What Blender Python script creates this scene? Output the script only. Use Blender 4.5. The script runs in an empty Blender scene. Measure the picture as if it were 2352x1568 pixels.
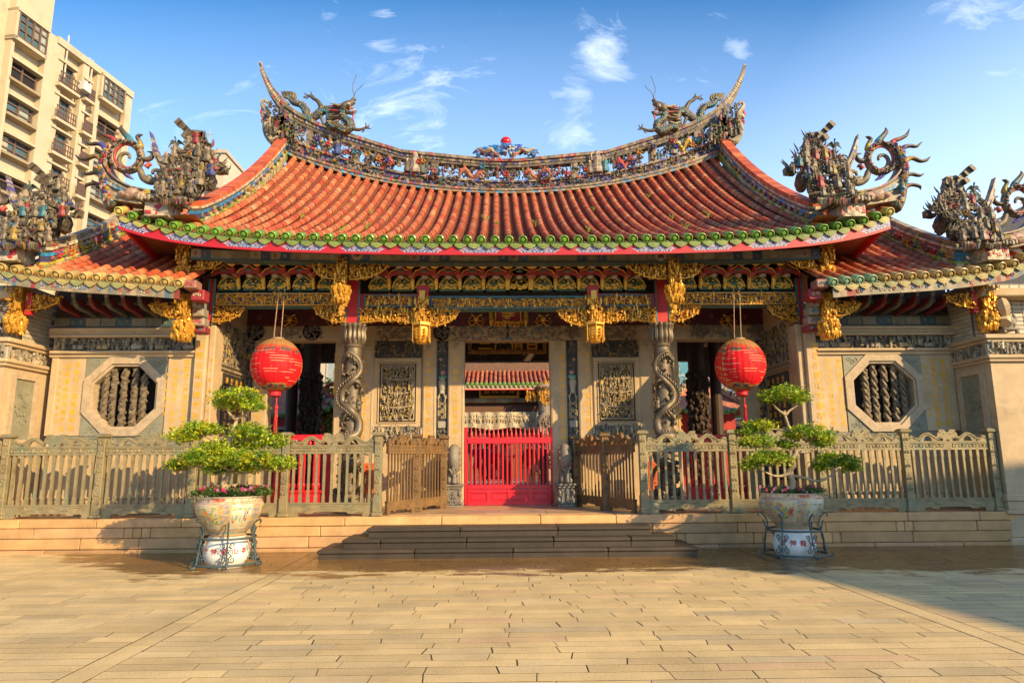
import bpy, math, random
import numpy as np
from mathutils import Vector, Matrix
scene = bpy.context.scene
COLL = scene.collection
rad = math.radians

# ------------------------------------------------------------------ camera
PITCH, YAW, ROLL, FPX = rad(9.9), rad(1.2), .0068, 1568.0
CAM = np.array([-.22, 0.0, 1.6])
_h = np.array([math.cos(YAW), -math.sin(YAW), 0])
_f = np.array([math.sin(YAW)*math.cos(PITCH), math.cos(YAW)*math.cos(PITCH), math.sin(PITCH)])
_u = np.cross(_h, _f)
_R = _h*math.cos(ROLL) - _u*math.sin(ROLL)
_U = _u*math.cos(ROLL) + _h*math.sin(ROLL)
cd = bpy.data.cameras.new('camera'); cam = bpy.data.objects.new('camera', cd); COLL.objects.link(cam)
cd.lens = 24.0; cd.sensor_width = 36.0; cd.clip_start = .05; cd.clip_end = 3000
cam.matrix_world = Matrix(((_R[0], _U[0], -_f[0], CAM[0]), (_R[1], _U[1], -_f[1], CAM[1]), (_R[2], _U[2], -_f[2], CAM[2]), (0, 0, 0, 1)))
scene.camera = cam

# ------------------------------------------------------------------ world, sun, exposure
SUN_EL, SUN_AZ = rad(25), rad(133)          # azimuth clockwise from +Y (into the picture)
w = bpy.data.worlds.new('World'); scene.world = w; w.use_nodes = True
nt = w.node_tree; nt.nodes.clear(); N = nt.nodes; L = nt.links
def nd(t, **k):
    n = N.new(t)
    for a, b in k.items(): setattr(n, a, b)
    return n
sky = nd('ShaderNodeTexSky', sky_type='NISHITA', sun_disc=False, sun_elevation=SUN_EL, sun_rotation=SUN_AZ, air_density=1.0, dust_density=.6, ozone_density=2.0)
hs = nd('ShaderNodeHueSaturation'); hs.inputs['Saturation'].default_value = 1.30; hs.inputs['Value'].default_value = 1.08
L.new(sky.outputs[0], hs.inputs['Color'])
tc = nd('ShaderNodeTexCoord'); sp = nd('ShaderNodeSeparateXYZ'); L.new(tc.outputs['Generated'], sp.inputs[0])
def M(op, a, b=None, clamp=False):
    n = nd('ShaderNodeMath', operation=op); n.use_clamp = clamp
    for i, x in enumerate((a, b)):
        if x is None: continue
        if isinstance(x, (int, float)): n.inputs[i].default_value = x
        else: L.new(x, n.inputs[i])
    return n.outputs[0]
ymax = M('MAXIMUM', sp.outputs[1], .05)
su = M('DIVIDE', sp.outputs[0], ymax); sv = M('DIVIDE', sp.outputs[2], ymax)
cv = nd('ShaderNodeCombineXYZ'); L.new(su, cv.inputs[0]); L.new(sv, cv.inputs[1])
def noise(scale, detail, rough, dist, stretch=(1, 1, 1), off=(0, 0, 0)):
    mp = nd('ShaderNodeMapping'); mp.inputs['Scale'].default_value = stretch; mp.inputs['Location'].default_value = off
    L.new(cv.outputs[0], mp.inputs[0])
    n = nd('ShaderNodeTexNoise'); n.inputs['Scale'].default_value = scale; n.inputs['Detail'].default_value = detail
    n.inputs['Roughness'].default_value = rough; n.inputs['Distortion'].default_value = dist
    L.new(mp.outputs[0], n.inputs['Vector']); return n.outputs[0]
def P(px, py, Y):
    d = _f*FPX + _R*(px-1176) - _U*(py-784)
    return CAM + d*(Y-CAM[1])/d[1]
fine = noise(6.0, 10, .68, 1.1, (1, 1.9, 1)); big = noise(2.6, 4, .5, .2, off=(3.1, 1.7, 0))
# wisps of cloud: where they hang in the sky (direction ratios x/y, z/y), how wide, how dense
mask = None
for (px, py, rx, ry, amp) in [(905, 185, 190, 130, .52), (1385, 120, 75, 75, .85), (1325, 215, 55, 70, .5), (1310, 310, 120, 50, .40), (1590, 200, 90, 50, .42), (1703, 112, 40, 28, .75),
                              (760, 50, 45, 55, .45), (2230, 20, 190, 60, .55), (440, 330, 260, 120, .33), (1925, 215, 60, 40, .38), (970, 305, 130, 60, .36), (640, 180, 160, 50, .25), (2290, 170, 90, 60, .35), (880, 30, 40, 40, .4), (1480, 60, 60, 40, .3), (1660, 30, 60, 30, .3)]:
    p = (P(px, py, 100) - CAM)/100; q = (P(px+rx, py-ry, 100) - CAM)/100
    a = M('DIVIDE', M('SUBTRACT', su, float(p[0])), float(q[0]-p[0])); b = M('DIVIDE', M('SUBTRACT', sv, float(p[2])), float(q[2]-p[2]))
    g = M('MULTIPLY', M('POWER', math.e, M('MULTIPLY', M('ADD', M('MULTIPLY', a, a), M('MULTIPLY', b, b)), -1.0)), amp)
    mask = g if mask is None else M('MAXIMUM', mask, g)
cl = M('MULTIPLY', M('SUBTRACT', M('ADD', fine, M('MULTIPLY', mask, .46)), .66), 1.9, True)
cl = M('MINIMUM', M('MULTIPLY', cl, M('ADD', M('MULTIPLY', big, .9), .3), True), .85)
haze = M('MULTIPLY', M('ADD', M('MULTIPLY', su, .55), M('MULTIPLY', sv, -.40)), 1.0, True)   # paler towards the right and the horizon
haze = M('ADD', haze, M('MULTIPLY', M('SUBTRACT', .74, sv), 1.0, True))
haze = M('MINIMUM', M('MULTIPLY', haze, .95), .80)
mxh = nd('ShaderNodeMix', data_type='RGBA'); L.new(haze, mxh.inputs[0]); L.new(hs.outputs[0], mxh.inputs[6]); mxh.inputs[7].default_value = (5.2, 6.5, 8.4, 1)
mx = nd('ShaderNodeMix', data_type='RGBA'); L.new(cl, mx.inputs[0]); L.new(mxh.outputs[2], mx.inputs[6]); mx.inputs[7].default_value = (8.2, 8.4, 8.8, 1)
bg = nd('ShaderNodeBackground'); bg.inputs['Strength'].default_value = .15
L.new(mx.outputs[2], bg.inputs['Color']); wo = nd('ShaderNodeOutputWorld'); L.new(bg.outputs[0], wo.inputs[0])
ld = bpy.data.lights.new('sun', 'SUN'); ld.energy = 4.5; ld.angle = rad(.5); ld.color = (1.0, .735, .385)
so = bpy.data.objects.new('sun', ld); COLL.objects.link(so); so.location = (20, -20, 30)
SUND = Vector((math.sin(SUN_AZ)*math.cos(SUN_EL), math.cos(SUN_AZ)*math.cos(SUN_EL), math.sin(SUN_EL)))
so.rotation_euler = (-SUND).to_track_quat('-Z', 'Y').to_euler()
scene.view_settings.view_transform = 'Standard'; scene.view_settings.look = 'None'
scene.view_settings.exposure = .74; scene.view_settings.gamma = 1.0

# ------------------------------------------------------------------ helpers
def PX(px, py, X):
    d = _f*FPX + _R*(px-1176) - _U*(py-784)
    return CAM + d*(X-CAM[0])/d[0]
def PZ(px, py, Z):
    d = _f*FPX + _R*(px-1176) - _U*(py-784)
    return CAM + d*(Z-CAM[2])/d[2]
def rect(x0, y0, x1, y1, Y):
    xm, ym = (x0+x1)/2, (y0+y1)/2
    return P(x0, ym, Y)[0], P(x1, ym, Y)[0], P(xm, y1, Y)[2], P(xm, y0, Y)[2]
def ico(sub):
    t = (1+5**.5)/2
    v = [(-1, t, 0), (1, t, 0), (-1, -t, 0), (1, -t, 0), (0, -1, t), (0, 1, t), (0, -1, -t), (0, 1, -t), (t, 0, -1), (t, 0, 1), (-t, 0, -1), (-t, 0, 1)]
    v = [np.array(q)/np.linalg.norm(q) for q in v]
    f = [(0,11,5),(0,5,1),(0,1,7),(0,7,10),(0,10,11),(1,5,9),(5,11,4),(11,10,2),(10,7,6),(7,1,8),(3,9,4),(3,4,2),(3,2,6),(3,6,8),(3,8,9),(4,9,5),(2,4,11),(6,2,10),(8,6,7),(9,8,1)]
    for _ in range(sub):
        c = {}; nf = []
        def mid(a, b):
            k = (min(a, b), max(a, b))
            if k not in c:
                q = v[a]+v[b]; v.append(q/np.linalg.norm(q)); c[k] = len(v)-1
            return c[k]
        for a, b, d in f:
            x, y, z = mid(a, b), mid(b, d), mid(d, a); nf += [(a, x, z), (b, y, x), (d, z, y), (x, y, z)]
        f = nf
    return np.array(v), np.array(f)
ICO = [ico(0), ico(1), ico(2), ico(3)]
BOXF = np.array([(0,3,2,1),(4,5,6,7),(0,1,5,4),(1,2,6,5),(2,3,7,6),(3,0,4,7)])
def euler(a, b, c):
    ca, sa, cb, sb, cc, sc = math.cos(a), math.sin(a), math.cos(b), math.sin(b), math.cos(c), math.sin(c)
    return np.array([[cc*cb, cc*sb*sa-sc*ca, cc*sb*ca+sc*sa], [sc*cb, sc*sb*sa+cc*ca, sc*sb*ca-cc*sa], [-sb, cb*sa, cb*ca]])
def spline(pts, k=6):
    p = np.array(pts, float)
    if len(p) < 3: return p
    q = np.vstack([2*p[0]-p[1], p, 2*p[-1]-p[-2]]); out = []
    for i in range(1, len(q)-2):
        for j in range(k):
            t = j/k
            out.append(.5*((2*q[i])+(-q[i-1]+q[i+1])*t+(2*q[i-1]-5*q[i]+4*q[i+1]-q[i+2])*t*t+(-q[i-1]+3*q[i]-3*q[i+1]+q[i+2])*t**3))
    out.append(p[-1]); return np.array(out)
class MB:
    """collects shapes and links them as ONE mesh object; mir reflects everything in the plane x = 0"""
    def __init__(s, mir=False): s.v, s.f, s.c, s.n, s.mir, s.mi = [], [], [], 0, mir, []
    def add(s, V, F, col=(1, 1, 1), mat=0):
        V = np.array(V, float)
        if s.mir: V = V*np.array([-1, 1, 1])
        s.v.append(V); c = np.array(col, float)
        s.c.append(np.broadcast_to(c, (len(V), 3)))
        for f in (F if isinstance(F, list) else [F]):
            f = np.array(f)
            if f.ndim == 1: f = f[None]
            if s.mir: f = f[:, ::-1]
            s.f.append(f+s.n); s.mi.append(mat)
        s.n += len(V)
    def box(s, x0, x1, y0, y1, z0, z1, col=(1, 1, 1), mat=0):
        if x0 > x1: x0, x1 = x1, x0
        if y0 > y1: y0, y1 = y1, y0
        if z0 > z1: z0, z1 = z1, z0
        s.add([(x0,y0,z0),(x1,y0,z0),(x1,y1,z0),(x0,y1,z0),(x0,y0,z1),(x1,y0,z1),(x1,y1,z1),(x0,y1,z1)], BOXF, col, mat)
    def bev(s, x0, x1, y0, y1, z0, z1, b=.01, col=(1, 1, 1), mat=0):
        """box with chamfered edges"""
        if x0 > x1: x0, x1 = x1, x0
        if y0 > y1: y0, y1 = y1, y0
        if z0 > z1: z0, z1 = z1, z0
        b = min(b, (x1-x0)/3, (y1-y0)/3, (z1-z0)/3)
        V = []
        for z, e in ((z0, b), (z0+b, 0), (z1-b, 0), (z1, b)):
            a0, a1, c0, c1 = x0+e, x1-e, y0+e, y1-e
            V += [(a0+b,c0,z),(a1-b,c0,z),(a1,c0+b,z),(a1,c1-b,z),(a1-b,c1,z),(a0+b,c1,z),(a0,c1-b,z),(a0,c0+b,z)]
        F = [np.array([[k*8+i, k*8+(i+1)%8, k*8+8+(i+1)%8, k*8+8+i] for k in range(3) for i in range(8)]), np.array([range(7, -1, -1)]), np.array([range(24, 32)])]
        s.add(V, F, col, mat)
    def obox(s, c, half, Rm, col=(1, 1, 1), mat=0):
        h = np.array([(-1,-1,-1),(1,-1,-1),(1,1,-1),(-1,1,-1),(-1,-1,1),(1,-1,1),(1,1,1),(-1,1,1)])*np.array(half)
        s.add(h@np.array(Rm).T+np.array(c), BOXF, col, mat)
    def blob(s, c, sc, Rm=None, col=(1, 1, 1), sub=0, mat=0, jit=0):
        V, F = ICO[sub]; V = V*np.array(sc)
        if jit: V = V*(1+(np.random.rand(len(V), 1)-.5)*jit)
        if Rm is not None: V = V@np.array(Rm).T
        s.add(V+np.array(c), F, col, mat)
    def tube(s, pts, r, n=6, col=(1, 1, 1), k=0, mat=0, flat=None):
        p = np.array(pts, float); rr = np.array([r]*len(p) if np.isscalar(r) else r, float)
        if k:
            q = spline(p, k); rr = np.interp(np.linspace(0, 1, len(q)), np.linspace(0, 1, len(p)), rr); p = q
        t = np.gradient(p, axis=0); t /= np.linalg.norm(t, axis=1)[:, None]+1e-9
        a = np.array([0, 0, 1.]) if abs(t[0][2]) < .9 else np.array([0, 1., 0])
        V = []; ang = np.arange(n)*2*math.pi/n; ca, sa = np.cos(ang)[:, None], np.sin(ang)[:, None]
        for i in range(len(p)):
            a = a-t[i]*np.dot(a, t[i]); a /= np.linalg.norm(a)+1e-9; b = np.cross(t[i], a)
            if flat is not None: V.append(p[i]+rr[i]*(ca*a*flat[0]+sa*b*flat[1]))
            else: V.append(p[i]+rr[i]*(ca*a+sa*b))
        m = len(p); i = np.arange(m-1)[:, None]*n; j = np.arange(n)[None]; j2 = (j+1) % n
        F = np.stack([i+j, i+j2, i+n+j2, i+n+j], -1).reshape(-1, 4)
        s.add(np.vstack(V), [F, np.arange(n)[::-1][None], (np.arange(n)+(m-1)*n)[None]], col if np.ndim(col) == 1 else np.repeat(np.array(col), n, 0), mat)
    def lathe(s, prof, c, n=24, col=(1, 1, 1), mat=0, cols=None, sq=None):
        V = []; C = []
        for i, (r, z) in enumerate(prof):
            for j in range(n):
                a = 2*math.pi*(j+.5)/n
                V.append((c[0]+r*math.cos(a), c[1]+r*math.sin(a), c[2]+z)); C.append(cols[i] if cols else col)
        m = len(prof); i = np.arange(m-1)[:, None]*n; j = np.arange(n)[None]; j2 = (j+1) % n
        F = np.stack([i+j, i+j2, i+n+j2, i+n+j], -1).reshape(-1, 4)
        s.add(V, [F, np.arange(n)[::-1][None], (np.arange(n)+(m-1)*n)[None]], C, mat)
    def prism(s, poly, y0, y1, col=(1, 1, 1), mat=0, fr=None):
        """polygon in (x, z), run from y0 (front) to y1; fr maps (u, depth, v) to the world instead"""
        poly = np.array(poly, float); n = len(poly)
        a = sum(poly[i][0]*poly[(i+1) % n][1]-poly[(i+1) % n][0]*poly[i][1] for i in range(n))
        if a < 0: poly = poly[::-1]
        V = [(x, y0, z) for x, z in poly]+[(x, y1, z) for x, z in poly]
        if fr is not None: V = [fr(*q) for q in V]
        sd = np.array([(i, n+i, n+(i+1) % n, (i+1) % n) for i in range(n)])
        s.add(V, [np.arange(n)[None], (np.arange(n)[::-1]+n)[None], sd], col, mat)
    def sheet(s, G, col=(1, 1, 1), mat=0):
        """grid of points G[i][j]"""
        G = np.array(G, float); a, b = G.shape[:2]
        i = np.arange(a-1)[:, None]*b; j = np.arange(b-1)[None]
        F = np.stack([i+j, i+j+1, i+b+j+1, i+b+j], -1).reshape(-1, 4)
        s.add(G.reshape(-1, 3), F, col, mat)
    def build(s, name, mats, parent=None, smooth=False, label=None, offset=None):
        if not s.v: return None
        me = bpy.data.meshes.new(name); V = np.vstack(s.v)
        off = np.array(offset if offset is not None else root_loc(parent)); V = V-off
        me.vertices.add(len(V)); me.vertices.foreach_set('co', V.ravel())
        loops = np.concatenate([f.ravel() for f in s.f]); tot = np.concatenate([np.full(len(f), f.shape[1]) for f in s.f])
        st = np.concatenate([[0], np.cumsum(tot)[:-1]])
        me.loops.add(len(loops)); me.loops.foreach_set('vertex_index', loops.astype(np.int32))
        me.polygons.add(len(tot)); me.polygons.foreach_set('loop_start', st.astype(np.int32))
        mi = np.concatenate([np.full(len(f), m) for f, m in zip(s.f, s.mi)]).astype(np.int32)
        me.polygons.foreach_set('material_index', mi)
        me.polygons.foreach_set('use_smooth', np.full(len(tot), bool(smooth)))
        for m in (mats if isinstance(mats, (list, tuple)) else [mats]): me.materials.append(m)
        ca = me.color_attributes.new('Col', 'FLOAT_COLOR', 'POINT'); C = np.ones((len(V), 4)); C[:, :3] = np.vstack(s.c)
        ca.data.foreach_set('color', C.ravel()); me.update(calc_edges=True)
        if smooth and smooth != 1: me.set_sharp_from_angle(angle=rad(smooth))
        o = bpy.data.objects.new(name, me); COLL.objects.link(o)
        if parent is not None: o.parent = parent
        if label: o['label'] = label
        return o
def root_loc(p):
    l = np.zeros(3)
    while p is not None: l = l+np.array(p.location); p = p.parent
    return l
def tag(o, label, cat, group=None):
    o['label'] = label; o['category'] = cat
    if group: o['group'] = group
    return o
def thing(name, label, cat, loc=(0, 0, 0), group=None):
    o = bpy.data.objects.new(name, None); o.empty_display_size = .2; COLL.objects.link(o); o.location = loc
    return tag(o, label, cat, group)
def struct(o, kind='structure'): o['kind'] = kind; return o
def inst(o, parent, d):
    """copy of a part, moved by d"""
    c = o.copy(); COLL.objects.link(c); c.parent = parent; c.location = Vector(o.location)+Vector(d); return c
# ------------------------------------------------------------------ materials
def mat(name, col=(.5, .5, .5), rough=.7, metal=0.0, var=.18, vs=3.0, bump=.0, bs=30.0, attr=False, stain=None, ss=1.2, spec=.5, col2=None, sthr=.5):
    m = bpy.data.materials.new(name); m.use_nodes = True; T = m.node_tree; b = T.nodes['Principled BSDF']
    def n(t, **k):
        q = T.nodes.new(t)
        for a, c in k.items(): setattr(q, a, c)
        return q
    b.inputs['Roughness'].default_value = rough; b.inputs['Metallic'].default_value = metal; b.inputs['Specular IOR Level'].default_value = spec
    t = n('ShaderNodeNewGeometry')
    if attr:
        a = n('ShaderNodeAttribute', attribute_name='Col'); src = a.outputs[0]
    else:
        a = n('ShaderNodeRGB'); a.outputs[0].default_value = (*col, 1); src = a.outputs[0]
    nz = n('ShaderNodeTexNoise'); nz.inputs['Scale'].default_value = vs; nz.inputs['Detail'].default_value = 6; nz.inputs['Roughness'].default_value = .65
    T.links.new(t.outputs['Position'], nz.inputs['Vector'])
    mr = n('ShaderNodeMapRange'); mr.inputs[1].default_value = .3; mr.inputs[2].default_value = .7; mr.inputs[3].default_value = 1-var; mr.inputs[4].default_value = 1+var
    T.links.new(nz.outputs[0], mr.inputs[0])
    mul = n('ShaderNodeMix', data_type='RGBA', blend_type='MULTIPLY'); mul.inputs[0].default_value = 1
    T.links.new(src, mul.inputs[6]); T.links.new(mr.outputs[0], mul.inputs[7]); out = mul.outputs[2]
    if stain:
        n2 = n('ShaderNodeTexNoise'); n2.inputs['Scale'].default_value = ss; n2.inputs['Detail'].default_value = 7; n2.inputs['Roughness'].default_value = .7
        T.links.new(t.outputs['Position'], n2.inputs['Vector'])
        m2 = n('ShaderNodeMapRange'); m2.inputs[1].default_value = sthr; m2.inputs[2].default_value = sthr+.16; m2.inputs[3].default_value = 0; m2.inputs[4].default_value = .8
        T.links.new(n2.outputs[0], m2.inputs[0])
        mm = n('ShaderNodeMix', data_type='RGBA'); T.links.new(m2.outputs[0], mm.inputs[0]); T.links.new(out, mm.inputs[6]); mm.inputs[7].default_value = (*stain, 1); out = mm.outputs[2]
    T.links.new(out, b.inputs['Base Color'])
    if bump:
        n3 = n('ShaderNodeTexNoise'); n3.inputs['Scale'].default_value = bs; n3.inputs['Detail'].default_value = 5
        T.links.new(t.outputs['Position'], n3.inputs['Vector'])
        bp = n('ShaderNodeBump'); bp.inputs['Strength'].default_value = bump; bp.inputs['Distance'].default_value = .02
        T.links.new(n3.outputs[0], bp.inputs['Height']); T.links.new(bp.outputs[0], b.inputs['Normal'])
    return m
MT = dict(
    gold=mat('gilded_wood', (.74, .39, .05), .38, .5, .3, 9, stain=(.20, .06, .02), ss=9, sthr=.53),
    red=mat('red_lacquer', (.50, .022, .02), .42, 0, .15, 4, bump=.05),
    gatered=mat('gate_red_paint', (.66, .010, .022), .38, 0, .10, 5, bump=.06, bs=14, stain=(.42, .03, .03), ss=3.5, sthr=.58),
    stone=mat('warm_granite', (.49, .355, .20), .75, 0, .16, 2.2, bump=.15, bs=60, stain=(.33, .24, .15), ss=1.5, sthr=.56),
    grey=mat('grey_carved_stone', (.22, .19, .15), .7, 0, .25, 5, bump=.2, bs=45),
    dark=mat('dark_carved_stone', (.085, .078, .068), .6, 0, .3, 7, bump=.2, bs=40),
    green=mat('green_stone_panel', (.225, .215, .145), .6, 0, .22, 3, bump=.1, bs=40),
    attr=mat('mixed_colours', attr=True, rough=.6, var=.28, vs=9),
    mosaic=mat('glazed_chip_mosaic', attr=True, rough=.5, var=.38, vs=12, stain=(.085, .064, .04), ss=7, sthr=.47, bump=.3, bs=50),
    tile=mat('terracotta_tile', attr=True, rough=.72, var=.22, vs=6, stain=(.17, .06, .03), ss=3.2, sthr=.58, bump=.12, bs=40),
    glaze=mat('green_glazed_tile', attr=True, rough=.28, var=.2, vs=10),
    text=mat('gold_lettering', (.76, .38, .02), .4, .0, .1, 5),
    black=mat('painted_dark', (.012, .010, .009), .9, 0, .1, 2),
    verd=mat('verdigris_bronze', (.265, .21, .105), .6, .15, .3, 5, bump=.2, bs=30, stain=(.165, .205, .14), ss=3.1, sthr=.51),
    brown=mat('brown_bronze', (.20, .115, .045), .6, .15, .3, 4, bump=.2, bs=30, stain=(.16, .10, .05), ss=3, sthr=.52),
    bronze=mat('dragon_bronze', (.165, .125, .08), .5, .35, .25, 6, bump=.2, bs=25),
    wood=mat('dark_wood', (.055, .030, .018), .65, 0, .3, 4),
    iron=mat('wrought_iron', (.075, .105, .10), .5, .3, .3, 6, bump=.1, stain=(.17, .10, .06), ss=5, sthr=.6),
    white=mat('white_glaze', (.74, .72, .64), .18, 0, .05, 3, stain=(.58, .52, .40), ss=3, sthr=.6),
    bark=mat('pale_bark', (.40, .29, .17), .8, 0, .35, 9, bump=.4, bs=30),
    leaf=mat('leaf', attr=True, rough=.5, var=.2, vs=8),
)
_T = MT['leaf'].node_tree; _b = _T.nodes['Principled BSDF']; _o = _T.nodes['Material Output']
_tl = _T.nodes.new('ShaderNodeBsdfTranslucent'); _mx = _T.nodes.new('ShaderNodeMixShader'); _mx.inputs[0].default_value = .42
_T.links.new(_b.inputs['Base Color'].links[0].from_socket, _tl.inputs['Color']); _T.links.new(_b.outputs[0], _mx.inputs[1]); _T.links.new(_tl.outputs[0], _mx.inputs[2]); _T.links.new(_mx.outputs[0], _o.inputs['Surface'])
# ------------------------------------------------------------------ lettering
_GL = {}
def glyph(ch):
    if ch not in _GL:
        c = bpy.data.curves.new('lettering', 'FONT'); c.body = ch; c.resolution_u = 2; c.offset = .018; o = bpy.data.objects.new('lettering', c); COLL.objects.link(o)
        dg = bpy.context.evaluated_depsgraph_get(); dg.update(); e = o.evaluated_get(dg); m = e.to_mesh()
        V = np.array([v.co[:2] for v in m.vertices]); F = [tuple(p.vertices) for p in m.polygons]
        e.to_mesh_clear(); COLL.objects.unlink(o); bpy.data.objects.remove(o); bpy.data.curves.remove(c)
        V = V-(V.max(0)+V.min(0))/2; V = V/max(V.max(0)-V.min(0)); _GL[ch] = (V, F)
    return _GL[ch]
def letter(mb, ch, c, size, eu=(1, 0, 0), ev=(0, 0, 1), col=(1, 1, 1), mat=0, sx=1.0, fn=None):
    V, F = glyph(ch); eu, ev, c = np.array(eu, float), np.array(ev, float), np.array(c, float)
    W = c+V[:, :1]*eu*size*sx+V[:, 1:]*ev*size
    if fn: W = np.array([fn(*q) for q in W])
    by = {}
    for f in F: by.setdefault(len(f), []).append(f)
    mir = mb.mir; mb.mir = False; mb.add(W, [np.array(x) for x in by.values()], col, mat); mb.mir = mir
def column_text(mb, s, x, y, z1, z0, size, **k):
    for i, ch in enumerate(s): letter(mb, ch, (x, y, z1+(z0-z1)*(i+.5)/len(s)), size, **k)
# ------------------------------------------------------------------ carving
rng = np.random.RandomState(7)
def figure(mb, c, h, cols, yaw=0, n=5, fr=None):
    """small robed figure of height h, feet at c; fr maps local points to the world"""
    c = np.array(c, float); body, skin, hat = cols
    s = h
    prof = [(.24, 0), (.28, .12), (.20, .45), (.27, .68), (.11, .80)]
    V = []; 
    for r, z in prof:
        for j in range(n):
            a = 2*math.pi*j/n+yaw; V.append(c+np.array((r*s*math.cos(a), r*s*.8*math.sin(a), z*s)))
    i = np.arange(len(prof)-1)[:, None]*n; j = np.arange(n)[None]; j2 = (j+1) % n
    mb.add(V, [np.stack([i+j, i+j2, i+n+j2, i+n+j], -1).reshape(-1, 4), np.arange(n)[::-1][None], (np.arange(n)+(len(prof)-1)*n)[None]], body)
    mb.blob(c+(0, -.02*s, .88*s), (.14*s, .14*s, .16*s), col=skin)
    mb.blob(c+(0, .01*s, .99*s), (.09*s, .09*s, .07*s), col=hat)
    for sg in (-1, 1):
        e = c+np.array((sg*(.22+.12*rng.rand())*s, -.12*s, (.45+.45*rng.rand())*s))
        mb.tube([c+(sg*.15*s, 0, .68*s), c+(sg*.25*s, -.05*s, .55*s), e], (.06*s, .055*s, .04*s), 4, body)
def curl(mb, fr, u, v, r, turns, a0, sg, rad0, col, n=4):
    m = int(7*turns)+3; P_ = []; R_ = []
    for i in range(m):
        t = i/(m-1); rr = r*(1-.85*t); a = a0+sg*turns*2*math.pi*t
        P_.append(fr(u+rr*math.cos(a), v+rr*math.sin(a), rad0*.4+.3*rad0*t)); R_.append(rad0*(1-.45*t))
    mb.tube(P_, R_, n, col)
def carve(mb, fr, w, h, dens, cols, size, inside=None, figs=.25, leaf=.45, depth=.05, seed=0):
    """fills a w x h field (u to the right, v up, d outwards; fr maps u, v, d to the world) with carved scrolls, leaves and small figures"""
    R_ = np.random.RandomState(seed+11); cnt = int(w*h/(size*size)*dens)
    nx = max(1, int(round(w/size*.9))); ny = max(1, int(round(h/size*.9)))
    cell = [(i, j) for i in range(nx) for j in range(ny)]; R_.shuffle(cell)
    for q in range(cnt):
        i, j = cell[q % len(cell)]
        u = (i+R_.rand())/nx*w; v = (j+R_.rand())/ny*h
        if inside and not inside(u, v): continue
        col = np.array(cols[R_.randint(len(cols))])*(.75+.5*R_.rand()); k = R_.rand(); d = depth*R_.rand()
        if k < figs:
            s = size*(1.0+.6*R_.rand()); c = fr(u, v-s*.4, d); b = fr(u, v+s*.6, d); e = np.array(b)-np.array(c)
            mb.tube([c, np.array(c)+e*.35, np.array(c)+e*.7, np.array(c)+e*.8], (s*.17, s*.15, s*.2, s*.07), 5, col)
            mb.blob(np.array(c)+e*.93, (s*.13,)*3, col=col)
            a1 = fr(u+s*.35*R_.choice([-1, 1]), v+s*(R_.rand()*.6-.1), d+size*.15); mb.tube([np.array(c)+e*.65, a1], (s*.07, s*.05), 4, col)
        elif k < figs+leaf:
            for m in range(R_.randint(2, 4)):
                a = R_.rand()*6.28; s = size*(.25+.25*R_.rand()); cu, cv_ = u+math.cos(a)*s*.8, v+math.sin(a)*s*.8
                A, B = np.array(fr(u, v, d)), np.array(fr(cu, cv_, d+size*.12)); 
                mb.tube([A, (A+B)/2, B+(B-A)*.3], (s*.22, s*.42, s*.06), 5, col)
            if R_.rand() < .4: mb.blob(fr(u, v, d+size*.1), (size*.2,)*3, col=col)
        else: curl(mb, fr, u, v, size*(.35+.3*R_.rand()), .8+.5*R_.rand(), R_.rand()*6.28, R_.choice([-1, 1]), size*.11, col)
def flat(x0, z0, Y): return lambda u, v, d: (x0+u, Y-d, z0+v)
GOLDC = [(1, 1, 1)]
CHIP = [(0.245, 0.194, 0.122), (0.202, 0.158, 0.094), (0.144, 0.108, 0.065), (0.288, 0.238, 0.166), (0.108, 0.083, 0.050), (0.029, 0.036, 0.158), (0.022, 0.122, 0.202), (0.245, 0.018, 0.022), (0.274, 0.166, 0.022), (0.050, 0.122, 0.043), (0.274, 0.094, 0.079), (0.216, 0.173, 0.108), (0.094, 0.072, 0.043), (0.158, 0.122, 0.072)]
GREYC = [(.42, .36, .27), (.34, .29, .21), (.26, .22, .16), (.47, .41, .30), (.20, .17, .12)]
PF, FEN, EAV, COL, WALL, RDG, FZ = 13.0, 13.2, 12.65, 14.2, 16.0, 19.0, .6
# ================================================================== ground and plaza paving
mb = MB(); mb.sheet([[(-400, -300, -.002), (400, -300, -.002)], [(-400, 900, -.002), (400, 900, -.002)]])
struct(mb.build('ground', mat('ground_joints', (.05, .034, .018), .9, 0, .3, 1.5)))
R1 = np.random.RandomState(3)
strips = [-9.9, -7.15, -3.55, 4.1, 7.4, 11.0]
def paver(mb, q, col):
    q = np.array(q, float); c = q.mean(0); z = 0; tl = (0, 0)
    def zz(p): return z+(p[0]-c[0])*tl[0]+(p[1]-c[1])*tl[1]
    inn = [c+(p-c)*np.array([1-.0018/max(abs(p[0]-c[0]), .05), 1-.0018/max(abs(p[1]-c[1]), .05)]) for p in q]
    V = [(p[0], p[1], zz(p)) for p in inn]+[(p[0], p[1], zz(p)-.0006) for p in q]+[(p[0], p[1], -.05) for p in q]
    F = [(0, 1, 2, 3)]+[(4+i, 4+(i+1) % 4, (i+1) % 4, i) for i in range(4)]+[(8+i, 8+(i+1) % 4, 4+(i+1) % 4, 4+i) for i in range(4)]
    mb.add(V, np.array(F), col)
def pcol():
    k = R1.rand(); b = np.array((.52, .37, .165))
    if k < .04: b = np.array((.52, .34, .17))
    elif k < .3: b = np.array((.47, .345, .165))
    elif k < .33: b = np.array((.41, .31, .165))
    return b*(.86+.26*R1.rand())
mb = MB(); y = 1.2
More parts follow.
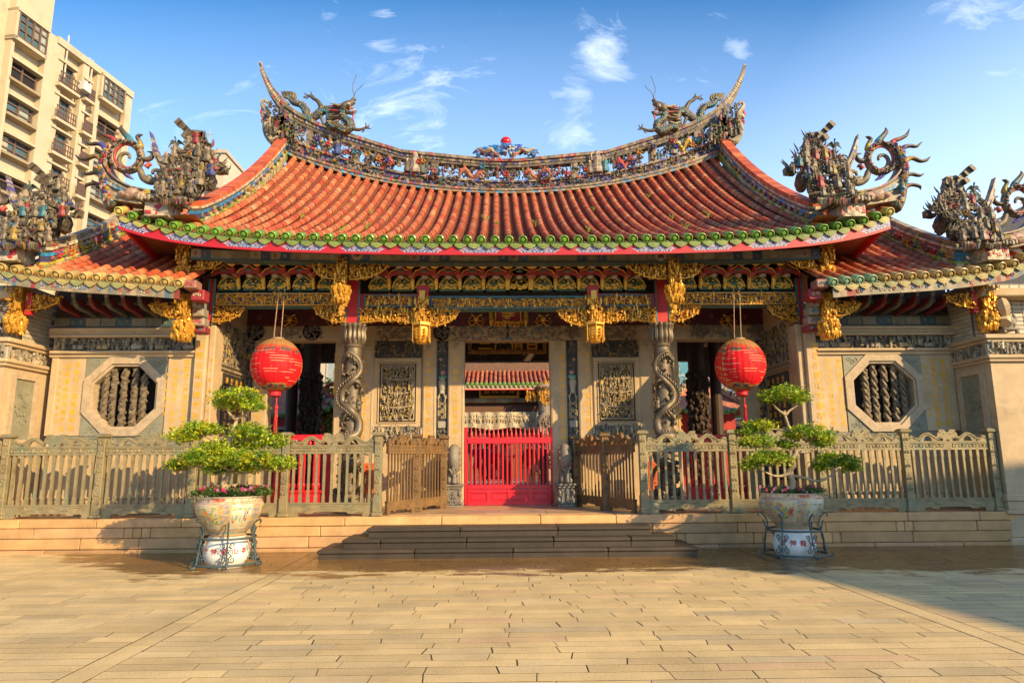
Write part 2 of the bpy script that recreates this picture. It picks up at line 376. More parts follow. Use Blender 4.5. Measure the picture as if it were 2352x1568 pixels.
while y < 13.0:
    d = .165+.05*R1.rand(); y1 = y+d; ga, gb = .007+.006*R1.rand(), .006; edges = [-16]+strips+[16]
    for a, b in zip(edges[:-1], edges[1:]):
        a2, b2 = a+(.0 if a == -16 else .24), b
        x = a2; sp2_ = 0
        while x < b2-.02:
            ln = .40+.65*R1.rand()
            if x+ln > b2-.25: ln = b2-x
            g = .003+.008*R1.rand()**3; s1, s2 = sp2_, (R1.rand()-.5)*.06
            if x+ln >= b2-.01: s2 = 0
            paver(mb, [(x+g+s1*.0, y+ga), (x+ln-g, y+ga), (x+ln-g+s2, y1-gb), (x+g+s1, y1-gb)], pcol())
            x += ln; sp2_ = s2
    y = y1
for sx in strips:
    y = 1.2
    while y < 13.0:
        ln = .8+.9*R1.rand(); e = min(y+ln, 13.0); paver(mb, [(sx+.012, y+.006), (sx+.232, y+.006), (sx+.232, e-.006), (sx+.012, e-.006)], pcol()*.95); y = e
# paving material: granular granite, wet round the steps and planters
m = bpy.data.materials.new('plaza_granite'); m.use_nodes = True; T = m.node_tree; b = T.nodes['Principled BSDF']
def n_(t, **k):
    q = T.nodes.new(t)
    for a, c in k.items(): setattr(q, a, c)
    return q
def mt_(op, a, b_=None, cl=False):
    q = n_('ShaderNodeMath', operation=op); q.use_clamp = cl
    for i, x in enumerate((a, b_)):
        if x is None: continue
        if isinstance(x, (int, float)): q.inputs[i].default_value = x
        else: T.links.new(x, q.inputs[i])
    return q.outputs[0]
geo = n_('ShaderNodeNewGeometry'); at_ = n_('ShaderNodeAttribute', attribute_name='Col')
def nz_(s, d=5, r=.6, st=None):
    q = n_('ShaderNodeTexNoise'); q.inputs['Scale'].default_value = s; q.inputs['Detail'].default_value = d; q.inputs['Roughness'].default_value = r
    if st:
        mp = n_('ShaderNodeMapping'); mp.inputs['Scale'].default_value = st; T.links.new(geo.outputs['Position'], mp.inputs[0]); T.links.new(mp.outputs[0], q.inputs['Vector'])
    else: T.links.new(geo.outputs['Position'], q.inputs['Vector'])
    return q.outputs[0]
grain = nz_(55, 4, .75); patch = nz_(1.3, 6, .65); wetn = nz_(1.1, 9, .72, (.8, 2.2, 1))
val = mt_('ADD', mt_('MULTIPLY', grain, .75), mt_('MULTIPLY', patch, .55)); val = mt_('ADD', mt_('MULTIPLY', val, 2.0), -.16)
px_ = n_('ShaderNodeSeparateXYZ'); T.links.new(geo.outputs['Position'], px_.inputs[0])
X_, Y_ = px_.outputs[0], px_.outputs[1]
edge = mt_('ADD', 10.25, mt_('MULTIPLY', mt_('MAXIMUM', mt_('SUBTRACT', X_, 3.0), 0), -.12))
edge = mt_('ADD', edge, mt_('MULTIPLY', mt_('MAXIMUM', mt_('SUBTRACT', mt_('MULTIPLY', X_, -1), 5.4), 0), .9))
wet = mt_('ADD', mt_('MULTIPLY', mt_('SUBTRACT', Y_, edge), 1.5), mt_('MULTIPLY', mt_('SUBTRACT', wetn, .5), 6.0))
wet = mt_('MULTIPLY', wet, 2.2, True)
mulc = n_('ShaderNodeMix', data_type='RGBA', blend_type='MULTIPLY'); mulc.inputs[0].default_value = 1
T.links.new(at_.outputs[0], mulc.inputs[6]); T.links.new(val, mulc.inputs[7])
mw = n_('ShaderNodeMix', data_type='RGBA', blend_type='MULTIPLY'); T.links.new(wet, mw.inputs[0]); T.links.new(mulc.outputs[2], mw.inputs[6]); mw.inputs[7].default_value = (.33, .25, .165, 1)
T.links.new(mw.outputs[2], b.inputs['Base Color'])
T.links.new(mt_('SUBTRACT', mt_('ADD', .80, mt_('MULTIPLY', patch, -.15)), mt_('MULTIPLY', wet, .46)), b.inputs['Roughness'])
bp = n_('ShaderNodeBump'); bp.inputs['Strength'].default_value = .35; bp.inputs['Distance'].default_value = .006
T.links.new(mt_('ADD', grain, mt_('MULTIPLY', patch, 1.5)), bp.inputs['Height']); T.links.new(bp.outputs[0], b.inputs['Normal'])
struct(mb.build('plaza_paving', m))
# a small round drain cover
dc = PZ(926, 1411, 0); mb = MB(); mb.lathe([(.0, .012), (.085, .012), (.095, .006), (.095, -.02)][::-1], (dc[0], dc[1], 0), 20, (.16, .10, .06))
for k in range(-2, 3): mb.box(dc[0]-.055, dc[0]+.055, dc[1]+k*.025-.004, dc[1]+k*.025+.004, .012, .015, (.07, .05, .035))
tag(mb.build('drain_cover', MT['attr'], offset=(dc[0], dc[1], 0)), 'small round rusty drain cover set in the plaza paving', 'drain cover')

# ================================================================== platform and steps
orange = mat('orange_granite', attr=True, rough=.8, var=.2, vs=3, bump=.2, bs=70, stain=(.26, .17, .09), ss=1.4, sthr=.57)
plat = thing('stone_platform', 'long low terrace of coursed orange granite under the whole temple front', 'platform', (0, PF, 0))
def block_course(mb, x0, x1, y0, y1, z0, z1, lens, seed, shade=1.0, short=True):
    r = np.random.RandomState(seed); x = x0
    while x < x1-.01:
        ln = lens[0]+(lens[1]-lens[0])*r.rand()
        if short and r.rand() < .3: ln = .16
        if x+ln > x1-.3: ln = x1-x
        c = np.array((.52, .30, .125))*shade*(.82+.36*r.rand()); c[2] *= .9+.25*r.rand()
        mb.bev(x+.004, x+ln-.004, y0+(r.rand()-.5)*.008, y1, z0+.004, z1-.004, .012, c); x += ln
mb = MB(); mb.box(-10.5, 9.5, PF+.05, 24.3, -.05, .59, (.2, .15, .09)); mb.build('core', orange, plat)
mb = MB(); block_course(mb, -10.5, 9.5, PF-.012, PF+.5, .44, .60, (1.3, 1.9), 1, 1.08, False); mb.build('coping', orange, plat)
mb = MB(); block_course(mb, -10.5, 9.5, PF, PF+.3, .255, .44, (1.0, 1.8), 2); mb.build('upper_course', orange, plat)
mb = MB(); block_course(mb, -10.5, 9.5, PF, PF+.3, .06, .255, (1.0, 1.8), 5); mb.build('lower_course', orange, plat)
mb = MB(); block_course(mb, -10.5, 9.5, PF-.06, PF+.3, -.05, .06, (1.2, 2.2), 8, .8, False); mb.build('plinth', orange, plat)
mb = MB(); R2 = np.random.RandomState(5); yy = PF+.5
while yy < 24.2:
    x = -10.5; e = min(yy+.55, 24.3)
    while x < 9.49:
        ln = min(.9+.5*R2.rand(), 9.5-x); ln = 9.5-x if 9.5-x-ln < .3 else ln
        mb.bev(x+.004, x+ln-.004, yy+.004, e-.004, .5, .6, .006, np.array((.42, .27, .15))*(.85+.3*R2.rand())); x += ln
    yy = e
mb.build('floor_slabs', mat('terrace_floor', attr=True, rough=.45, var=.2, vs=2.5, bump=.1, bs=60, stain=(.20, .13, .08), ss=1.6, sthr=.55), plat)
steps = thing('stone_steps', 'three dark worn stone steps up to the middle of the terrace', 'steps', (0, 12.2, 0))
stepm = mat('worn_step_stone', attr=True, rough=.62, var=.25, vs=3, bump=.2, bs=60, stain=(.032, .023, .014), ss=2.2, sthr=.52)
yf = [PZ(1170, 1281, 0)[1], PZ(1170, 1256.5, .15)[1], PZ(1170, 1230.5, .30)[1]]
for k, (xa, xb) in enumerate([(723, 1625), (783, 1567), (840, 1510)]):
    x0, x1 = PZ(xa, 1270-26*k, .12+.15*k)[0], PZ(xb, 1268-26*k, .12+.15*k)[0]
    hw = (x1-x0)/2; xm = (x0+x1)/2; mb = MB(); z0 = .15*k; n = 4 if k < 2 else 3; r = np.random.RandomState(k+20)
    e = [x0]+[x0+(x1-x0)*(i+(.5 if k % 2 else .0)+(r.rand()-.5)*.1)/n for i in range(0 if k % 2 else 1, n)]+[x1]
    for a, b_ in zip(e[:-1], e[1:]):
        c = np.array((.045, .032, .02))*(.8+.4*r.rand())
        mb.bev(a+.003, b_-.003, yf[k], PF-.015, z0+.085, z0+.15, .018, c*1.15)
        mb.bev(a+.003+(.025 if a == x0 else 0), b_-.003-(.025 if b_ == x1 else 0), yf[k]+.025, PF-.02, z0-.02, z0+.088, .008, c)
    mb.build('step', stepm, steps)

# ================================================================== railings
def fence_panel(A, B, root, m, mlow, nb, sd, th=1.0):
    A, B = np.array(A), np.array(B); ln = np.linalg.norm(B-A); e = (B-A)/ln; nrm = np.array((e[1], -e[0]))     # nrm: towards the viewer
    if nrm[1] > 0: nrm = -nrm
    g = .08; W = ln-2*g
    def fr(u, d, v): return (A[0]+e[0]*(g+u)+nrm[0]*(-d), A[1]+e[1]*(g+u)+nrm[1]*(-d), FZ+v)
    def f2(u, v, d): return fr(u, -d, v)
    def bx(mb, u0, u1, d0, d1, v0, v1):
        mb.prism([(u0, v0), (u1, v0), (u1, v1), (u0, v1)], d0, d1, fr=fr)
    # crest: two cloud dragons meeting in the middle
    top = [(0, .02), (.03, .09), (.07, .115), (.12, .085), (.18, .06), (.25, .07), (.34, .125), (.44, .165), (.54, .165), (.62, .125), (.70, .085), (.74, .09), (.75, .15), (.80, .185), (.78, .215), (.86, .225), (.93, .215), (.97, .18), (1, .16)]
    bot = [(1, .04), (.94, .0), (.89, .0), (.85, .06), (.76, .055), (.71, .0), (.60, .0), (.57, .07), (.50, .105), (.42, .08), (.38, .0), (.30, .0), (.27, .03), (.2, 0), (0, 0)]
    mb = MB()
    for s in (0, 1):
        def U(u): return (u if not s else 2-u)*W/2
        mb.prism([(U(u), 1.32+v) for u, v in top+bot], -.03, .03, fr=fr)
        for path, r in (([(.03, .05), (.10, .08), (.2, .035), (.33, .09), (.47, .14), (.60, .10), (.70, .05), (.80, .07), (.88, .05)], .014), ([(.30, .03), (.40, .11), (.52, .13)], .009), ([(.70, .02), (.78, .03), (.82, .09)], .009)):
            mb.tube([fr(U(u), -.03, 1.32+v) for u, v in path], r, 5, k=4)
        for (u, v, r) in ((.10, .075, .022), (.82, .165, .03), (.92, .14, .032), (.90, .19, .02), (.05, .07, .02), (.62, .08, .018)):
            curl(mb, f2, U(u), 1.32+v, r*1.15, 1.3, 1, 1 if s else -1, .015, (1, 1, 1), 4); 
            mb.blob(fr(U(u), -.03, 1.32+v), (r*.45,)*3)
    mb.build('crest', m, root)
    mb = MB(); bx(mb, 0, W, -.028, .028, 1.16, 1.315); bx(mb, 0, W, -.036, .036, 1.295, 1.322); bx(mb, 0, W, -.036, .036, 1.155, 1.18)
    for s in (0, 1):
        for k in range(7):
            u = W/2*(.06+.13*k) if not s else W-W/2*(.06+.13*k)
            q = W*.028*(1 if k % 2 else -1)
            for (a, b_) in (((-1, .8), (.9, .8)), ((.9, .8), (.9, -.7)), ((.9, -.7), (-.4, -.7)), ((-.4, -.7), (-.4, .2))):
                mb.tube([fr(u+a[0]*q, -.03, 1.238+a[1]*.04), fr(u+b_[0]*q, -.03, 1.238+b_[1]*.04)], .011, 4)
    mb.build('top_rail', m, root)
    mb = MB(); fp = []
    half = [(0, 0), (.22, 0), (.25, .02), (.22, .05), (.26, .075), (.40, .075), (.44, .05), (.58, .05), (.62, .08), (1, .085)]
    fp = [(u*W/2, v) for u, v in half]+[(W-u*W/2, v) for u, v in half[::-1][1:]]
    mb.prism(fp+[(W, .25), (0, .25)], -.03, .03, fr=fr); bx(mb, 0, W, -.04, .04, .225, .252)
    for s in (0, 1):
        def U(u): return (u if not s else 2-u)*W/2
        for (u, v, r) in ((.09, .11, .05), (.20, .07, .03), (.17, .17, .025), (.36, .11, .022), (.30, .17, .02), (.52, .09, .02), (.60, .17, .022), (.92, .16, .03), (.80, .12, .02), (.04, .2, .02), (.72, .2, .015)):
            curl(mb, f2, U(u), v, r*1.1, 1.4, 2, 1 if s else -1, .018, (1, 1, 1), 4)
        for pth in ([(.26, .19), (.45, .2), (.5, .14), (.7, .14)], [(.4, .11), (.5, .115), (.55, .16)], [(.75, .17), (.85, .19), (1, .19)]):
            mb.tube([fr(U(u), -.03, v) for u, v in pth], .009, 4)
    mb.build('base_rail', mlow, root)
    for k in range(nb):
        u = (k+.5)/nb*W; mb = MB()
        for (v0, v1, w0, w1) in ((.24, .36, .027, .026), (.36, .40, .026, .021), (.40, .98, .021, .021), (.98, 1.03, .021, .026), (1.03, 1.17, .026, .026)):
            V = [fr(u+a*w_*th, b_*w_*1.1*th*th, v) for v, w_ in ((v0, w0), (v1, w1)) for a, b_ in ((-1, -1), (1, -1), (1, 1), (-1, 1))]
            mb.add(V, BOXF)
        mb.build('baluster', m, root)
def fence_post(c, root, m, sd):
    mb = MB(); x, y = c; h = .068
    mb.bev(x-h-.03, x+h+.03, y-h-.03, y+h+.03, FZ, FZ+.07, .015); mb.bev(x-h-.012, x+h+.012, y-h-.012, y+h+.012, FZ+.07, FZ+.34, .008)
    mb.bev(x-h, x+h, y-h, y+h, FZ+.33, FZ+1.49, .008)
    for zz in (.42, .62, .86, 1.12, 1.36):
        for s in (-1, 1): curl(mb, lambda u, v, d: (x+u, y-h-d, FZ+v), s*.03, zz, .028, 1.3, 1.5, s, .013, (1, 1, 1), 4)
        mb.blob((x, y-h, FZ+zz+.08), (.022, .012, .03)); mb.blob((x, y-h, FZ+zz-.07), (.03, .01, .012))
    for zz in (.52, .74, .99, 1.24): mb.box(x-.05, x+.05, y-h-.007, y, FZ+zz-.006, FZ+zz+.006)
    mb.build('post', m, root)
    mb = MB(); V = []
    for z, w_ in ((1.47, .07), (1.495, .105), (1.53, .11), (1.56, .075)):
        V += [(x-w_, y-w_, FZ+z), (x+w_, y-w_, FZ+z), (x+w_, y+w_, FZ+z), (x-w_, y+w_, FZ+z)]
    mb.add(V, [np.array([(4*i+j, 4*i+(j+1) % 4, 4*i+4+(j+1) % 4, 4*i+4+j) for i in range(3) for j in range(4)]), np.array([(12, 13, 14, 15)])])
    mb.build('post_cap', m, root)
xsL = [P(q, 1100, FEN)[0] for q in (10, 230, 443, 655, 868)]
xsR = [P(q, 1100, FEN)[0] for q in (1478, 1685, 1888, 2085, 2285)]
fl = thing('bronze_fence', 'greenish bronze railing on the terrace behind the pot with pink flowers', 'fence', (xsL[2], FEN, FZ), 'bronze railings along the terrace')
fr_ = thing('bronze_fence', 'greenish bronze railing on the terrace beneath the right red lantern', 'fence', (xsR[2], FEN, FZ), 'bronze railings along the terrace')
for xs, root in ((xsL, fl), (xsR, fr_)):
    for i, x in enumerate(xs): fence_post((x, FEN), root, MT['verd'], i)
    for i in range(4): fence_panel((xs[i], FEN), (xs[i+1], FEN), root, MT['verd'], MT['verd'], 11, i)
fence_panel((xsL[0]-1.76, FEN), (xsL[0], FEN), fl, MT['verd'], MT['verd'], 11, 9)
for sg, name, pts in ((-1, 'left', [(867, 1184), (956, 1174.5), (1019, 1166)]), (1, 'right', [(1478, 1178.5), (1393, 1170), (1325, 1161)])):
    root = thing('bronze_fence', 'reddish brown railing slanting back from the terrace edge to the left drum stone' if sg < 0 else 'reddish brown railing slanting back from the terrace edge to the right drum stone', 'fence', (0, 14, FZ), 'brown railings beside the middle gate')
    q = [PZ(a, b_, FZ)[:2] for a, b_ in pts]; q[0] = np.array(((xsL[-1]+.1) if sg < 0 else (xsR[0]-.1), FEN+.1))
    fence_post(q[1], root, MT['brown'], 1); fence_post(q[2], root, MT['brown'], 2)
    fence_panel(q[0], q[1], root, MT['brown'], MT['brown'], 9, 3, .72); fence_panel(q[1], q[2], root, MT['brown'], MT['brown'], 8, 4, .72)
# ================================================================== red gates
def turned(mb, c, z0, z1, r, n=8):
    h = z1-z0
    prof = [(.9, 0), (.9, .03), (1.5, .05), (1.55, .12), (.7, .16), (1.1, .19), (.8, .24), (1.0, .5), (.8, .80), (1.1, .84), (.7, .87), (1.5, .92), (1.5, .96), (.9, .98), (.9, 1)]
    mb.lathe([(a*r, b_*h) for a, b_ in prof], (c[0], c[1], z0), n)
GY = WALL-.05
x0, x1, zb, zt = rect(1066, 980, 1274, 1160, GY)
g = thing('red_gate', 'bright red middle gate of upright pickets over four panels, people behind it', 'gate', ((x0+x1)/2, GY, FZ))
zr0, zr1 = P(1170, 1018, GY)[2], P(1170, 1005, GY)[2]; zp0, zp1 = P(1170, 1120, GY)[2], P(1170, 1113, GY)[2]
zb = FZ+.01
for s, xa in ((1, x0), (-1, x1)):
    mb = MB(); mb.bev(xa, xa+s*.085, GY-.035, GY+.035, zb, zt, .02); mb.build('stile', MT['gatered'], g)
mb = MB(); mb.bev(x0+.08, x1-.08, GY-.045, GY+.045, zr0, zr1, .008); mb.build('top_rail', MT['gatered'], g)
mb = MB(); mb.bev(x0+.08, x1-.08, GY-.04, GY+.04, zp0-.02, zp1, .01); mb.build('middle_rail', MT['gatered'], g)
n = 18
for k in range(n):
    x = x0+.085+(x1-x0-.17)*(k+.75)/(n+.5); mb = MB()
    h = zt-zp1
    mb.lathe([(.023, 0), (.026, .03), (.025, (zr1-zp1)), (.033, zr1-zp1+.005), (.028, zr1-zp1+.03), (.036, zr1-zp1+.05), (.032, zr1-zp1+.09), (.02, zr1-zp1+.12), (.018, zr1-zp1+.15), (.005, zt-zp1+.0)], (x, GY, zp1-.005), 10)
    mb.build('picket', MT['gatered'], g, smooth=50)
mb = MB(); bz1 = zp0-.03
mb.box(x0+.085, x1-.085, GY-.01, GY+.03, zb, bz1)
mb.bev(x0+.0851, x1-.0851, GY-.04, GY, bz1-.07, bz1, .006); mb.bev(x0+.0851, x1-.0851, GY-.04, GY, zb, zb+.085, .006)
pw = (x1-x0-.17)/4
for k in range(5):
    xc = x0+.085+pw*k; a = max(xc-.045, x0+.0855); b_ = min(xc+.045, x1-.0855); mb.bev(a, b_, GY-.038, GY, zb+.08, bz1-.065, .004)
mb.build('lower_frame', MT['gatered'], g)
for k in range(4):
    mb = MB(); a = x0+.085+pw*k+.045; b_ = a+pw-.09
    mb.bev(a+.03, b_-.03, GY-.028, GY, zb+.115, bz1-.10, .018); mb.build('panel', MT['gatered'], g)
for pxa, pxb, sd in ((605, 759, 'left'), (1574, 1726, 'right')):
    x0, x1, _, zt = rect(pxa, 998, pxb, 1150, WALL+.25); yy = WALL+.25
    g = thing('red_gate', f'low red gate with turned balusters in the {sd} doorway behind the bronze railing', 'gate', ((x0+x1)/2, yy, FZ), 'low red side gates')
    zr0, zp1 = P(1170, 1009, yy)[2], P(1170, 1122, yy)[2]
    mb = MB(); mb.bev(x0, x1, yy-.04, yy+.04, zr0, zt, .008); mb.build('top_rail', MT['gatered'], g)
    for s, xa in ((1, x0), (-1, x1)):
        mb = MB(); mb.bev(xa, xa+s*.08, yy-.035, yy+.035, FZ, zr0, .01); mb.build('stile', MT['gatered'], g)
    mb = MB(); mb.box(x0+.08, x1-.08, yy-.01, yy+.03, FZ, zp1); mb.bev(x0+.0801, x1-.0801, yy-.04, yy, zp1-.06, zp1+.01, .006); mb.bev(x0+.0801, x1-.0801, yy-.04, yy, FZ, FZ+.08, .006)
    for k in range(4): xc = x0+.1+(x1-x0-.2)*k/3; mb.bev(max(xc-.04, x0+.081), min(xc+.04, x1-.081), yy-.036, yy, FZ+.07, zp1-.055, .004)
    mb.build('lower_panel', MT['gatered'], g)
    for k in range(12):
        mb = MB(); turned(mb, (x0+.1+(x1-x0-.2)*(k+.5)/12, yy), zp1+.005, zr0+.005, .026); mb.build('baluster', MT['gatered'], g, smooth=50)
# ================================================================== drum stones
def drum_stone(px, sd):
    c = P(px, 1100, WALL-.45); x, y = c[0], WALL-.45
    t = thing('drum_stone', f'carved grey drum stone standing {sd} of the red middle gate', 'drum stone', (x, y, FZ), 'drum stones flanking the middle gate')
    mb = MB(); mb.bev(x-.2, x+.2, y-.28, y+.28, FZ, FZ+.05, .012); mb.bev(x-.16, x+.16, y-.24, y+.24, FZ+.05, FZ+.40, .02)
    carve(mb, flat(x-.17, FZ+.06, y-.24), .34, .33, 2.6, GREYC, .075, figs=0, leaf=.3, depth=.03, seed=px)
    for s in (-1, 1): mb.blob((x+s*.165, y-.2, FZ+.13), (.06, .07, .09), sub=1); mb.blob((x+s*.15, y-.24, FZ+.3), (.05, .05, .06), sub=1)
    mb.bev(x-.19, x+.19, y-.27, y+.27, FZ+.40, FZ+.45, .02); mb.bev(x-.22, x+.22, y-.30, y+.30, FZ+.45, FZ+.50, .02)
    mb.build('base', MT['grey'], t)
    zc = FZ+1.05; ro = .33; w_ = .115; mb = MB(); nn = 28; V = []; 
    for xx, r in ((-w_, .16), (-w_-.015, .20), (-w_, .25), (-w_*.75, ro-.045), (-w_*.4, ro-.01), (0, ro), (w_*.4, ro-.01), (w_*.75, ro-.045), (w_, .25), (w_+.015, .20), (w_, .16)):
        for k in range(nn): a = 2*math.pi*k/nn; V.append((x+xx, y+r*math.cos(a), zc+r*math.sin(a)))
    i = np.arange(10)[:, None]*nn; j = np.arange(nn)[None]; j2 = (j+1) % nn
    mb.add(V, [np.stack([i+j2, i+j, i+nn+j, i+nn+j2], -1).reshape(-1, 4), np.arange(nn)[None], (np.arange(nn)[::-1]+10*nn)[None]])
    for s in (-1, 1):
        for k in range(10): a = k*.628; mb.blob((x+s*(w_+.015), y+.23*math.cos(a), zc+.23*math.sin(a)), (.02, .035, .035))
    mb.build('drum', MT['grey'], t, smooth=35)
    mb = MB(); mb.prism([(-.14, .5), (.14, .5), (.14, .72), (-.14, .72)], -.3, .22, fr=lambda u, d, v: (x+u*.85, y+d*.9, FZ+v))
    for k in range(4): mb.tube([(x-.10+.02*k, y-.345+.01*k, zc-.22), (x-.07+.015*k, y-.35+.008*k, zc-.30-.02*k+.06), (x, y-.355, zc-.34+.055*k), (x+.07-.015*k, y-.35+.008*k, zc-.30-.02*k+.06), (x+.10-.02*k, y-.345+.01*k, zc-.22)], .014, 5, k=3)
    figure(mb, (x+.02, y-.30, FZ+.52), .26, ((1, 1, 1),)*3); mb.blob((x-.08, y-.28, FZ+.6), (.05, .03, .09), sub=1); mb.blob((x+.1, y-.28, FZ+.56), (.04, .04, .06), sub=1)
    mb.build('carved_bracket', MT['grey'], t, smooth=1)
drum_stone(1043, 'left'); drum_stone(1298, 'right')
# notice boards leaning behind the railing
for (a, b_, c_, d_, sd) in ((834, 1063, 862, 1133, 'left'), (1489, 1059, 1511, 1127, 'right')):
    x0, x1, z0, z1 = rect(a, b_, c_, d_, 15.4)
    t = thing('notice_board', f'orange red lettered notice board behind the railing, {sd} of the gate', 'notice board', ((x0+x1)/2, 15.4, FZ), 'orange notice boards')
    mb = MB(); mb.bev(x0, x1, 15.38, 15.42, z0, z1, .008, (.62, .11, .02)); mb.build('board', MT['attr'], t)
    mb = MB()
    for s in (x0+.03, x1-.03): mb.tube([(s, 15.45, FZ), (s, 15.45, z1-.05)], .016, 6, (.25, .05, .02)); mb.box(s-.02, s+.02, 15.28, 15.56, FZ, FZ+.03, (.2, .05, .03))
    mb.build('stand', MT['attr'], t)
    mb = MB(); R3 = np.random.RandomState(4)
    for k in range(7):
        for j in range(2): letter(mb, '龍山寺參拜說明香爐平安'[(k*2+j) % 11], (x0+(x1-x0)*(.3+.38*j), 15.376, z1-(z1-z0)*(.12+.12*k)), .055, col=(.32, .05, .02))
    mb.build('lettering', MT['attr'], t)

# ================================================================== lanterns
lanm = bpy.data.materials.new('lantern_silk'); lanm.use_nodes = True; T = lanm.node_tree; b = T.nodes['Principled BSDF']
b.inputs['Roughness'].default_value = .62; b.inputs['Specular IOR Level'].default_value = .25; b.inputs['Subsurface Weight'].default_value = .0
at_ = n_('ShaderNodeAttribute', attribute_name='Col'); ob = n_('ShaderNodeTexCoord'); sx_ = n_('ShaderNodeSeparateXYZ'); T.links.new(ob.outputs['Object'], sx_.inputs[0])
def nzo(s, st, d=3):
    mp = n_('ShaderNodeMapping'); mp.inputs['Scale'].default_value = st; T.links.new(ob.outputs['Object'], mp.inputs[0])
    q = n_('ShaderNodeTexNoise'); q.inputs['Scale'].default_value = s; q.inputs['Detail'].default_value = d; T.links.new(mp.outputs[0], q.inputs['Vector']); return q.outputs[0]
line = mt_('LESS_THAN', mt_('ABSOLUTE', mt_('SUBTRACT', mt_('FRACT', mt_('MULTIPLY', sx_.outputs[2], 19.0)), .5)), .10)
wear = mt_('GREATER_THAN', nzo(2.6, (1, 1, 3.2)), .535); wear2 = mt_('GREATER_THAN', nzo(5.5, (1, 1, 5)), .70)
zone = mt_('MULTIPLY', mt_('LESS_THAN', mt_('ABSOLUTE', mt_('ADD', sx_.outputs[2], .06)), .34), mt_('MAXIMUM', mt_('MULTIPLY', line, wear), mt_('MULTIPLY', wear2, line)))
mixl = n_('ShaderNodeMix', data_type='RGBA'); T.links.new(mt_('MULTIPLY', zone, .75), mixl.inputs[0]); T.links.new(at_.outputs[0], mixl.inputs[6]); mixl.inputs[7].default_value = (.72, .42, .22, 1)
T.links.new(mixl.outputs[2], b.inputs['Base Color'])
bp = n_('ShaderNodeBump'); bp.inputs['Strength'].default_value = .25; bp.inputs['Distance'].default_value = .01
T.links.new(mt_('SINE', mt_('MULTIPLY', sx_.outputs[2], 160)), bp.inputs['Height']); T.links.new(bp.outputs[0], b.inputs['Normal'])
def lantern(px, py, sd, seed):
    yy = 13.75; c = P(px, py, yy); r = .50; hz = .53
    t = thing('red_lantern', f'round red paper lantern {sd}', 'lantern', tuple(c), 'red lanterns under the eaves')
    mb = MB(); V = []; C = []; nz_r, na = 100, 192; R = np.random.RandomState(seed)
    for i in range(nz_r+1):
        th = math.pi*(.085+.83*i/nz_r); z = hz*math.cos(th); rr = r*math.sin(th)**.92
        for j in range(na):
            a = 2*math.pi*j/na; rip = 1+.006*math.sin(a*28)
            V.append((c[0]+rr*rip*math.cos(a), c[1]+rr*rip*math.sin(a), c[2]+z*1.02))
            q = z+.02*math.sin(3*a+seed)+.012*math.sin(9*a)
            if q > .36+.03*math.sin(2*a): k = (.34, .17, .055)
            elif q > .29: k = (.47, .075, .03)
            elif q > .215 and (math.sin(a*13+seed)*math.sin(a*5+1) > -.25): k = (.115, .075, .055)
            elif q < -.475: k = (.40, .20, .06)
            elif q < -.43: k = (.05, .13, .12) if math.sin(a*14) > .1 else ((.45, .24, .09) if math.sin(a*9) > 0 else (.30, .03, .03))
            elif q < -.40: k = (.50, .22, .07)
            else: k = (.74, .010, .014)
            if q > .1 and (j % 8) == 0: k = tuple(v*.72 for v in k)
            if abs(math.cos(a-.35)) > .955 and math.sin(a*40)+math.sin(q*60+a*9) > .2: k = (.62, .30, .08)
            C.append(k)
    i = np.arange(nz_r)[:, None]*na; j = np.arange(na)[None]; j2 = (j+1) % na
    mb.add(V, np.stack([i+j2, i+j, i+na+j, i+na+j2], -1).reshape(-1, 4)); mb.c[-1] = np.array(C)
    # faded characters and flowers painted on the paper
    def wrap(cx, cz):
        def f(x, y, z):
            u, v = x, z; zz = cz+v; rr = r*max(.05, 1-(zz/hz)**2)**.46+.004; a = -math.pi/2+cx+u/r
            return (c[0]+rr*math.cos(a), c[1]+rr*math.sin(a), c[2]+zz*1.02)
        return f
    mb.build('lantern_body', lanm, t, smooth=True)
    mb = MB()
    for k, ch in enumerate('龍山寺'):
        for q in range(-1, 2): letter(mb, ch, (0, 0, 0), .28, col=(.78, .015, .022), fn=wrap(q*1.5+.12-.5*k*0, .12-.25*k*.8))
    mb.build('faded_lettering', lanm, t)
    mb = MB(); mb.lathe([(.11, 0), (.135, .005), (.13, .05), (.10, .06)], c+(0, 0, hz*.94), 24, (.30, .20, .10)); mb.build('top_ring', MT['attr'], t)
    mb = MB(); mb.lathe([(.09, -.12), (.115, -.10), (.115, -.03), (.15, .0), (.16, .03)], c+(0, 0, -hz*.98), 24, (.62, .012, .02)); mb.build('bottom_ring', MT['attr'], t, smooth=40)
    mb = MB(); x, y, z = c+(.04, 0, -hz-.10)
    mb.tube([(x, y, z), (x, y, z-.2)], .012, 6, (.6, .02, .02)); mb.blob((x, y, z-.22), (.04, .04, .05), col=(.6, .02, .02), sub=1)
    for k in range(26): a = k*.9; q = .03*(.4+.6*R.rand()); mb.tube([(x+.02*math.cos(a), y+.02*math.sin(a), z-.25), (x+q*math.cos(a), y+q*math.sin(a), z-.45), (x+q*1.2*math.cos(a), y+q*1.3*math.sin(a), z-.80-.05*R.rand())], .006, 4, (.60, .02, .02))
    mb.build('tassel', MT['attr'], t)
    zt = P(px, 700, yy)[2]
    for s in (-1, 1):
        mb = MB(); mb.tube([c+(s*.075, 0, hz*.97), (c[0]+s*.07-.01, c[1], (c[2]+zt)/2), (c[0]+s*.06+.03, c[1], zt+.35)], .009, 5, (.42, .25, .16)); mb.build('cord', MT['attr'], t)
lantern(635, 838, 'left of the middle gate, behind the taller bonsai', 2); lantern(1700, 838, 'right of the middle gate, above the bonsai with separate pads', 5)

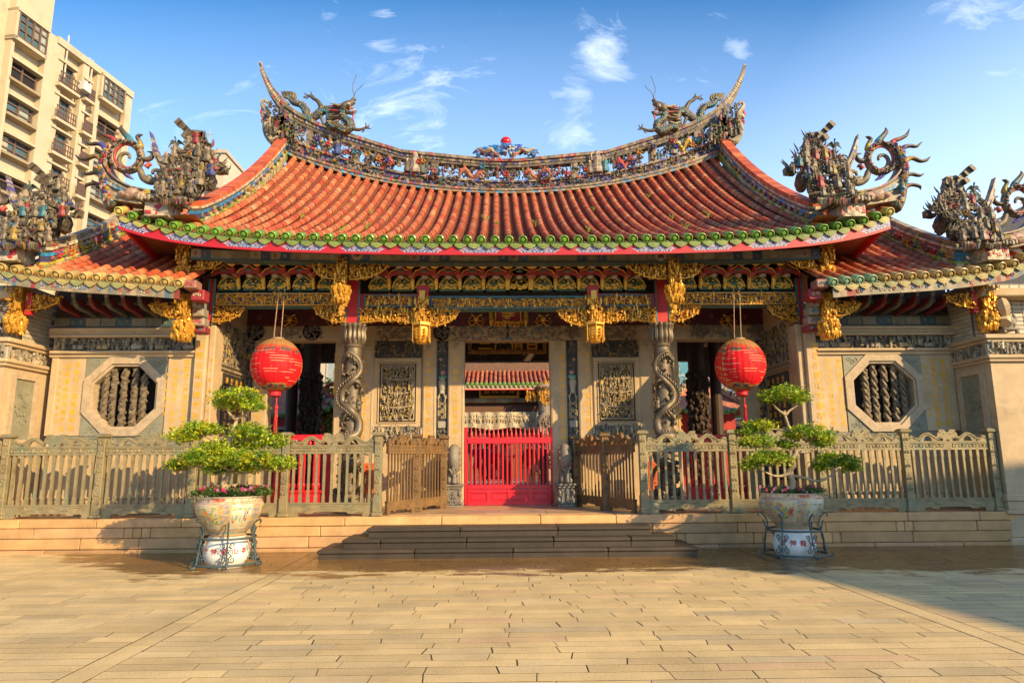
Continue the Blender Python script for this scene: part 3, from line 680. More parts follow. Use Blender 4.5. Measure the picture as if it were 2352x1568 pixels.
# ================================================================== potted bonsai
def leaves(mb, c, rad3, n, size, R, cols, shell=.45, cut=None):
    """leaf-sized diamond faces in clumps through an ellipsoid"""
    nc = max(6, n//26); V = []; C = []
    for k in range(nc):
        d = R.randn(3); d /= np.linalg.norm(d); q = shell+(1-shell)*R.rand()**.5; q *= .82+.3*R.rand()
        if d[2] < -.25: d[2] *= .45
        cc = np.array(c)+d*q*np.array(rad3); base = np.array(cols[R.randint(len(cols))])*(.65+.7*R.rand()); s = size*(1.5+1.3*R.rand())
        for m in range(26):
            p = cc+R.randn(3)*s*np.array((1, 1, .55)); a = R.rand()*6.28; el = R.randn()*.6; ln = size*(.7+.7*R.rand())
            e = np.array((math.cos(a)*math.cos(el), math.sin(a)*math.cos(el), math.sin(el))); nrm = np.cross(e, R.randn(3)); nrm /= np.linalg.norm(nrm)+1e-9
            V += [p-e*ln, p+nrm*ln*.5+e*ln*.1, p+e*ln, p-nrm*ln*.5+e*ln*.1]; col = base*(.8+.4*R.rand()); C += [col]*4
    V = np.array(V); F = np.arange(len(V)).reshape(-1, 4); mb.add(V, F); mb.c[-1] = np.array(C)
LEAFC = [(.29, .41, .02), (.44, .50, .02), (.19, .32, .02), (.55, .51, .02), (.11, .22, .015), (.37, .46, .02)]
pot_m = mat('painted_porcelain', attr=True, rough=.2, var=.06, vs=6)
def planter(px, ybase, yrim, Yc, sd, seed, trunk, branches, pads, zs):
    R = np.random.RandomState(seed); c = P(px, ybase, Yc); x, y = c[0], Yc; lab = sd
    zr = P(px, yrim, Yc-.2)[2]; zb = .475; H = zr-zb
    # white pedestal
    t = thing('pedestal_jar', f'white glazed jar with red characters, upturned under the {lab} pot', 'pedestal', (x, y, 0), 'white jars carrying the pots')
    prof = [(.25, 0), (.27, .025), (.30, .06), (.345, .14), (.35, .22), (.33, .31), (.29, .39), (.27, .44), (.28, .47)]
    mb = MB(); mb.lathe([(0, 0)]+prof+[(0, .47)], (x, y, .0), 40); mb.build('body', MT['white'], t, smooth=40)
    mb = MB()
    for k, ch in enumerate('寺山龍舺艋'):
        a0 = -math.pi/2+.9-.45*k+(.25 if seed % 2 else 0)
        def f(u, v, w_, a0=a0): return (x+.351*math.cos(a0+u/.35), y+.351*math.sin(a0+u/.35), .26+w_)
        letter(mb, ch, (0, 0, 0), .10, col=(.45, .05, .03), fn=f)
    mb.build('lettering', MT['attr'], t)
    # painted pot
    t = thing('porcelain_pot', f'famille rose porcelain pot painted with flowers and figures, holding the {lab} bonsai', 'pot', (x, y, zb), 'painted porcelain pots')
    prof = [(.25, 0), (.265, .02), (.27, .06), (.335, .18), (.42, .36), (.485, .55), (.51, .70), (.515, .80), (.495, .86), (.475, .89), (.48, .97), (.52, .985), (.52, 1.0), (.485, 1.0), (.47, .93), (0, .93)]
    mb = MB(); na = 96; zz = np.linspace(0, 1, 60); pr = np.array(prof[:13]); rr = np.interp(zz, pr[:, 1], pr[:, 0]); V = []; C = []
    for i, z in enumerate(zz):
        for j in range(na):
            a = 2*math.pi*j/na; V.append((x+rr[i]*math.cos(a), y+rr[i]*math.sin(a), zb+z*H)); u = (j/na*6+seed*.3) % 1
            cell = R.rand(); deco = [(.50, .14, .18), (.14, .30, .20), (.60, .40, .12), (.50, .40, .33), (.16, .24, .42), (.55, .24, .17)][int(cell*6) % 6]
            if z > .96: k = (.70, .66, .55)
            elif z > .89: k = (.60, .28, .24) if (j*3 % 12) > 7 else (.62, .53, .36)
            elif z > .865: k = (.62, .30, .10)
            elif z < .05: k = (.62, .30, .10)
            elif z < .13: k = (.24, .38, .24) if (j // 2) % 3 else (.55, .28, .25)
            elif z < .15 or (z > .80 and z < .815): k = (.60, .32, .12)
            elif z < .2 or z > .815 or u < .16 or u > .88: k = deco if cell > .25 else (.52, .44, .24)      # flowered ground between the pictures
            elif u < .19 or u > .85: k = (.55, .38, .12)
            else: k = ((.60, .57, .44) if cell > .2 else (.44, .50, .36)) if int((j/na*6+seed*.3)) % 2 else ((.58, .48, .27) if cell > .2 else (.50, .50, .40))
            C.append(np.array(k)*.95)
    i = np.arange(59)[:, None]*na; j = np.arange(na)[None]; j2 = (j+1) % na
    mb.add(V, np.stack([i+j, i+j2, i+na+j2, i+na+j], -1).reshape(-1, 4)); mb.c[-1] = np.array(C)
    mb.build('bowl', pot_m, t, smooth=True)
    mb = MB()                                        # the painted scenes, a hair proud of the glaze
    def on(a, z): r = float(np.interp(z, pr[:, 1], pr[:, 0]))+.004; return np.array((x+r*math.cos(a), y+r*math.sin(a), zb+z*H))
    def dab(a, z, da, dz, col):
        n8 = 7; V = [on(a+da*math.cos(q*6.283/n8), z+dz*math.sin(q*6.283/n8)) for q in range(n8)]; mb.add(V, np.arange(n8)[None], col)
    for p_ in range(6):
        ac = 2*math.pi*((p_+.52-seed*.3)/6)
        if (p_ % 2) == 0:
            for k in range(8): aa = ac+(R.rand()-.5)*.5; zz_ = .4+.3*R.rand(); col = [(.62, .20, .06), (.55, .10, .12), (.22, .26, .50), (.62, .42, .10)][R.randint(4)]; [dab(aa+.05*math.cos(q), zz_+.04*math.sin(q), .035, .028, np.array(col)*(.8+.4*R.rand())) for q in range(0, 7)]
            for k in range(46): dab(ac+(R.rand()-.5)*.6, .28+.45*R.rand(), .03, .02, (.14, .30, .12))
        else:
            for k in range(18): aa = ac+(R.rand()-.5)*.6; zz_ = .36+.25*R.rand(); col = [(.12, .28, .52), (.50, .10, .12), (.15, .40, .32), (.60, .46, .10)][R.randint(4)]; dab(aa, zz_, .03, .05, col); dab(aa, zz_+.06, .014, .018, (.62, .45, .30)); dab(aa, zz_+.078, .014, .01, (.05, .04, .04))
            for k in range(4): dab(ac-.24+.16*k, .70, .07, .03, (.20, .38, .36) if k % 2 else (.58, .42, .12))
            dab(ac, .27, .28, .03, (.60, .34, .14))
    mb.build('painting', pot_m, t)
    mb = MB()
    for k, ch in enumerate('艋舺龍山寺'):
        a0 = -math.pi/2-.14+.075*k
        letter(mb, ch, (0, 0, 0), .055, col=(.50, .08, .05), fn=lambda u, v, w_, a0=a0: (x+.482*math.cos(a0+u/.48), y+.482*math.sin(a0+u/.48), zb+.928*H+w_))
    mb.build('rim_lettering', MT['attr'], t)
    mb = MB(); mb.lathe([(0, .93*H), (.465, .93*H), (.46, .95*H), (0, .965*H)], (x, y, zb), 24, (.06, .04, .025)); mb.build('soil', MT['attr'], t)
    # iron stand
    t = thing('iron_stand', f'wrought iron stand with scrollwork legs round the {lab} white jar', 'plant stand', (x, y, 0), 'wrought iron plant stands')
    for z, r, th in ((.445, .43, .012), (.065, .50, .012)):
        mb = MB(); mb.tube([(x+r*math.cos(a), y+r*math.sin(a), z) for a in np.linspace(0, 2*math.pi, 49)], th, 6, flat=(1.5, .7)); mb.build('ring', MT['iron'], t)
    for k in range(6):
        a = -math.pi/2+.25+k*math.pi/3+(.12 if seed % 2 else 0); ca, sa = math.cos(a), math.sin(a)
        def q(r, z, o=0): return (x+r*ca-o*sa, y+r*sa+o*ca, z)
        mb = MB(); mb.tube([q(.47, .60), q(.44, .50), q(.43, .445), q(.45, .34), q(.47, .2), q(.495, .065), q(.53, .03), q(.57, .035), q(.585, .07), q(.56, .09)], .010, 6, k=3, flat=(.7, 1.6)); mb.build('leg', MT['iron'], t)
        mb = MB(); mb.tube([q(.43, .445), q(.40, .53), q(.42, .63), q(.48, .70), q(.53, .72), q(.545, .685), q(.525, .66)], .0085, 6, k=3, flat=(.7, 1.5)); mb.build('hook', MT['iron'], t)
        mb = MB()
        for s in (-1, 1):
            for (z0, rr, sg) in ((.15, .055, 1), (.355, .045, -1)): curl(mb, lambda u, v, d: q(.465-(v-.1)*.09, v, u), s*.072, z0, rr, 1.5, 1.57 if sg > 0 else -1.57, s*sg, .011, (1, 1, 1), 5)
            mb.tube([q(.46, .20, s*.075), q(.455, .25, s*.022), q(.45, .31, s*.075)], .008, 5, k=3)
        mb.build('scroll', MT['iron'], t)
    # flowers round the trunk
    t = thing('bedding_flowers', f'pink bedding flowers with green leaves round the foot of the {lab} bonsai', 'flowers', (x, y, zr), 'bedding flowers in the pots')
    mb = MB(); big = seed == 1
    for k in range(26 if big else 14):
        a = R.rand()*6.28; r = (.30 if big else .25)+.2*R.rand(); leaves(mb, (x+r*math.cos(a), y+r*math.sin(a), zr+(.06 if big else .02)), (.1, .1, .05 if big else .03), 60, .022, R, [(.06, .13, .02), (.1, .17, .03)])
    mb.build('foliage', MT['leaf'], t)
    mb = MB()
    for k in range(120 if big else 46):
        a = R.rand()*6.28; r = (.32 if big else .28)+.22*R.rand(); p0 = np.array((x+r*math.cos(a), y+r*math.sin(a), zr+(.05 if big else .01)+.09*R.rand())); col = [(.62, .03, .16), (.55, .02, .05), (.70, .25, .42), (.62, .05, .25)][R.randint(4)]
        for m in range(5): b_ = m*1.2566; mb.blob(p0+.014*np.array((math.cos(b_), -.3, math.sin(b_))), (.012, .005, .012), col=col)
    mb.build('blossoms', MT['leaf'], t)
    # the tree
    t = thing('bonsai_tree', zs, 'bonsai', (x, y, zr), 'potted bonsai before the terrace')
    mb = MB()
    tp = [P(a, b_, Yc+d) for a, b_, d, r in trunk]; mb.tube(tp, [q[3] for q in trunk], 8, k=5)
    for br in branches: mb.tube([P(a, b_, Yc+d) for a, b_, d in br], np.linspace(.028, .010, len(br)), 6, k=4)
    sc = 11.7/1568
    for (a, b_, rx, ry, d, n) in pads:
        c = P(a, b_, Yc+d)
        for k in range(9):
            an = R.rand()*6.28; e = c+np.array((math.cos(an)*rx*sc*.7, math.sin(an)*rx*sc*.6, (R.rand()*.5)*ry*sc)); s0 = c+np.array((0, 0, -ry*sc*.9)); mb.tube([s0, (s0+e)/2+np.array((0, 0, -.02)), e], (.012, .009, .004), 5)
    mb.build('trunk', MT['bark'], t, smooth=True)
    for (a, b_, rx, ry, d, n) in pads:
        mb = MB(); leaves(mb, P(a, b_, Yc+d), (rx*sc*(1.0 if seed == 1 else .98), rx*sc*.85, ry*sc*(.98 if seed == 1 else 1.0)), int(n*(1.75 if seed == 1 else 1.6)), .026, R, LEAFC, .1); mb.build('foliage_pad', MT['leaf'], t)
def z1(x, y): return (500+.4464*x)/1.5523, (1350+.4464*y)/1.5523
def z2(x, y): return (2500+.4785*x)/1.5523, (1300+.4785*y)/1.5523
tr = [(690, 930, 0, .06), (668, 835, .02, .055), (705, 775, .0, .048), (690, 690, .04, .045), (708, 570, .0, .04), (716, 480, -.03, .035), (740, 405, 0, .032), (768, 335, .02, .028), (755, 300, 0, .02)]
pads = [(790, 150, 185, 75, 0, 1500), (680, 205, 90, 40, .05, 420), (900, 215, 90, 40, -.05, 420), (350, 455, 115, 55, 0, 750), (500, 400, 130, 62, .06, 900), (860, 430, 125, 70, -.04, 900), (890, 520, 150, 55, .1, 700), (1070, 500, 80, 60, .0, 520), (610, 570, 150, 75, -.12, 1000), (430, 650, 140, 60, -.1, 850), (300, 700, 75, 45, 0, 420), (720, 650, 190, 85, -.2, 1300), (930, 650, 170, 75, -.14, 1100), (1130, 680, 105, 50, 0, 600), (620, 720, 90, 45, -.1, 420), (880, 710, 120, 40, 0, 420)]
k1 = .2876
planter(519, 1296, 1139, 11.25, 'left', 1, [(*z1(a, b_), d, r) for a, b_, d, r in tr],
        [[(*z1(a, b_), d) for a, b_, d in q] for q in ([(762, 330, 0), (830, 290, .05), (860, 240, .05)], [(755, 320, 0), (715, 280, -.05), (690, 240, 0)], [(715, 470, 0), (600, 490, .05), (480, 450, .05), (380, 470, 0)], [(712, 520, 0), (800, 520, .1), (930, 530, .1), (1060, 520, 0)], [(695, 700, 0), (600, 710, -.1), (450, 690, -.1), (320, 710, 0)], [(700, 740, 0), (820, 750, -.05), (960, 730, -.1), (1130, 710, 0)])],
        [(*z1(a, b_), rx*k1, ry*k1, d, n) for a, b_, rx, ry, d, n in pads], 'bonsai with one broad merged layer of pads under a round top, in the left pot')
k2 = .3083
tr = [(670, 950, 0, .06), (682, 870, .0, .052), (652, 800, .03, .045), (690, 750, 0, .042), (680, 695, 0, .038), (705, 655, -.02, .035), (690, 600, 0, .033), (672, 540, .03, .03), (648, 450, 0, .026), (626, 380, 0, .022), (620, 340, 0, .018)]
pads = [(620, 215, 150, 55, 0, 1400), (510, 245, 60, 30, 0, 380), (730, 255, 70, 35, 0, 420), (430, 455, 110, 40, .12, 650), (320, 500, 50, 28, .1, 260), (800, 515, 170, 62, -.05, 1250), (910, 580, 80, 35, 0, 420), (640, 590, 55, 40, 0, 350), (420, 575, 135, 48, -.1, 850), (510, 700, 155, 60, -.18, 1150), (380, 750, 60, 35, -.1, 320), (1000, 715, 150, 55, -.05, 1100), (1120, 760, 70, 40, 0, 420), (880, 760, 60, 32, 0, 300)]
planter(1827, 1281, 1131, 11.65, 'right', 2, [(*z2(a, b_), d, r) for a, b_, d, r in tr],
        [[(*z2(a, b_), d) for a, b_, d in q] for q in ([(624, 370, 0), (580, 340, 0), (530, 290, 0)], [(628, 375, 0), (660, 340, 0), (720, 300, 0)], [(660, 500, 0), (560, 480, .1), (440, 490, .12)], [(690, 640, 0), (780, 650, -.02), (860, 620, 0), (800, 560, -.05)], [(690, 620, 0), (600, 625, -.06), (450, 610, -.1)], [(660, 810, 0), (570, 830, -.1), (480, 800, -.18), (420, 760, -.1)], [(672, 825, 0), (760, 840, 0), (880, 865, 0), (960, 830, 0), (1020, 780, -.05)])],
        [(*z2(a, b_), rx*k2, ry*k2, d, n) for a, b_, rx, ry, d, n in pads], 'bonsai with small well separated leaf pads on a bare winding trunk, in the right pot')
# ================================================================== roofs
def fit(data, Y, deg):
    q = np.array([P(a, b_, Y) for a, b_ in data]); x = np.abs(q[:, 0]); A = np.stack([x**k for k in deg], 1)
    co = np.linalg.lstsq(A, q[:, 2], rcond=None)[0]
    return lambda X: sum(c*np.abs(X)**k for c, k in zip(co, deg))
ez = fit([(273, 482), (309, 491), (399, 514), (467, 526), (562, 532), (850, 547), (1005, 550), (1160, 552), (1315, 550), (1470, 548), (1748, 542.6), (1839, 537), (1933, 524), (2019, 498), (2044, 491)], EAV, (0, 2, 4, 8))
rz = fit([(646, 356), (900, 424), (1160, 445), (1420, 421), (1665, 345), (760, 392), (1560, 388)], RDG, (0, 2, 4))
TILEC = [(.46, .085, .026), (.50, .10, .03), (.41, .068, .024), (.50, .13, .045), (.54, .20, .08), (.38, .06, .023)]
rt = np.random.RandomState(17)
def gcurve(t): return t*(.70+.30*t)
def roof(root, surf, xs, tend, nseg, r, pan_x, pan_n=60, capc=(.17, .34, .035), pname='', capf=None, pan_t=None):
    """surf(x, t) -> point of the tile bed; rows of half-round tiles at xs, bed of thin flat tiles between them"""
    mb = MB(); px_ = np.array(pan_x)
    for a, b_ in zip(px_[:-1], px_[1:]):
        te = (pan_t or tend)((a+b_)/2); m = max(2, int(pan_n*te)); G = []
        for i in range(m):
            for t, dz in ((i/m*te, 0), ((i+1)/m*te, -.022)):
                G.append([np.array(surf(a, t))+(0, 0, dz-.035), np.array(surf((a+b_)/2, t))+(0, 0, dz-.06), np.array(surf(b_, t))+(0, 0, dz-.035)])
        k = .75+.4*rt.rand(); mb.sheet(np.array(G).transpose(1, 0, 2)[::-1], np.array((.25, .062, .026))*k)
    mb.build('tile_bed', MT['tile'], root)
    for x in xs:
        te = tend(x); m = max(2, int(nseg*te)); mb = MB(); rowk = .84+.28*rt.rand(); n = 7; an = np.linspace(-.15, math.pi+.15, n)
        for i in range(m):
            p0, p1 = np.array(surf(x, i/m*te)), np.array(surf(x, (i+1)/m*te+.004)); e = p1-p0; e /= np.linalg.norm(e); up = np.cross((1, 0, 0), e); jx = (rt.rand()-.5)*.012
            V = [p0+np.array((jx, 0, 0))+r*1.06*(np.array((math.cos(a), 0, 0))+up*math.sin(a)) for a in an]+[p1+np.array((jx, 0, 0))+r*.94*(np.array((math.cos(a), 0, 0))+up*math.sin(a)) for a in an]
            col = np.array(TILEC[rt.randint(6) if rt.rand() < .55 else rt.randint(3)])*(.78+.4*rt.rand())*rowk
            C = np.repeat(col[None], 2*n, 0); 
            if rt.rand() < .5: C[:n] = C[:n]*.55+np.array((.56, .29, .12))*.45
            mb.add(V, np.array([(j+1, j, n+j, n+j+1) for j in range(n-1)])); mb.c[-1] = C
            if i == 0: mb.add(V[:n], np.arange(n)[None], col*.5)
        row = mb.build('tile_row', MT['tile'], root, smooth=40)
        p0, p1 = np.array(surf(x, 0)), np.array(surf(x, .06)); e = p1-p0; e /= np.linalg.norm(e); up = np.cross((1, 0, 0), e)
        cc = np.array(capf(x) if capf else capc)*(.85+.3*rt.rand()); mb = MB(); n = 14; V = []
        cap_up = up*.96-e*.25
        for q, (rr, d) in enumerate(((r*1.05, -.2), (r*1.13, .02), (r*.95, .03), (r*.87, .008), (r*.55, .008), (r*.45, .028), (r*.2, .032))):
            for j in range(n): a = 2*math.pi*j/n; V.append(p0-e*d+rr*(np.array((math.cos(a), 0, 0))+up*math.sin(a)))
        i = np.arange(6)[:, None]*n; j = np.arange(n)[None]; j2 = (j+1) % n
        mb.add(V, [np.stack([i+j, i+j2, i+n+j2, i+n+j], -1).reshape(-1, 4), (np.arange(n)+6*n)[None]], np.repeat(np.array([cc*f for f in (1, 1.1, 1.15, .5, .6, 1.2, 1.2)]), n, 0))
        mb.build('end_cap', MT['glaze'], row)
def drips(root, surf, xs, w_, h, colf):
    for x in xs:
        p = np.array(surf(x, 0))+(0, .03, -.062); mb = MB(); n = 9; top = []; bot = []
        pr = [(-.5, 0), (-.46, -.42), (-.34, -.62), (-.2, -.80), (0, -1), (.2, -.80), (.34, -.62), (.46, -.42), (.5, 0), (.25, .14), (0, .19), (-.25, .14)][::-1]
        c = np.array(colf(x))*(.85+.3*rt.rand())
        mb.prism([(p[0]+a*w_, p[2]+b_*h) for a, b_ in pr], p[1]-.012, p[1]+.012, c)
        for s in (.66, .36): mb.tube([(p[0]+a*w_*s*1.1, p[1]-.014, p[2]-h*.30+b_*h*s*.8+.02) for a, b_ in pr[3:12]], .006, 3, c*1.12)
        mb.add([(p[0]-w_/2, p[1], p[2]+.01), (p[0]+w_/2, p[1], p[2]+.01), (p[0]+w_/2, p[1]+.35, p[2]+.14), (p[0]-w_/2, p[1]+.35, p[2]+.14)], BOXF[:1][:, ::-1], c*.9)
        mb.build('drip_tile', MT['glaze'], root)
# painted eaves board: red ground with blue and white cloud scrolls
def painted_board(name, unit):
    m = bpy.data.materials.new(name); m.use_nodes = True; globals()['T'] = m.node_tree; b = T.nodes['Principled BSDF']; b.inputs['Roughness'].default_value = .5
    at = n_('ShaderNodeAttribute', attribute_name='Col'); s = n_('ShaderNodeSeparateColor'); T.links.new(at.outputs[0], s.inputs[0])
    u = mt_('FRACT', mt_('MULTIPLY', s.outputs[0], 1.0)); v = s.outputs[1]
    return m, b, u, v
hall = thing('temple_hall', 'ornate temple gate hall with sweeping orange tiled roof and dragons on its ridge', 'temple', (0, COL, FZ))
xs_main = np.linspace(-7.5, 7.5, 57)
def dx_end(t): return 6.15+.40*t            # where the sloping side ridges run
def surf(x, t):
    return (x, EAV+(RDG-EAV)*t, ez(x)*(1-gcurve(t))+rz(min(abs(x), 6.6))*gcurve(t))
def tend(x):
    a = abs(x)
    return 1.0 if a < 6.25 else .05+.075*(7.6-a)/1.4
sp_ = xs_main[1]-xs_main[0]
roof(hall, surf, xs_main, tend, 30, .078, list(xs_main), 60, capf=lambda x: (.13, .26, .03) if abs(x) < 7.3 else (.46, .38, .10))
drips(hall, surf, xs_main[:-1]+sp_/2, .25, .115, lambda x: (.20, .25, .045) if abs(x) < 6.7 else (.36, .32, .07))
# eaves board (follows the curve of the eaves)
fm = bpy.data.materials.new('painted_eaves_board'); fm.use_nodes = True; T = fm.node_tree; b = T.nodes['Principled BSDF']; b.inputs['Roughness'].default_value = .45
at_ = n_('ShaderNodeAttribute', attribute_name='Col'); sc_ = n_('ShaderNodeSeparateColor'); T.links.new(at_.outputs[0], sc_.inputs[0])
u_ = mt_('ABSOLUTE', mt_('SUBTRACT', mt_('FRACT', sc_.outputs[0]), .5)); v_ = sc_.outputs[1]
cvx = n_('ShaderNodeCombineXYZ'); T.links.new(mt_('MULTIPLY', u_, 3.6), cvx.inputs[0]); T.links.new(v_, cvx.inputs[1])
wv = n_('ShaderNodeTexVoronoi'); wv.inputs['Scale'].default_value = 2.6; T.links.new(cvx.outputs[0], wv.inputs['Vector'])
nn_ = n_('ShaderNodeTexNoise'); nn_.inputs['Scale'].default_value = 3.4; nn_.inputs['Detail'].default_value = 1; nn_.inputs['Distortion'].default_value = 1.6; T.links.new(cvx.outputs[0], nn_.inputs['Vector'])
ins = mt_('LESS_THAN', mt_('ADD', mt_('MULTIPLY', mt_('ABSOLUTE', mt_('SUBTRACT', v_, .62)), .5), mt_('ADD', u_, mt_('MULTIPLY', mt_('SUBTRACT', v_, .3), .22))), .46)
ins = mt_('MULTIPLY', ins, mt_('GREATER_THAN', v_, .24))
ramp = n_('ShaderNodeValToRGB'); ramp.color_ramp.interpolation = 'CONSTANT'; e_ = ramp.color_ramp.elements
e_[0].position = 0; e_[0].color = (.018, .06, .20, 1); e_[1].position = .44; e_[1].color = (.60, .62, .60, 1)
for p_, c_ in ((.48, (.02, .09, .30)), (.53, (.56, .012, .022)), (.56, (.62, .60, .52)), (.59, (.02, .09, .28)), (.66, (.55, .42, .10))): q = e_.new(p_); q.color = (*c_, 1)
T.links.new(nn_.outputs[0], ramp.inputs[0])
mxx = n_('ShaderNodeMix', data_type='RGBA'); T.links.new(ins, mxx.inputs[0]); mxx.inputs[6].default_value = (.44, .010, .016, 1); T.links.new(ramp.outputs[0], mxx.inputs[7]); T.links.new(mxx.outputs[2], b.inputs['Base Color'])
def board(mb, xs, ztop, zbot, y0, y1, unit, off=0):
    V = []; C = []
    for x in xs:
        for y, v in ((y0, 1), (y0, 0), (y1, 0), (y1, 1)): V.append((x, y, ztop(x) if v else zbot(x))); C.append(((x+off)/unit+100, v, 0))
    n = len(xs); F = [(4*i+j, 4*i+(j+1) % 4, 4*i+4+(j+1) % 4, 4*i+4+j) for i in range(n-1) for j in range(4)]
    mb.add(V, [np.array(F), np.array([(0, 3, 2, 1)]), np.array([(4*n-4, 4*n-3, 4*n-2, 4*n-1)])]); mb.c[-1] = np.array(C)
xx = np.linspace(-7.52, 7.52, 90)
mb = MB(); board(mb, xx, lambda x: ez(x)-.10, lambda x: ez(x)-.285-.05*(abs(x)/7.5)**6, EAV+.06, EAV+.11, 1.13); mb.build('eaves_board', fm, hall)
for s in (-1, 1):
    mb = MB(s > 0); xs = np.linspace(0, 1, 14)
    V = []
    for q in xs: y = EAV+.11+3.2*q; z = ez(7.52)-.12-(.55*q**.8); V += [(-7.52, y, z), (-7.52, y, z-.15), (-7.46, y, z-.15), (-7.46, y, z)]
    mb.add(V, np.array([(4*i+j, 4*i+4+j, 4*i+4+(j+1) % 4, 4*i+(j+1) % 4) for i in range(13) for j in range(4)])); mb.build('side_eaves_board', MT['red'], hall)
    mb = MB(s > 0); G = [[(-7.56+1.5*v, EAV+.02+4.2*q, ez(7.5)-.10-.55*q**.8+.45*v*v*(.1+q)) for v in np.linspace(0, 1, 5)] for q in np.linspace(0, 1, 10)]; mb.sheet(G, (.42, .13, .05)); mb.build('side_roof_slope', MT['tile'], hall)
Rw = np.random.RandomState(8)
for k in range(16):
    wd_ = MB(); q = Rw.randint(8, 49); x = xs_main[q]+sp_/2*(1 if k % 3 else .3); p = np.array(surf(x, .05+.75*Rw.rand())); s_ = .5+.8*Rw.rand()
    for j in range(7): a = Rw.rand()*6.28; wd_.tube([p, p+np.array((.04*math.cos(a), .04*math.sin(a), .09))*s_, p+np.array((.11*math.cos(a), .11*math.sin(a), .12+.06*Rw.rand()))*s_], (.010, .012, .003), 4, (.20, .26, .03))
    wd_.build('roof_weed', MT['attr'], hall)
# rafters under the eaves
for x in np.linspace(-7.2, 7.2, 49):
    p0, p1 = np.array(surf(x, .02)), np.array(surf(x, .30)); d = (p1-p0); n2 = np.linalg.norm(d); a = math.atan2(d[2], d[1]); mb = MB()
    mb.obox((p0+p1)/2+(0, 0, -.15), (.035, n2/2, .04), euler(a, 0, 0), (.40, .13, .04)); mb.build('rafter', MT['attr'], hall)
mb = MB(); G = [[np.array(surf(x, t))+(0, 0, -.105) for x in np.linspace(-6.2, 6.2, 40)] for t in np.linspace(.01, 1, 14)]; mb.sheet(G, (.10, .05, .03))
for q in (-1, 1): mb.sheet([[np.array(surf(q*x, t*(7.9-x)/1.7))+(0, 0, -.105) for x in np.linspace(6.2, 7.45, 9)] for t in np.linspace(.01, .16, 4)], (.10, .05, .03)); mb.build('roof_boarding', MT['attr'], hall)
# rear slope of the roof
mb = MB(); G = [[(x, RDG+5.5*t, rz(min(abs(x), 6.6))*(1-t)+5.9*t) for x in np.linspace(-6.5, 6.5, 20)] for t in np.linspace(0, 1, 8)]; mb.sheet(G, (.42, .13, .05)); mb.build('rear_roof_slope', MT['tile'], hall)
for s in (-1, 1):
    mb = MB(s > 0); mb.prism([(EAV+3.4, 5.3), (RDG+4.5, 5.3), (RDG, rz(6.6)-.1), (16.5, 7.9)], 6.55, 6.75, (.40, .28, .18), fr=lambda u, d, v: (-d, u, v)); mb.build('gable_wall', MT['attr'], hall)
# ------------------------------------------------------------------ main ridge
rtop = [(P(a, b_, RDG)[0], P(a, b_, RDG)[2]) for a, b_ in ((1160, 371), (1124, 370), (925, 350), (794, 309), (732, 286), (692, 266), (656, 242), (630, 214), (610, 180), (598, 147))]
rx_, rzz = np.array([-a for a, _ in rtop]), np.array([b_ for _, b_ in rtop]); rx_[0] = 0
ridge_top = lambda x: np.interp(abs(x), rx_, rzz)
rp = np.random.RandomState(23)
def chips(mb, x0, x1, n, zf0, zf1, y0, y1, cols):
    """a moulding of glazed chips along the ridge"""
    e = np.linspace(x0, x1, n+1)
    for a, b_ in zip(e[:-1], e[1:]):
        c = np.array(cols[rp.randint(len(cols))])*(.75+.5*rp.rand()); j = (rp.rand()-.5)*.012
        V = [(x, y, f(x)) for x, f in ((a, zf0), (b_, zf0))  for y in (y0+j, y1)]+[(x, y, f(x)) for x, f in ((a, zf1), (b_, zf1)) for y in (y0+j, y1)]
        V = [V[0], V[2], V[3], V[1], V[4], V[6], V[7], V[5]]; mb.add(V, BOXF, c)
cream = [(.31, .235, .135), (.26, .195, .11), (.22, .165, .095), (.35, .27, .165)]
GREYD = [(.13, .098, .058), (.095, .072, .043), (.18, .138, .083), (.07, .053, .033)]
HX = 6.62
base_ = lambda x: rz(min(abs(x), HX))-.05
def hfrac(q): return lambda x: base_(x)+(ridge_top(x)-base_(x))*q
mb = MB(); chips(mb, -HX, HX, 150, hfrac(0), hfrac(.07), RDG-.17, RDG+.17, cream+[(.05, .28, .48)]); chips(mb, -HX, HX, 210, hfrac(.07), hfrac(.125), RDG-.20, RDG+.20, cream*2+[(.50, .03, .03), (.06, .08, .30)])
mb.build('ridge_footing', MT['mosaic'], hall)
mb = MB(); chips(mb, -HX, HX, 60, hfrac(.125), hfrac(.33), RDG-.08, RDG+.08, [(.10, .09, .20), (.14, .11, .18), (.30, .24, .18), (.07, .06, .20)])
def onr(q0, q1, x0, x1, yy):
    def f(u, v, d): x = x0+u; z0, z1 = hfrac(q0)(x), hfrac(q1)(x); return (x, yy-d, z0+(z1-z0)*v)
    return f
f_ = onr(.125, .33, -HX, HX, RDG-.09)
def fz(h): return lambda u, v, d: f_(u, v/h, d)
carve(mb, fz(.25), 2*HX, .25, 3.0, CHIP, .17, figs=.05, leaf=.65, depth=.10, seed=1)
mb.build('ridge_frieze', MT['mosaic'], hall)
mb = MB(); chips(mb, -HX, HX, 190, hfrac(.33), hfrac(.385), RDG-.15, RDG+.15, cream+[(.50, .03, .03), (.06, .08, .30), (.30, .22, .12)]); mb.build('middle_rail', MT['mosaic'], hall)
mb = MB(); f_ = onr(.385, .76, -HX, HX, RDG)
for s in (-1, 1):
    for x in (2.05, 4.4, 5.75): 
        for q in range(5): chips(mb, s*x-.10, s*x+.10, 1, hfrac(.38+.076*q), hfrac(.46+.076*q), RDG-.12, RDG+.12, cream+[(.3, .24, .15)])
def openwork(u, v): x = abs(u-HX); return (math.sin(x*5.2+1)+math.sin(x*11.3+v*9)) > -.75
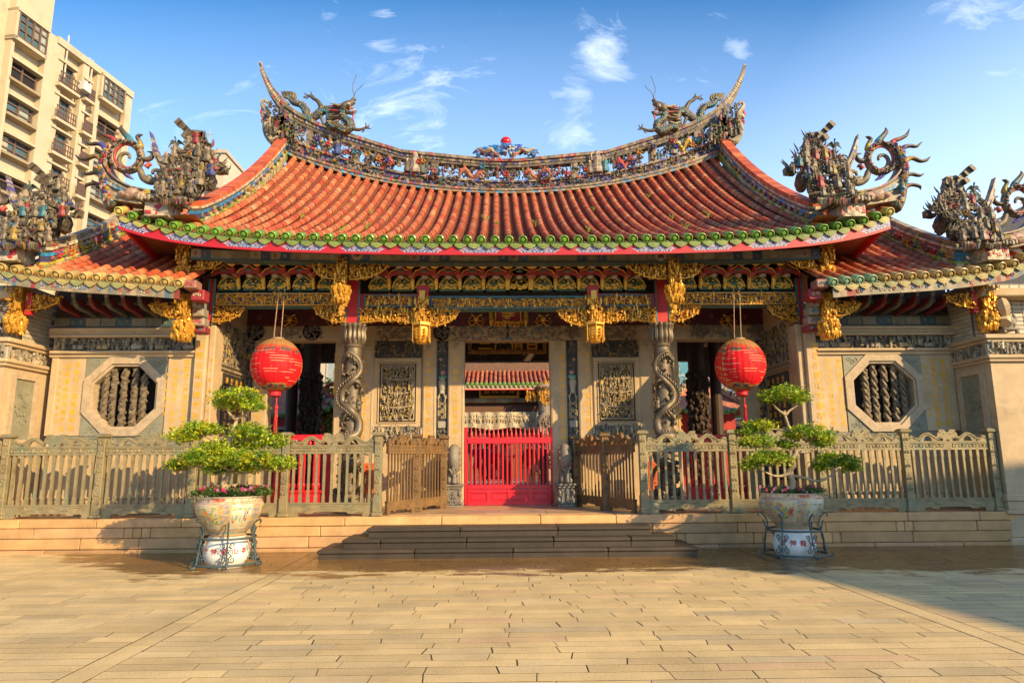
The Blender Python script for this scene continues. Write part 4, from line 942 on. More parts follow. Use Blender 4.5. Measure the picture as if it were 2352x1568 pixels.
carve(mb, fz(.42), 2*HX, .42, 4.6, CHIP+GREYD, .19, inside=openwork, figs=.10, leaf=.6, depth=.18, seed=2)
for x, h, cc in ((-2.62, .62, (.42, .34, .24)), (-2.85, .40, (.14, .11, .08)), (-2.4, .42, (.10, .13, .12)), (2.72, .66, (.34, .28, .2)), (2.95, .45, (.04, .20, .24)), (2.5, .4, (.2, .16, .1)), (-4.9, .42, (.05, .08, .24)), (5.0, .42, (.30, .24, .15)), (-.7, .3, (.34, .26, .15)), (.75, .3, (.34, .26, .15))):
    figure(mb, (x, RDG-.17, hfrac(.40)(x)), h, (cc, (.55, .42, .28), (.2, .14, .1)), n=7)
for s in (-1, 1):
    for k, (xa, col) in enumerate(((3.55, (.45, .05, .04)), (.95, (.42, .14, .08)), (5.3, (.60, .40, .04) if s > 0 else (.30, .24, .14)))):        # beasts crouching between the posts
        L_ = .8 if k == 1 else .55; pts = [(s*(xa-L_/2+L_*q), RDG-.14-.04*math.sin(q*9), hfrac(.52+.10*math.sin(q*10))(s*(xa-L_/2+L_*q))) for q in np.linspace(0, 1, 14)]
        mb.tube(pts, [.03]+[.075]*10+[.06, .05, .03], 6, col)
        for q in range(0, 14, 2): mb.blob(np.array(pts[q])+(0, -.03, .06), (.04, .03, .05), col=(.60, .12, .06))
        for q in (3, 9): mb.tube([pts[q], np.array(pts[q])+(.05, -.05, -.10), np.array(pts[q])+(.1, -.06, -.17)], .03, 5, col)
for k in range(34):
    x = (rp.rand()*2-1)*HX*.95; c = np.array((x, RDG-.2-.06*rp.rand(), hfrac(.42+.30*rp.rand())(x))); col = [(.38, .03, .03), (.40, .20, .03), (.36, .12, .12), (.03, .15, .24), (.05, .05, .22), (.30, .24, .15)][rp.randint(6)]; r_ = .07+.05*rp.rand()
    for q in range(6): a = q*1.047; mb.tube([c, c+r_*np.array((.6*math.cos(a), -.4, .6*math.sin(a))), c+r_*np.array((1.1*math.cos(a), -.1, 1.1*math.sin(a)))], (.02, .035, .008), 5, np.array(col)*(.8+.4*rp.rand()))
    for q in range(3): a = rp.rand()*6.28; mb.tube([c, c+.14*np.array((math.cos(a), .1, math.sin(a))), c+.24*np.array((math.cos(a+.4), .1, math.sin(a+.4)))], (.016, .03, .006), 4, [(.07, .13, .05), (.10, .085, .05), (.16, .13, .07)][q])
mb.build('ridge_openwork', MT['mosaic'], hall)
mb = MB(); chips(mb, -HX, HX, 200, hfrac(.76), hfrac(.84), RDG-.13, RDG+.13, [(.16, .12, .07), (.13, .10, .06), (.10, .075, .045)]); chips(mb, -HX, HX, 230, hfrac(.84), hfrac(.92), RDG-.15, RDG+.15, cream+[(.04, .05, .22), (.04, .05, .22), (.15, .11, .06), (.12, .09, .05), (.35, .22, .04)]); chips(mb, -HX, HX, 170, hfrac(.92), hfrac(1), RDG-.20, RDG+.20, cream+[(.22, .17, .10), (.17, .13, .08), (.20, .15, .09), (.40, .04, .05)])
mb.build('top_rail', MT['mosaic'], hall)
for s in (-1, 1):                                   # swallow-tail ends
    mb = MB(s > 0)
    for k, (off, w0) in enumerate(((0, .13), (.16, .10))):
        pts = [(656, 246), (640, 229), (622, 205), (609, 178), (602, 160), (598.5, 146)] if not k else [(662, 262), (645, 246), (628, 222), (614, 194), (606, 172), (601, 157)]
        q = spline([P(a, b_, RDG-.1+.2*k) for a, b_ in pts], 5); n = len(q)
        for i in range(n-1):
            wd = w0*(1-i/n)+.015; c = np.array((cream+[(.08, .07, .25), (.25, .19, .1), (.25, .19, .1), (.45, .05, .05)])[rp.randint(8)])*.8
            t = q[i+1]-q[i]; t /= np.linalg.norm(t); nrm = np.array((t[2], 0, -t[0]))
            V = [q[i]-nrm*wd, q[i]+nrm*wd, q[i+1]+nrm*wd*.96, q[i+1]-nrm*wd*.96]
            mb.add([v+np.array((0, -.07, 0)) for v in V]+[v+np.array((0, .07, 0)) for v in V], BOXF, c); mb.obox((q[i]+q[i+1])/2, (.03, .085, .03+.02*(1-i/n)), euler(0, 0, 0), (.5, .4, .27))
    mb.build('swallow_tail', MT['mosaic'], hall)
    mb = MB(s > 0)                                  # end block with coloured figures and a fish dragon curling outwards
    for (xa, ya, xb, yb, c) in ((622, 268, 662, 330, (.40, .32, .2)), (628, 290, 640, 322, (.55, .16, .05)), (642, 262, 668, 300, (.33, .27, .17))):
        x0, x1, z0, z1 = rect(xa, ya, xb, yb, RDG-.25); mb.box(x0, x1, RDG-.26, RDG+.2, z0, z1, c)
    x0, x1, z0, z1 = rect(616, 236, 690, 338, RDG-.3)
    carve(mb, flat(x0, z0, RDG-.28), x1-x0, z1-z0, 3.2, CHIP, .16, inside=lambda u, v: v < (z1-z0)*(1.02-.55*u/(x1-x0)) and not (u < .2 and v < .35), figs=.35, leaf=.45, depth=.2, seed=31)
    def E(*l): return [P(a, b_, RDG-.3) for a, b_ in l]
    mb.tube(E((640, 318), (624, 322), (614, 305), (612, 286), (618, 270), (608, 262), (602, 268)), (.10, .12, .12, .11, .09, .08, .05), 7, (.33, .28, .17), k=4)
    mb.tube(E((618, 262), (606, 246), (602, 236), (607, 230), (614, 236)), (.09, .08, .05, .05, .04), 6, (.36, .30, .18), k=4)
    mb.tube(E((604, 268), (600, 258), (601, 250)), (.05, .045, .02), 5, (.45, .05, .04), k=3); mb.tube(E((604, 240), (601, 247)), (.03, .02), 5, (.55, .40, .35)); mb.tube(E((612, 268), (602, 276), (606, 285)), (.05, .04, .03), 5, (.42, .06, .05), k=3)
    for k in range(7): a, b_ = 606+rp.rand()*14, 244+rp.rand()*70; mb.blob(P(a, b_, RDG-.36), (.05, .04, .06), col=CHIP[rp.randint(len(CHIP))])
    mb.build('ridge_end_figures', MT['mosaic'], hall)
# ------------------------------------------------------------------ dragons on the ridge
for s in (-1, 1):
    def D(l, dy=0): return [P(547.6+.32868*a, 96.6+.32868*b_, RDG-.1+dy*.006) for a, b_ in l]
    body = (.10, .074, .038); blue = (.02, .24, .30)
    mb = MB(s > 0)
    def bod(l, r, dy=0, col=body, k=5, spikes=True):
        p = D(l, dy); mb.tube(p, r, 8, col, k=k); q = spline(p, 4); rr = np.interp(np.linspace(0, 1, len(q)), np.linspace(0, 1, len(r)), r)
        t = np.gradient(q, axis=0); t /= np.linalg.norm(t, axis=1)[:, None]+1e-9
        for i in range(0, len(q)-1):
            n_up = np.array((-t[i][2], 0, t[i][0])); 
            if spikes:
                mb.blob(q[i]+n_up*rr[i]*1.05, (.03, .02, .05), Rm=euler(0, -math.atan2(n_up[0], n_up[2])*-1, 0), col=np.array((.30, .22, .12)) if i % 3 else (.30, .09, .05))
            for a in (-.7, .2, 1.0):
                if rp.rand() < .55: mb.blob(q[i]-n_up*rr[i]*a*.55+np.array((0, -rr[i]*.85, 0)), (.035, .022, .028), col=blue if rp.rand() < .7 else (.33, .27, .14))
    bod([(352, 388), (385, 425), (440, 442), (468, 480), (474, 515), (500, 540), (560, 505), (600, 475), (635, 495), (642, 545), (628, 600)], (.05, .085, .10, .105, .11, .115, .125, .13, .13, .13, .12))
    bod([(640, 590), (690, 590), (745, 618), (785, 595), (778, 560), (745, 535), (728, 500), (735, 470)], (.11, .115, .125, .125, .12, .115, .11, .10), dy=-25)
    mb.tube(D([(590, 478), (570, 440), (552, 412), (520, 392), (500, 376)]), (.085, .07, .06, .05, .04), 7, body, k=4)
    for l in ([(500, 376), (480, 372), (458, 356)], [(500, 376), (484, 386), (470, 402)], [(500, 376), (512, 362), (505, 345)], [(500, 376), (520, 376), (530, 384)], [(470, 378), (462, 388), (450, 384)]): mb.tube(D(l), (.032, .026, .008), 5, body, k=3)
    mb.tube(D([(786, 592), (815, 610), (850, 612), (886, 600)], -30), (.07, .055, .045, .035), 7, body, k=4)
    for l in ([(886, 600), (893, 580), (885, 562)], [(886, 600), (908, 590), (916, 570)], [(886, 600), (912, 603), (927, 606)], [(880, 603), (874, 622), (858, 630)]): mb.tube(D(l, -30), (.03, .024, .008), 5, body, k=3)
    mb.tube(D([(575, 520), (590, 560), (602, 582)], -10), (.06, .045, .03), 6, (.12, .12, .10), k=3)
    mb.build('ridge_dragon', MT['mosaic'], hall, smooth=1)
    mb = MB(s > 0)
    mb.tube(D([(735, 480), (745, 455), (770, 437), (796, 425), (815, 425)], -30), (.11, .15, .125, .085, .05), 8, (.12, .09, .05), k=4)
    mb.tube(D([(785, 425), (798, 408), (806, 398), (820, 406)], -30), (.07, .06, .055, .03), 7, (.12, .09, .05), k=3)
    mb.tube(D([(752, 486), (780, 496), (804, 496), (822, 478)], -30), (.07, .055, .05, .03), 7, (.14, .10, .055), k=3)
    mb.tube(D([(770, 466), (800, 470), (806, 500), (800, 530), (808, 552)], -32), (.045, .035, .03, .022, .006), 5, (.46, .05, .05), k=3)
    mb.blob(D([(772, 436)], -52)[0], (.06, .05, .06), col=(.58, .5, .38), sub=1); mb.blob(D([(773, 437)], -60)[0], (.025, .02, .025), col=(.03, .03, .03))
    for k in range(7): mb.blob(D([(782+6*k, 458-2*k)], -48)[0], (.012, .012, .03), col=(.6, .52, .4)); mb.blob(D([(780+6*k, 474)], -48)[0], (.012, .012, .028), col=(.6, .52, .4))
    for k in range(17):
        y0 = 438+k*7.5; x0 = 745-8*abs(k-4)**.5-k*1.2; col = [(.36, .28, .13), (.34, .035, .035), (.11, .085, .05), (.24, .18, .10)][k % 4]
        mb.tube(D([(x0, y0), (x0-30, y0+6), (x0-62-10*(k % 3), y0+1+6*(k % 4)-6), (x0-92-14*(k % 2), y0-10+9*(k % 3))], -30+6*(k % 5)), (.045, .04, .028, .005), 5, col, k=3)
    for l in ([(745, 440), (720, 436), (700, 434), (688, 444)], [(730, 436), (700, 448), (668, 440), (640, 452)], [(760, 425), (742, 424), (724, 432)]): mb.tube(D(l, -20), np.linspace(.035, .006, len(l)), 5, (.30, .22, .14), k=3)
    for l in ([(800, 400), (808, 370), (796, 320), (812, 265), (826, 228)], [(806, 402), (820, 350), (850, 320), (872, 296)]): mb.tube(D(l, -35), .010, 4, (.13, .11, .08), k=4)
    mb.build('dragon_head', MT['mosaic'], hall, smooth=1)
    mb = MB(s > 0)
    for l in ([(356, 392), (330, 388), (312, 372), (302, 352)], [(360, 390), (335, 374), (310, 355), (298, 342)], [(364, 388), (345, 362), (326, 350), (312, 346)], [(368, 388), (362, 362), (352, 350), (336, 346)], [(374, 392), (384, 372), (372, 352), (352, 347)], [(384, 400), (398, 385), (394, 362), (376, 348)]): mb.tube(D(l), (.055, .05, .035, .006), 5, (.16, .125, .07), k=4, flat=(1, .6))
    mb.build('dragon_tail', MT['mosaic'], hall, smooth=1)
# red pearl on a blue cloud wreath, middle of the ridge
mb = MB(); c = P(1162, 329, RDG-.1); mb.blob(c+(0, 0, .03), (.16,)*3, col=(.62, .008, .012), sub=3); mb.build('red_pearl', MT['glaze'], hall, smooth=True)
mb = MB()
for k in range(110):
    a = rp.rand(); u = (rp.rand()*2-1)*.86; hmax = .30*(1-abs(u)/.9)**.7+.06; z = P(1162, 366, RDG)[2]-.02+rp.rand()*hmax
    col = [(.02, .24, .62), (.03, .30, .68), (.02, .10, .45), (.58, .52, .46), (.35, .33, .42), (.03, .05, .30)][rp.randint(6) if abs(u) > .35 else rp.randint(4)]
    x = c[0]+u; mb.tube([(x, RDG-.22+.1*rp.rand(), z), (x+.03*np.sign(-u), RDG-.28, z+.05), (x+.08*np.sign(u), RDG-.27, z+.09)], (.05, .045, .012), 5, col)
for k in range(9): a = k/8*math.pi; mb.tube([c+(.06*math.cos(a), -.06, -.17), c+(.12*math.cos(a), -.11, -.15), c+(.16*math.cos(a), -.1, -.11)], (.03, .035, .008), 5, (.62, .58, .5))
for s in (-1, 1):
    mb.tube([c+(s*.30, -.15, -.42), c+(s*.45, -.22, -.30), c+(s*.62, -.2, -.36), c+(s*.80, -.16, -.27), c+(s*.98, -.1, -.38)], (.04, .07, .07, .05, .02), 6, (.30, .24, .15), k=4)
    for k in range(6): mb.tube([c+(s*.42, -.24, -.36), c+(s*(.30-.02*k), -.28, -.44-.03*k), c+(s*(.16-.01*k), -.27, -.40-.06*k)], (.02, .018, .004), 4, (.50, .10, .05) if k % 2 else (.50, .38, .2))
mb.build('cloud_wreath', MT['mosaic'], hall)
# ------------------------------------------------------------------ sloping side ridges, corner ridges with scrolls and figure groups
def side_ridge(root, path, hs, wd, sg, orange_top=True, seed=0):
    r = np.random.RandomState(seed); mb = MB(sg > 0); mt = MB(sg > 0); q = np.array(path)
    for i in range(len(q)-1):
        h = hs(i/(len(q)-1)); a, b_ = q[i], q[i+1]
        def lay(z0, z1, w_, cols, m):
            c = np.array(cols[r.randint(len(cols))])*(.75+.5*r.rand()); V = []
            for z in (z0*h, z1*h):
                for p, sx in ((a, -1), (a, 1), (b_, 1), (b_, -1)): V.append(p+np.array((sx*w_, 0, z)))
            m.add(V, BOXF, c)
        lay(-.25, .16, wd, [(.52, .44, .30), (.46, .40, .27), (.26, .33, .06), (.50, .40, .24), (.34, .36, .10)], mb); lay(.16, .26, wd*1.15, [(.26, .34, .04), (.5, .42, .25), (.54, .40, .06)], mb)
        lay(.26, .48, wd*.8, [(.03, .22, .42), (.50, .40, .08), (.50, .42, .3), (.2, .17, .1), (.40, .04, .04), (.05, .06, .25)], mb); lay(.48, .60, wd*1.1, [(.03, .26, .52), (.50, .42, .28), (.03, .20, .45), (.54, .40, .08)], mb)
        lay(.60, .70, wd*1.0, [(.06, .05, .04), (.10, .08, .05)], mb); lay(.70, .80, wd*1.2, [(.55, .46, .32), (.5, .4, .26)], mb)
        lay(.80, 1.0, wd*1.05 if orange_top else wd*.7, TILEC[:4] if orange_top else cream, mt)
        if i % 2 == 0: mb.blob((a+b_)/2+np.array((wd*.95, -.02, .37*h)), (.05, .05, .06), col=CHIP[r.randint(len(CHIP))]); mb.blob((a+b_)/2+np.array((wd*.95, .04, .33*h)), (.04, .05, .05), col=CHIP[r.randint(len(CHIP))])
    mb.build('sloping_ridge', MT['mosaic'], root); mt.build('ridge_tiles' if orange_top else 'ridge_capping', MT['tile'] if orange_top else MT['mosaic'], root)
def zz_(x, y): return np.array(P(.36978*x, .36978*y, 12.95))
ORG = zz_(1180, 1300)
def corner(root, org, k, sg, seed, spike=True):
    """figure group and scrolled corner ridge; traced outline set at org (left hand), scale k"""
    r = np.random.RandomState(seed)
    def Q(x, y, d=0): p = (zz_(x, y)-ORG)*k+np.array(org); p[1] = org[1]-d; return p
    def T_(l, d=0): return [Q(a, b_, d) for a, b_ in l]
    mb = MB(sg > 0)                                 # the curved corner ridge
    up_ = spline([(668, 1010), (700, 1075), (750, 1125), (830, 1168), (930, 1192), (1110, 1215)], 5); lo = spline([(672, 1270), (720, 1262), (800, 1272), (880, 1285), (980, 1295), (1110, 1300)], 5)
    n = len(up_)
    for i in range(n-1):
        for (f0, f1, w_, cols) in ((0, .10, .13, cream+[(.5, .05, .05)]), (.10, .24, .10, [(.05, .045, .04)]), (.24, .36, .12, cream), (.36, .52, .11, [(.03, .24, .46), (.50, .42, .3), (.20, .40, .5), (.03, .24, .46)]), (.52, .80, .07, [(.27, .21, .14), (.2, .16, .1)]), (.80, 1.0, .14, cream)):
            V = []
            for dd in (w_*k*1.3, -w_*k*1.3):
                for (j, f) in ((i, f1), (i+1, f1), (i+1, f0), (i, f0)): a = up_[j]*(1-f)+lo[j]*f; V.append(Q(a[0], a[1], dd))
            mb.add(V, BOXF, np.array(cols[r.randint(len(cols))])*(.8+.4*r.rand()))
    for (x, y, s) in ((850, 1228, 52), (900, 1240, 40), (800, 1230, 30), (1000, 1252, 36)):        # a fish lying along it
        mb.blob(Q(x, y, .2*k), (s*.0034*k, .1*k, s*.0024*k), col=(.42, .26, .18), sub=1)
    mb.tube(T_([(930, 1245), (990, 1240), (1040, 1262)], .2*k), (.05*k, .035*k, .02*k), 5, (.35, .28, .2))
    mb.build('corner_ridge', MT['mosaic'], root)
    mb = MB(sg > 0); c1, c2, c3 = (.15, .115, .07), (.18, .137, .08), (.26, .20, .125)
    mb.tube(T_([(720, 1285), (690, 1235), (668, 1160), (655, 1085), (650, 1020), (672, 960), (706, 915)]), np.array((.18, .165, .14, .125, .12, .11, .09))*k, 7, c2, k=4)
    ring = [(790+92*math.cos(a), 975+92*math.sin(a)) for a in np.linspace(2.4, 2.4+6.2, 26)]
    mb.tube(T_(ring), .07*k, 7, c3, flat=(.75, 1.2)); mb.tube(T_([(790+74*(x-790)/92, 975+74*(y-975)/92) for x, y in ring], .03), .03*k, 5, (.42, .06, .05))
    for i, (x, y) in enumerate(spline(np.array(ring), 3)): mb.blob(Q(x+r.randn()*5, y+r.randn()*5, .1*k), (.03*k, .03*k, .03*k), col=[(.26, .20, .125), (.05, .04, .03), (.30, .04, .04), (.24, .18, .1), (.03, .15, .2)][i % 5], jit=.5)
    sp2 = [(790+(70-8.2*i*.8)*math.cos(1.4+i*.55), 985+(70-8.2*i*.8)*math.sin(1.4+i*.55)) for i in range(10)]
    mb.tube(T_(sp2), np.linspace(.055, .028, len(sp2))*k, 6, c2, k=2)
    mb.tube(T_([(690, 1000), (730, 1040), (800, 1055), (850, 1040), (872, 1062), (890, 1105), (940, 1132), (1000, 1125), (1050, 1140)]), np.array((.075, .065, .055, .05, .065, .07, .065, .055, .04))*k, 6, c2, k=4)
    sp3 = [(960+(46-3.6*i)*math.cos(2.6-i*.6), 1078+(46-3.6*i)*math.sin(2.6-i*.6)) for i in range(11)]
    mb.tube(T_(sp3), np.linspace(.065, .03, len(sp3))*k, 6, c3, k=2); mb.tube(T_([(925, 1090), (930, 1110), (960, 1125)]), .05*k, 5, (.04, .22, .30))
    mb.tube(T_([(905, 1040), (925, 1020), (945, 1030)]), (.06*k, .05*k, .01), 5, (.50, .06, .05), k=3); mb.tube(T_([(770, 1060), (790, 1090), (830, 1115)]), (.07*k, .05*k, .01), 5, (.12, .10, .35), k=3)
    mb.build('scroll_finial', MT['mosaic'], root, smooth=1)
    horns = [([(724, 886), (700, 862), (650, 842), (618, 822), (600, 784)], (.50, .04, .04)), ([(806, 888), (802, 862), (770, 826), (752, 800), (757, 778)], (.03, .24, .30)), ([(842, 924), (876, 912), (866, 876), (852, 856), (868, 840), (888, 838)], (.52, .36, .04)), ([(868, 962), (905, 992), (942, 978), (944, 950), (914, 942)], (.25, .2, .13)), ([(664, 950), (640, 905), (600, 893), (556, 896), (518, 866)], (.05, .05, .30)), ([(652, 1015), (626, 985), (584, 970), (530, 990), (490, 982), (466, 960)], (.50, .30, .03)), ([(660, 1110), (636, 1085), (590, 1072), (540, 1082), (508, 1068)], (.30, .28, .15)), ([(672, 1190), (640, 1160), (596, 1140), (540, 1150), (532, 1172)], (.48, .04, .04))]
    for pts, col in horns:
        mb = MB(sg > 0); m = len(pts); rr = np.interp(np.linspace(0, 1, m), (0, .35, .8, 1), (.085, .056, .038, .009))*k; dk = (.07, .052, .03)
        cols = [np.array(col)*(1-q)+np.array(dk)*q for q in np.clip(np.linspace(-.4, 2.2, (m-1)*4+1), 0, 1)]
        mb.tube(T_(pts), rr, 6, np.array(cols), k=4, flat=(.8, 1.15))
        for i in range(8): a = np.array(pts[0])+(np.array(pts[1])-np.array(pts[0]))*r.rand(); mb.tube(T_([a, a+(r.rand(2)-.5)*30], .06*k), (.02*k, .004), 4, col)
        mb.build('flame_horn', MT['mosaic'], root, smooth=1)
    mb = MB(sg > 0)                                 # feathers of chipped porcelain on the trunk
    for i in range(60):
        y = 900+r.rand()*370; x = np.interp(y, (900, 1020, 1160, 1270), (706, 655, 668, 712))+(r.rand()-.5)*34; col = [(.05, .05, .34), (.48, .04, .04), (.52, .36, .04), (.03, .24, .30), (.55, .45, .38), (.50, .28, .25)][r.randint(6)]
        mb.tube([Q(x, y, .15*k), Q(x+6, y+10, .2*k), Q(x-2, y+26, .17*k)], (.03*k, .035*k, .008), 5, col)
    mb.build('porcelain_feathers', MT['mosaic'], root)
    if spike:
        mb = MB(sg > 0)
        for (a, wx) in (([(1090, 1110), (1045, 1060), (1000, 1000), (975, 940), (955, 880), (940, 828)], 16), ([(1075, 1120), (1030, 1070), (990, 1010), (962, 950), (948, 905)], 12)):
            q = spline(a, 4); n = len(q)
            for i in range(n-1): w0 = wx*(1-i/n)+2; t = q[i+1]-q[i]; t /= np.linalg.norm(t); nn = np.array((-t[1], t[0])); V = [Q(*(p+nn*o), d) for d in (.07*k, -.07*k) for p, o in ((q[i], w0), (q[i+1], w0*.95), (q[i+1], -w0*.95), (q[i], -w0))]; mb.add(V, BOXF, np.array([(.45, .37, .25), (.36, .28, .18), (.10, .08, .25), (.28, .22, .14)][r.randint(4)]))
        mb.build('swallow_blade', MT['mosaic'], root)
    mb = MB(sg > 0)                                 # rockery with figures
    outline = [(1050, 1290), (1045, 1180), (1065, 1080), (1075, 1010), (1120, 975), (1180, 950), (1230, 900), (1290, 880), (1330, 940), (1350, 1000), (1410, 1040), (1415, 1090), (1360, 1120), (1345, 1200), (1300, 1290)]
    def inside(x, y):
        ins = False
        for (x1, y1), (x2, y2) in zip(outline, outline[1:]+outline[:1]):
            if (y1 > y) != (y2 > y) and x < (x2-x1)*(y-y1)/(y2-y1)+x1: ins = not ins
        return ins
    for (x, y, sx, sy) in ((1190, 1160, 100, 110), (1240, 1060, 80, 110), (1300, 1120, 50, 90), (1130, 1200, 70, 60), (1250, 980, 45, 60)): mb.blob(Q(x, y, -.05), (sx*.0021*k, .18*k, sy*.0023*k), col=(.06, .045, .028), sub=2, jit=.3)
    pts = 0
    while pts < 34:
        x, y = 1040+r.rand()*380, 880+r.rand()*400
        pts += 1; x, y = 1045+r.rand()*370, 890+r.rand()*390
        if not inside(x, y): continue
        d = (.05+.38*(y-880)/400+.12*r.rand())*k; h = (.22+.08*r.rand())*k; bc = np.array([(.25, .19, .115), (.20, .155, .095), (.30, .235, .15), (.12, .09, .055), (.035, .045, .18), (.26, .025, .025), (.03, .15, .18), (.28, .18, .025), (.18, .14, .085), (.14, .108, .065)][r.randint(10)])
        figure(mb, Q(x, min(y+30, 1285), d+.12*k), h, (bc, (.36, .27, .17), [(.12, .09, .06), (.45, .05, .04), (.05, .06, .2), (.4, .32, .2)][r.randint(4)]), n=5)
    for i in range(420):
        x, y = 1040+r.rand()*380, 880+r.rand()*410
        if not inside(x, y): continue
        q_ = Q(x, y, (.12+.40*(y-880)/400+.1*r.rand())*k); c_ = np.array((GREYD*7+CHIP)[r.randint(len(CHIP)+28)])*(.7+.6*r.rand())
        if i % 3 == 0: mb.blob(q_, np.array((.05, .04, .042))*k*(.6+.9*r.rand()), Rm=euler(r.rand()*3, r.rand()*3, 0), col=c_, jit=.5)
        elif i % 3 == 1: a = r.rand()*6.28; e_ = np.array((math.cos(a), -.3, math.sin(a)))*.14*k; mb.tube([q_-e_*.6, q_+e_*.2, q_+e_], (.024*k, .03*k, .006*k), 5, c_)
        else: curl(mb, lambda u, v, d: (q_[0]+u, q_[1]-d, q_[2]+v), 0, 0, .075*k, 1.2, r.rand()*6, 1, .019*k, c_)
    for i in range(26):                             # flags, antlers and branches breaking the outline
        q0 = np.array(outline[r.randint(2, 12)])+(r.rand(2)-.5)*40; q1 = q0+np.array(((q0[0]-1200)*.12+(r.rand()-.5)*40, -20-35*r.rand()))
        mb.tube(T_([q0, (q0+q1)/2+(r.rand(2)-.5)*14, q1], .15*k), (.022*k, .018*k, .005), 4, np.array((GREYD*2+CHIP)[r.randint(20)]), k=2)
    mb.build('figure_group', MT['mosaic'], root)
    mb = MB(sg > 0)                                 # rocky cliff cut in square hooks
    wc = (.13, .098, .058)
    def beam(x, y, hx, hy, ang, d=.1): mb.obox(Q(x, y, d), (hx*.0023*k, .075*k, hy*.0027*k), euler(0, ang, 0), np.array(wc)*(.75+.5*r.rand()))
    for b_ in ((1165, 815, 40, 22, .75, .2), (1150, 802, 16, 26, .75, .26), (1200, 850, 26, 24, .6, .15), (1240, 850, 48, 30, .1, .05), (1272, 872, 22, 42, -.4, .05), (1215, 905, 24, 55, -.15, .15), (1265, 930, 22, 60, -.2, .05), (1300, 965, 20, 50, -.3, 0), (1190, 880, 20, 22, .5, .25), (1330, 1000, 22, 40, -.5, 0), (1395, 1058, 24, 26, 0, 0), (1365, 1070, 22, 14, 0, 0), (1238, 985, 30, 40, 0, .2)): beam(*b_)
    mb.build('square_hook_cliff', MT['mosaic'], root)
    mb = MB(sg > 0)                                 # ledge they stand on, with a little balustrade
    for i in range(12): x = 1045+i*20; mb.bev(*sorted((Q(x, 0)[0], Q(x+20, 0)[0])), org[1]-.55*k, org[1], Q(0, 1300+8*(i % 2))[2], Q(0, 1268+6*(i % 3))[2], .02, np.array((.30, .23, .15))*(.7+.6*r.rand()))
    for i in range(30): x = 1040+r.rand()*240; mb.tube([Q(x, 1290, .56*k), Q(x+4, 1305, .58*k), Q(x, 1318+20*r.rand(), .56*k)], (.03*k, .035*k, .01), 5, CHIP[r.randint(len(CHIP))])
    for i in range(5): mb.box(*sorted((Q(1090+i*8, 0)[0], Q(1093+i*8, 0)[0])), org[1]-.56*k, org[1]-.54*k, Q(0, 1268)[2], Q(0, 1244)[2], (.55, .42, .06)); mb.box(*sorted((Q(1200+i*8, 0)[0], Q(1203+i*8, 0)[0])), org[1]-.56*k, org[1]-.54*k, Q(0, 1272)[2], Q(0, 1250)[2], (.5, .42, .3))
    mb.build('ledge', MT['mosaic'], root)
    mb = MB(sg > 0); mb.box(*sorted((Q(1082, 0)[0], Q(1215, 0)[0])), org[1]-.42*k, org[1]+.1, Q(0, 1385)[2], Q(0, 1300)[2], (.52, .42, .28))
    for i in range(16): x, y = 1082+r.rand()*125, 1300+r.rand()*60; mb.box(*sorted((Q(x, 0)[0], Q(x+10+16*r.rand(), 0)[0])), org[1]-.43*k-.004*i/16, org[1]-.40*k, Q(0, y+20)[2], Q(0, y)[2], (.50, .02, .025) if i % 3 else (.5, .42, .3))
    mb.build('ridge_foot_block', MT['mosaic'], root)
    mb = MB(sg > 0)                                 # wire palm
    mb.tube(T_([(1130, 1000), (1128, 960), (1124, 938)], .2*k), .018*k, 5, (.14, .11, .07))
    for (a, b_) in ((1074, 940), (1085, 908), (1112, 884), (1150, 905), (1176, 930), (1165, 912)): mb.tube(T_([(1124, 938), ((1124+a)/2, min(b_, 920)-4), (a, b_+4)], .2*k), (.02*k, .03*k, .005), 4, (.07, .10, .08), k=3, flat=(1, .5))
    mb.build('wire_palm', MT['mosaic'], root)
for s in (-1, 1):
    ts = np.linspace(1.0, .055, 42); path = [np.array((-(6.2+.30*t), EAV+(RDG-EAV)*t, surf(-(6.2+.30*t), t)[2])) for t in ts]
    side_ridge(hall, path, lambda q: .62-.12*q, .13, s, seed=3 if s < 0 else 4)
    corner(hall, ORG, 1.0, s, 41 if s < 0 else 42)
# ================================================================== hall front
def sides(fn):
    for s in (-1, 1): fn(s)
def lbox(mb, x0, y0, x1, y1, Y, d, b=.0, col=(1, 1, 1), mat=0):
    """box whose front face covers the left-hand picture rectangle at depth Y"""
    a, b_, z0, z1 = rect(x0, y0, x1, y1, Y)
    (mb.bev(a, b_, Y, Y+d, z0, z1, b, col, mat) if b else mb.box(a, b_, Y, Y+d, z0, z1, col, mat))
    return a, b_, z0, z1
def relief(s, name, m, root, x0, y0, x1, y1, Y, size, dens=3.0, cols=GREYC, back=None, frame=None, inside=None, figs=.3, leaf=.4, depth=.06, seed=0, mb=None):
    own = mb is None; mb = mb or MB(s > 0); a, b_, z0, z1 = rect(x0, y0, x1, y1, Y); w_, h = b_-a, z1-z0
    if back is not None: mb.box(a, b_, Y, Y+.04, z0, z1, (1, 1, 1), back)
    if frame is not None:
        t = frame[0]; c = frame[1]
        for q in ((a-t, b_+t, z1, z1+t), (a-t, b_+t, z0-t, z0), (a-t, a, z0, z1), (b_, b_+t, z0, z1)): mb.bev(q[0], q[1], Y-.045, Y+.03, q[2], q[3], .01, (1, 1, 1), c)
    carve(mb, flat(a, z0, Y), w_, h, dens, cols, size, inside=(None if inside is None else (lambda u, v: inside(u/w_, v/h))), figs=figs, leaf=leaf, depth=depth, seed=seed)
    if own: mb.build(name, m, root)
    return mb
STN, DRK, GRY = MT['stone'], MT['dark'], MT['grey']
MT['gilt_ground'] = mat('dark_gilt_ground', (.07, .022, .012), .6, 0, .2, 5)
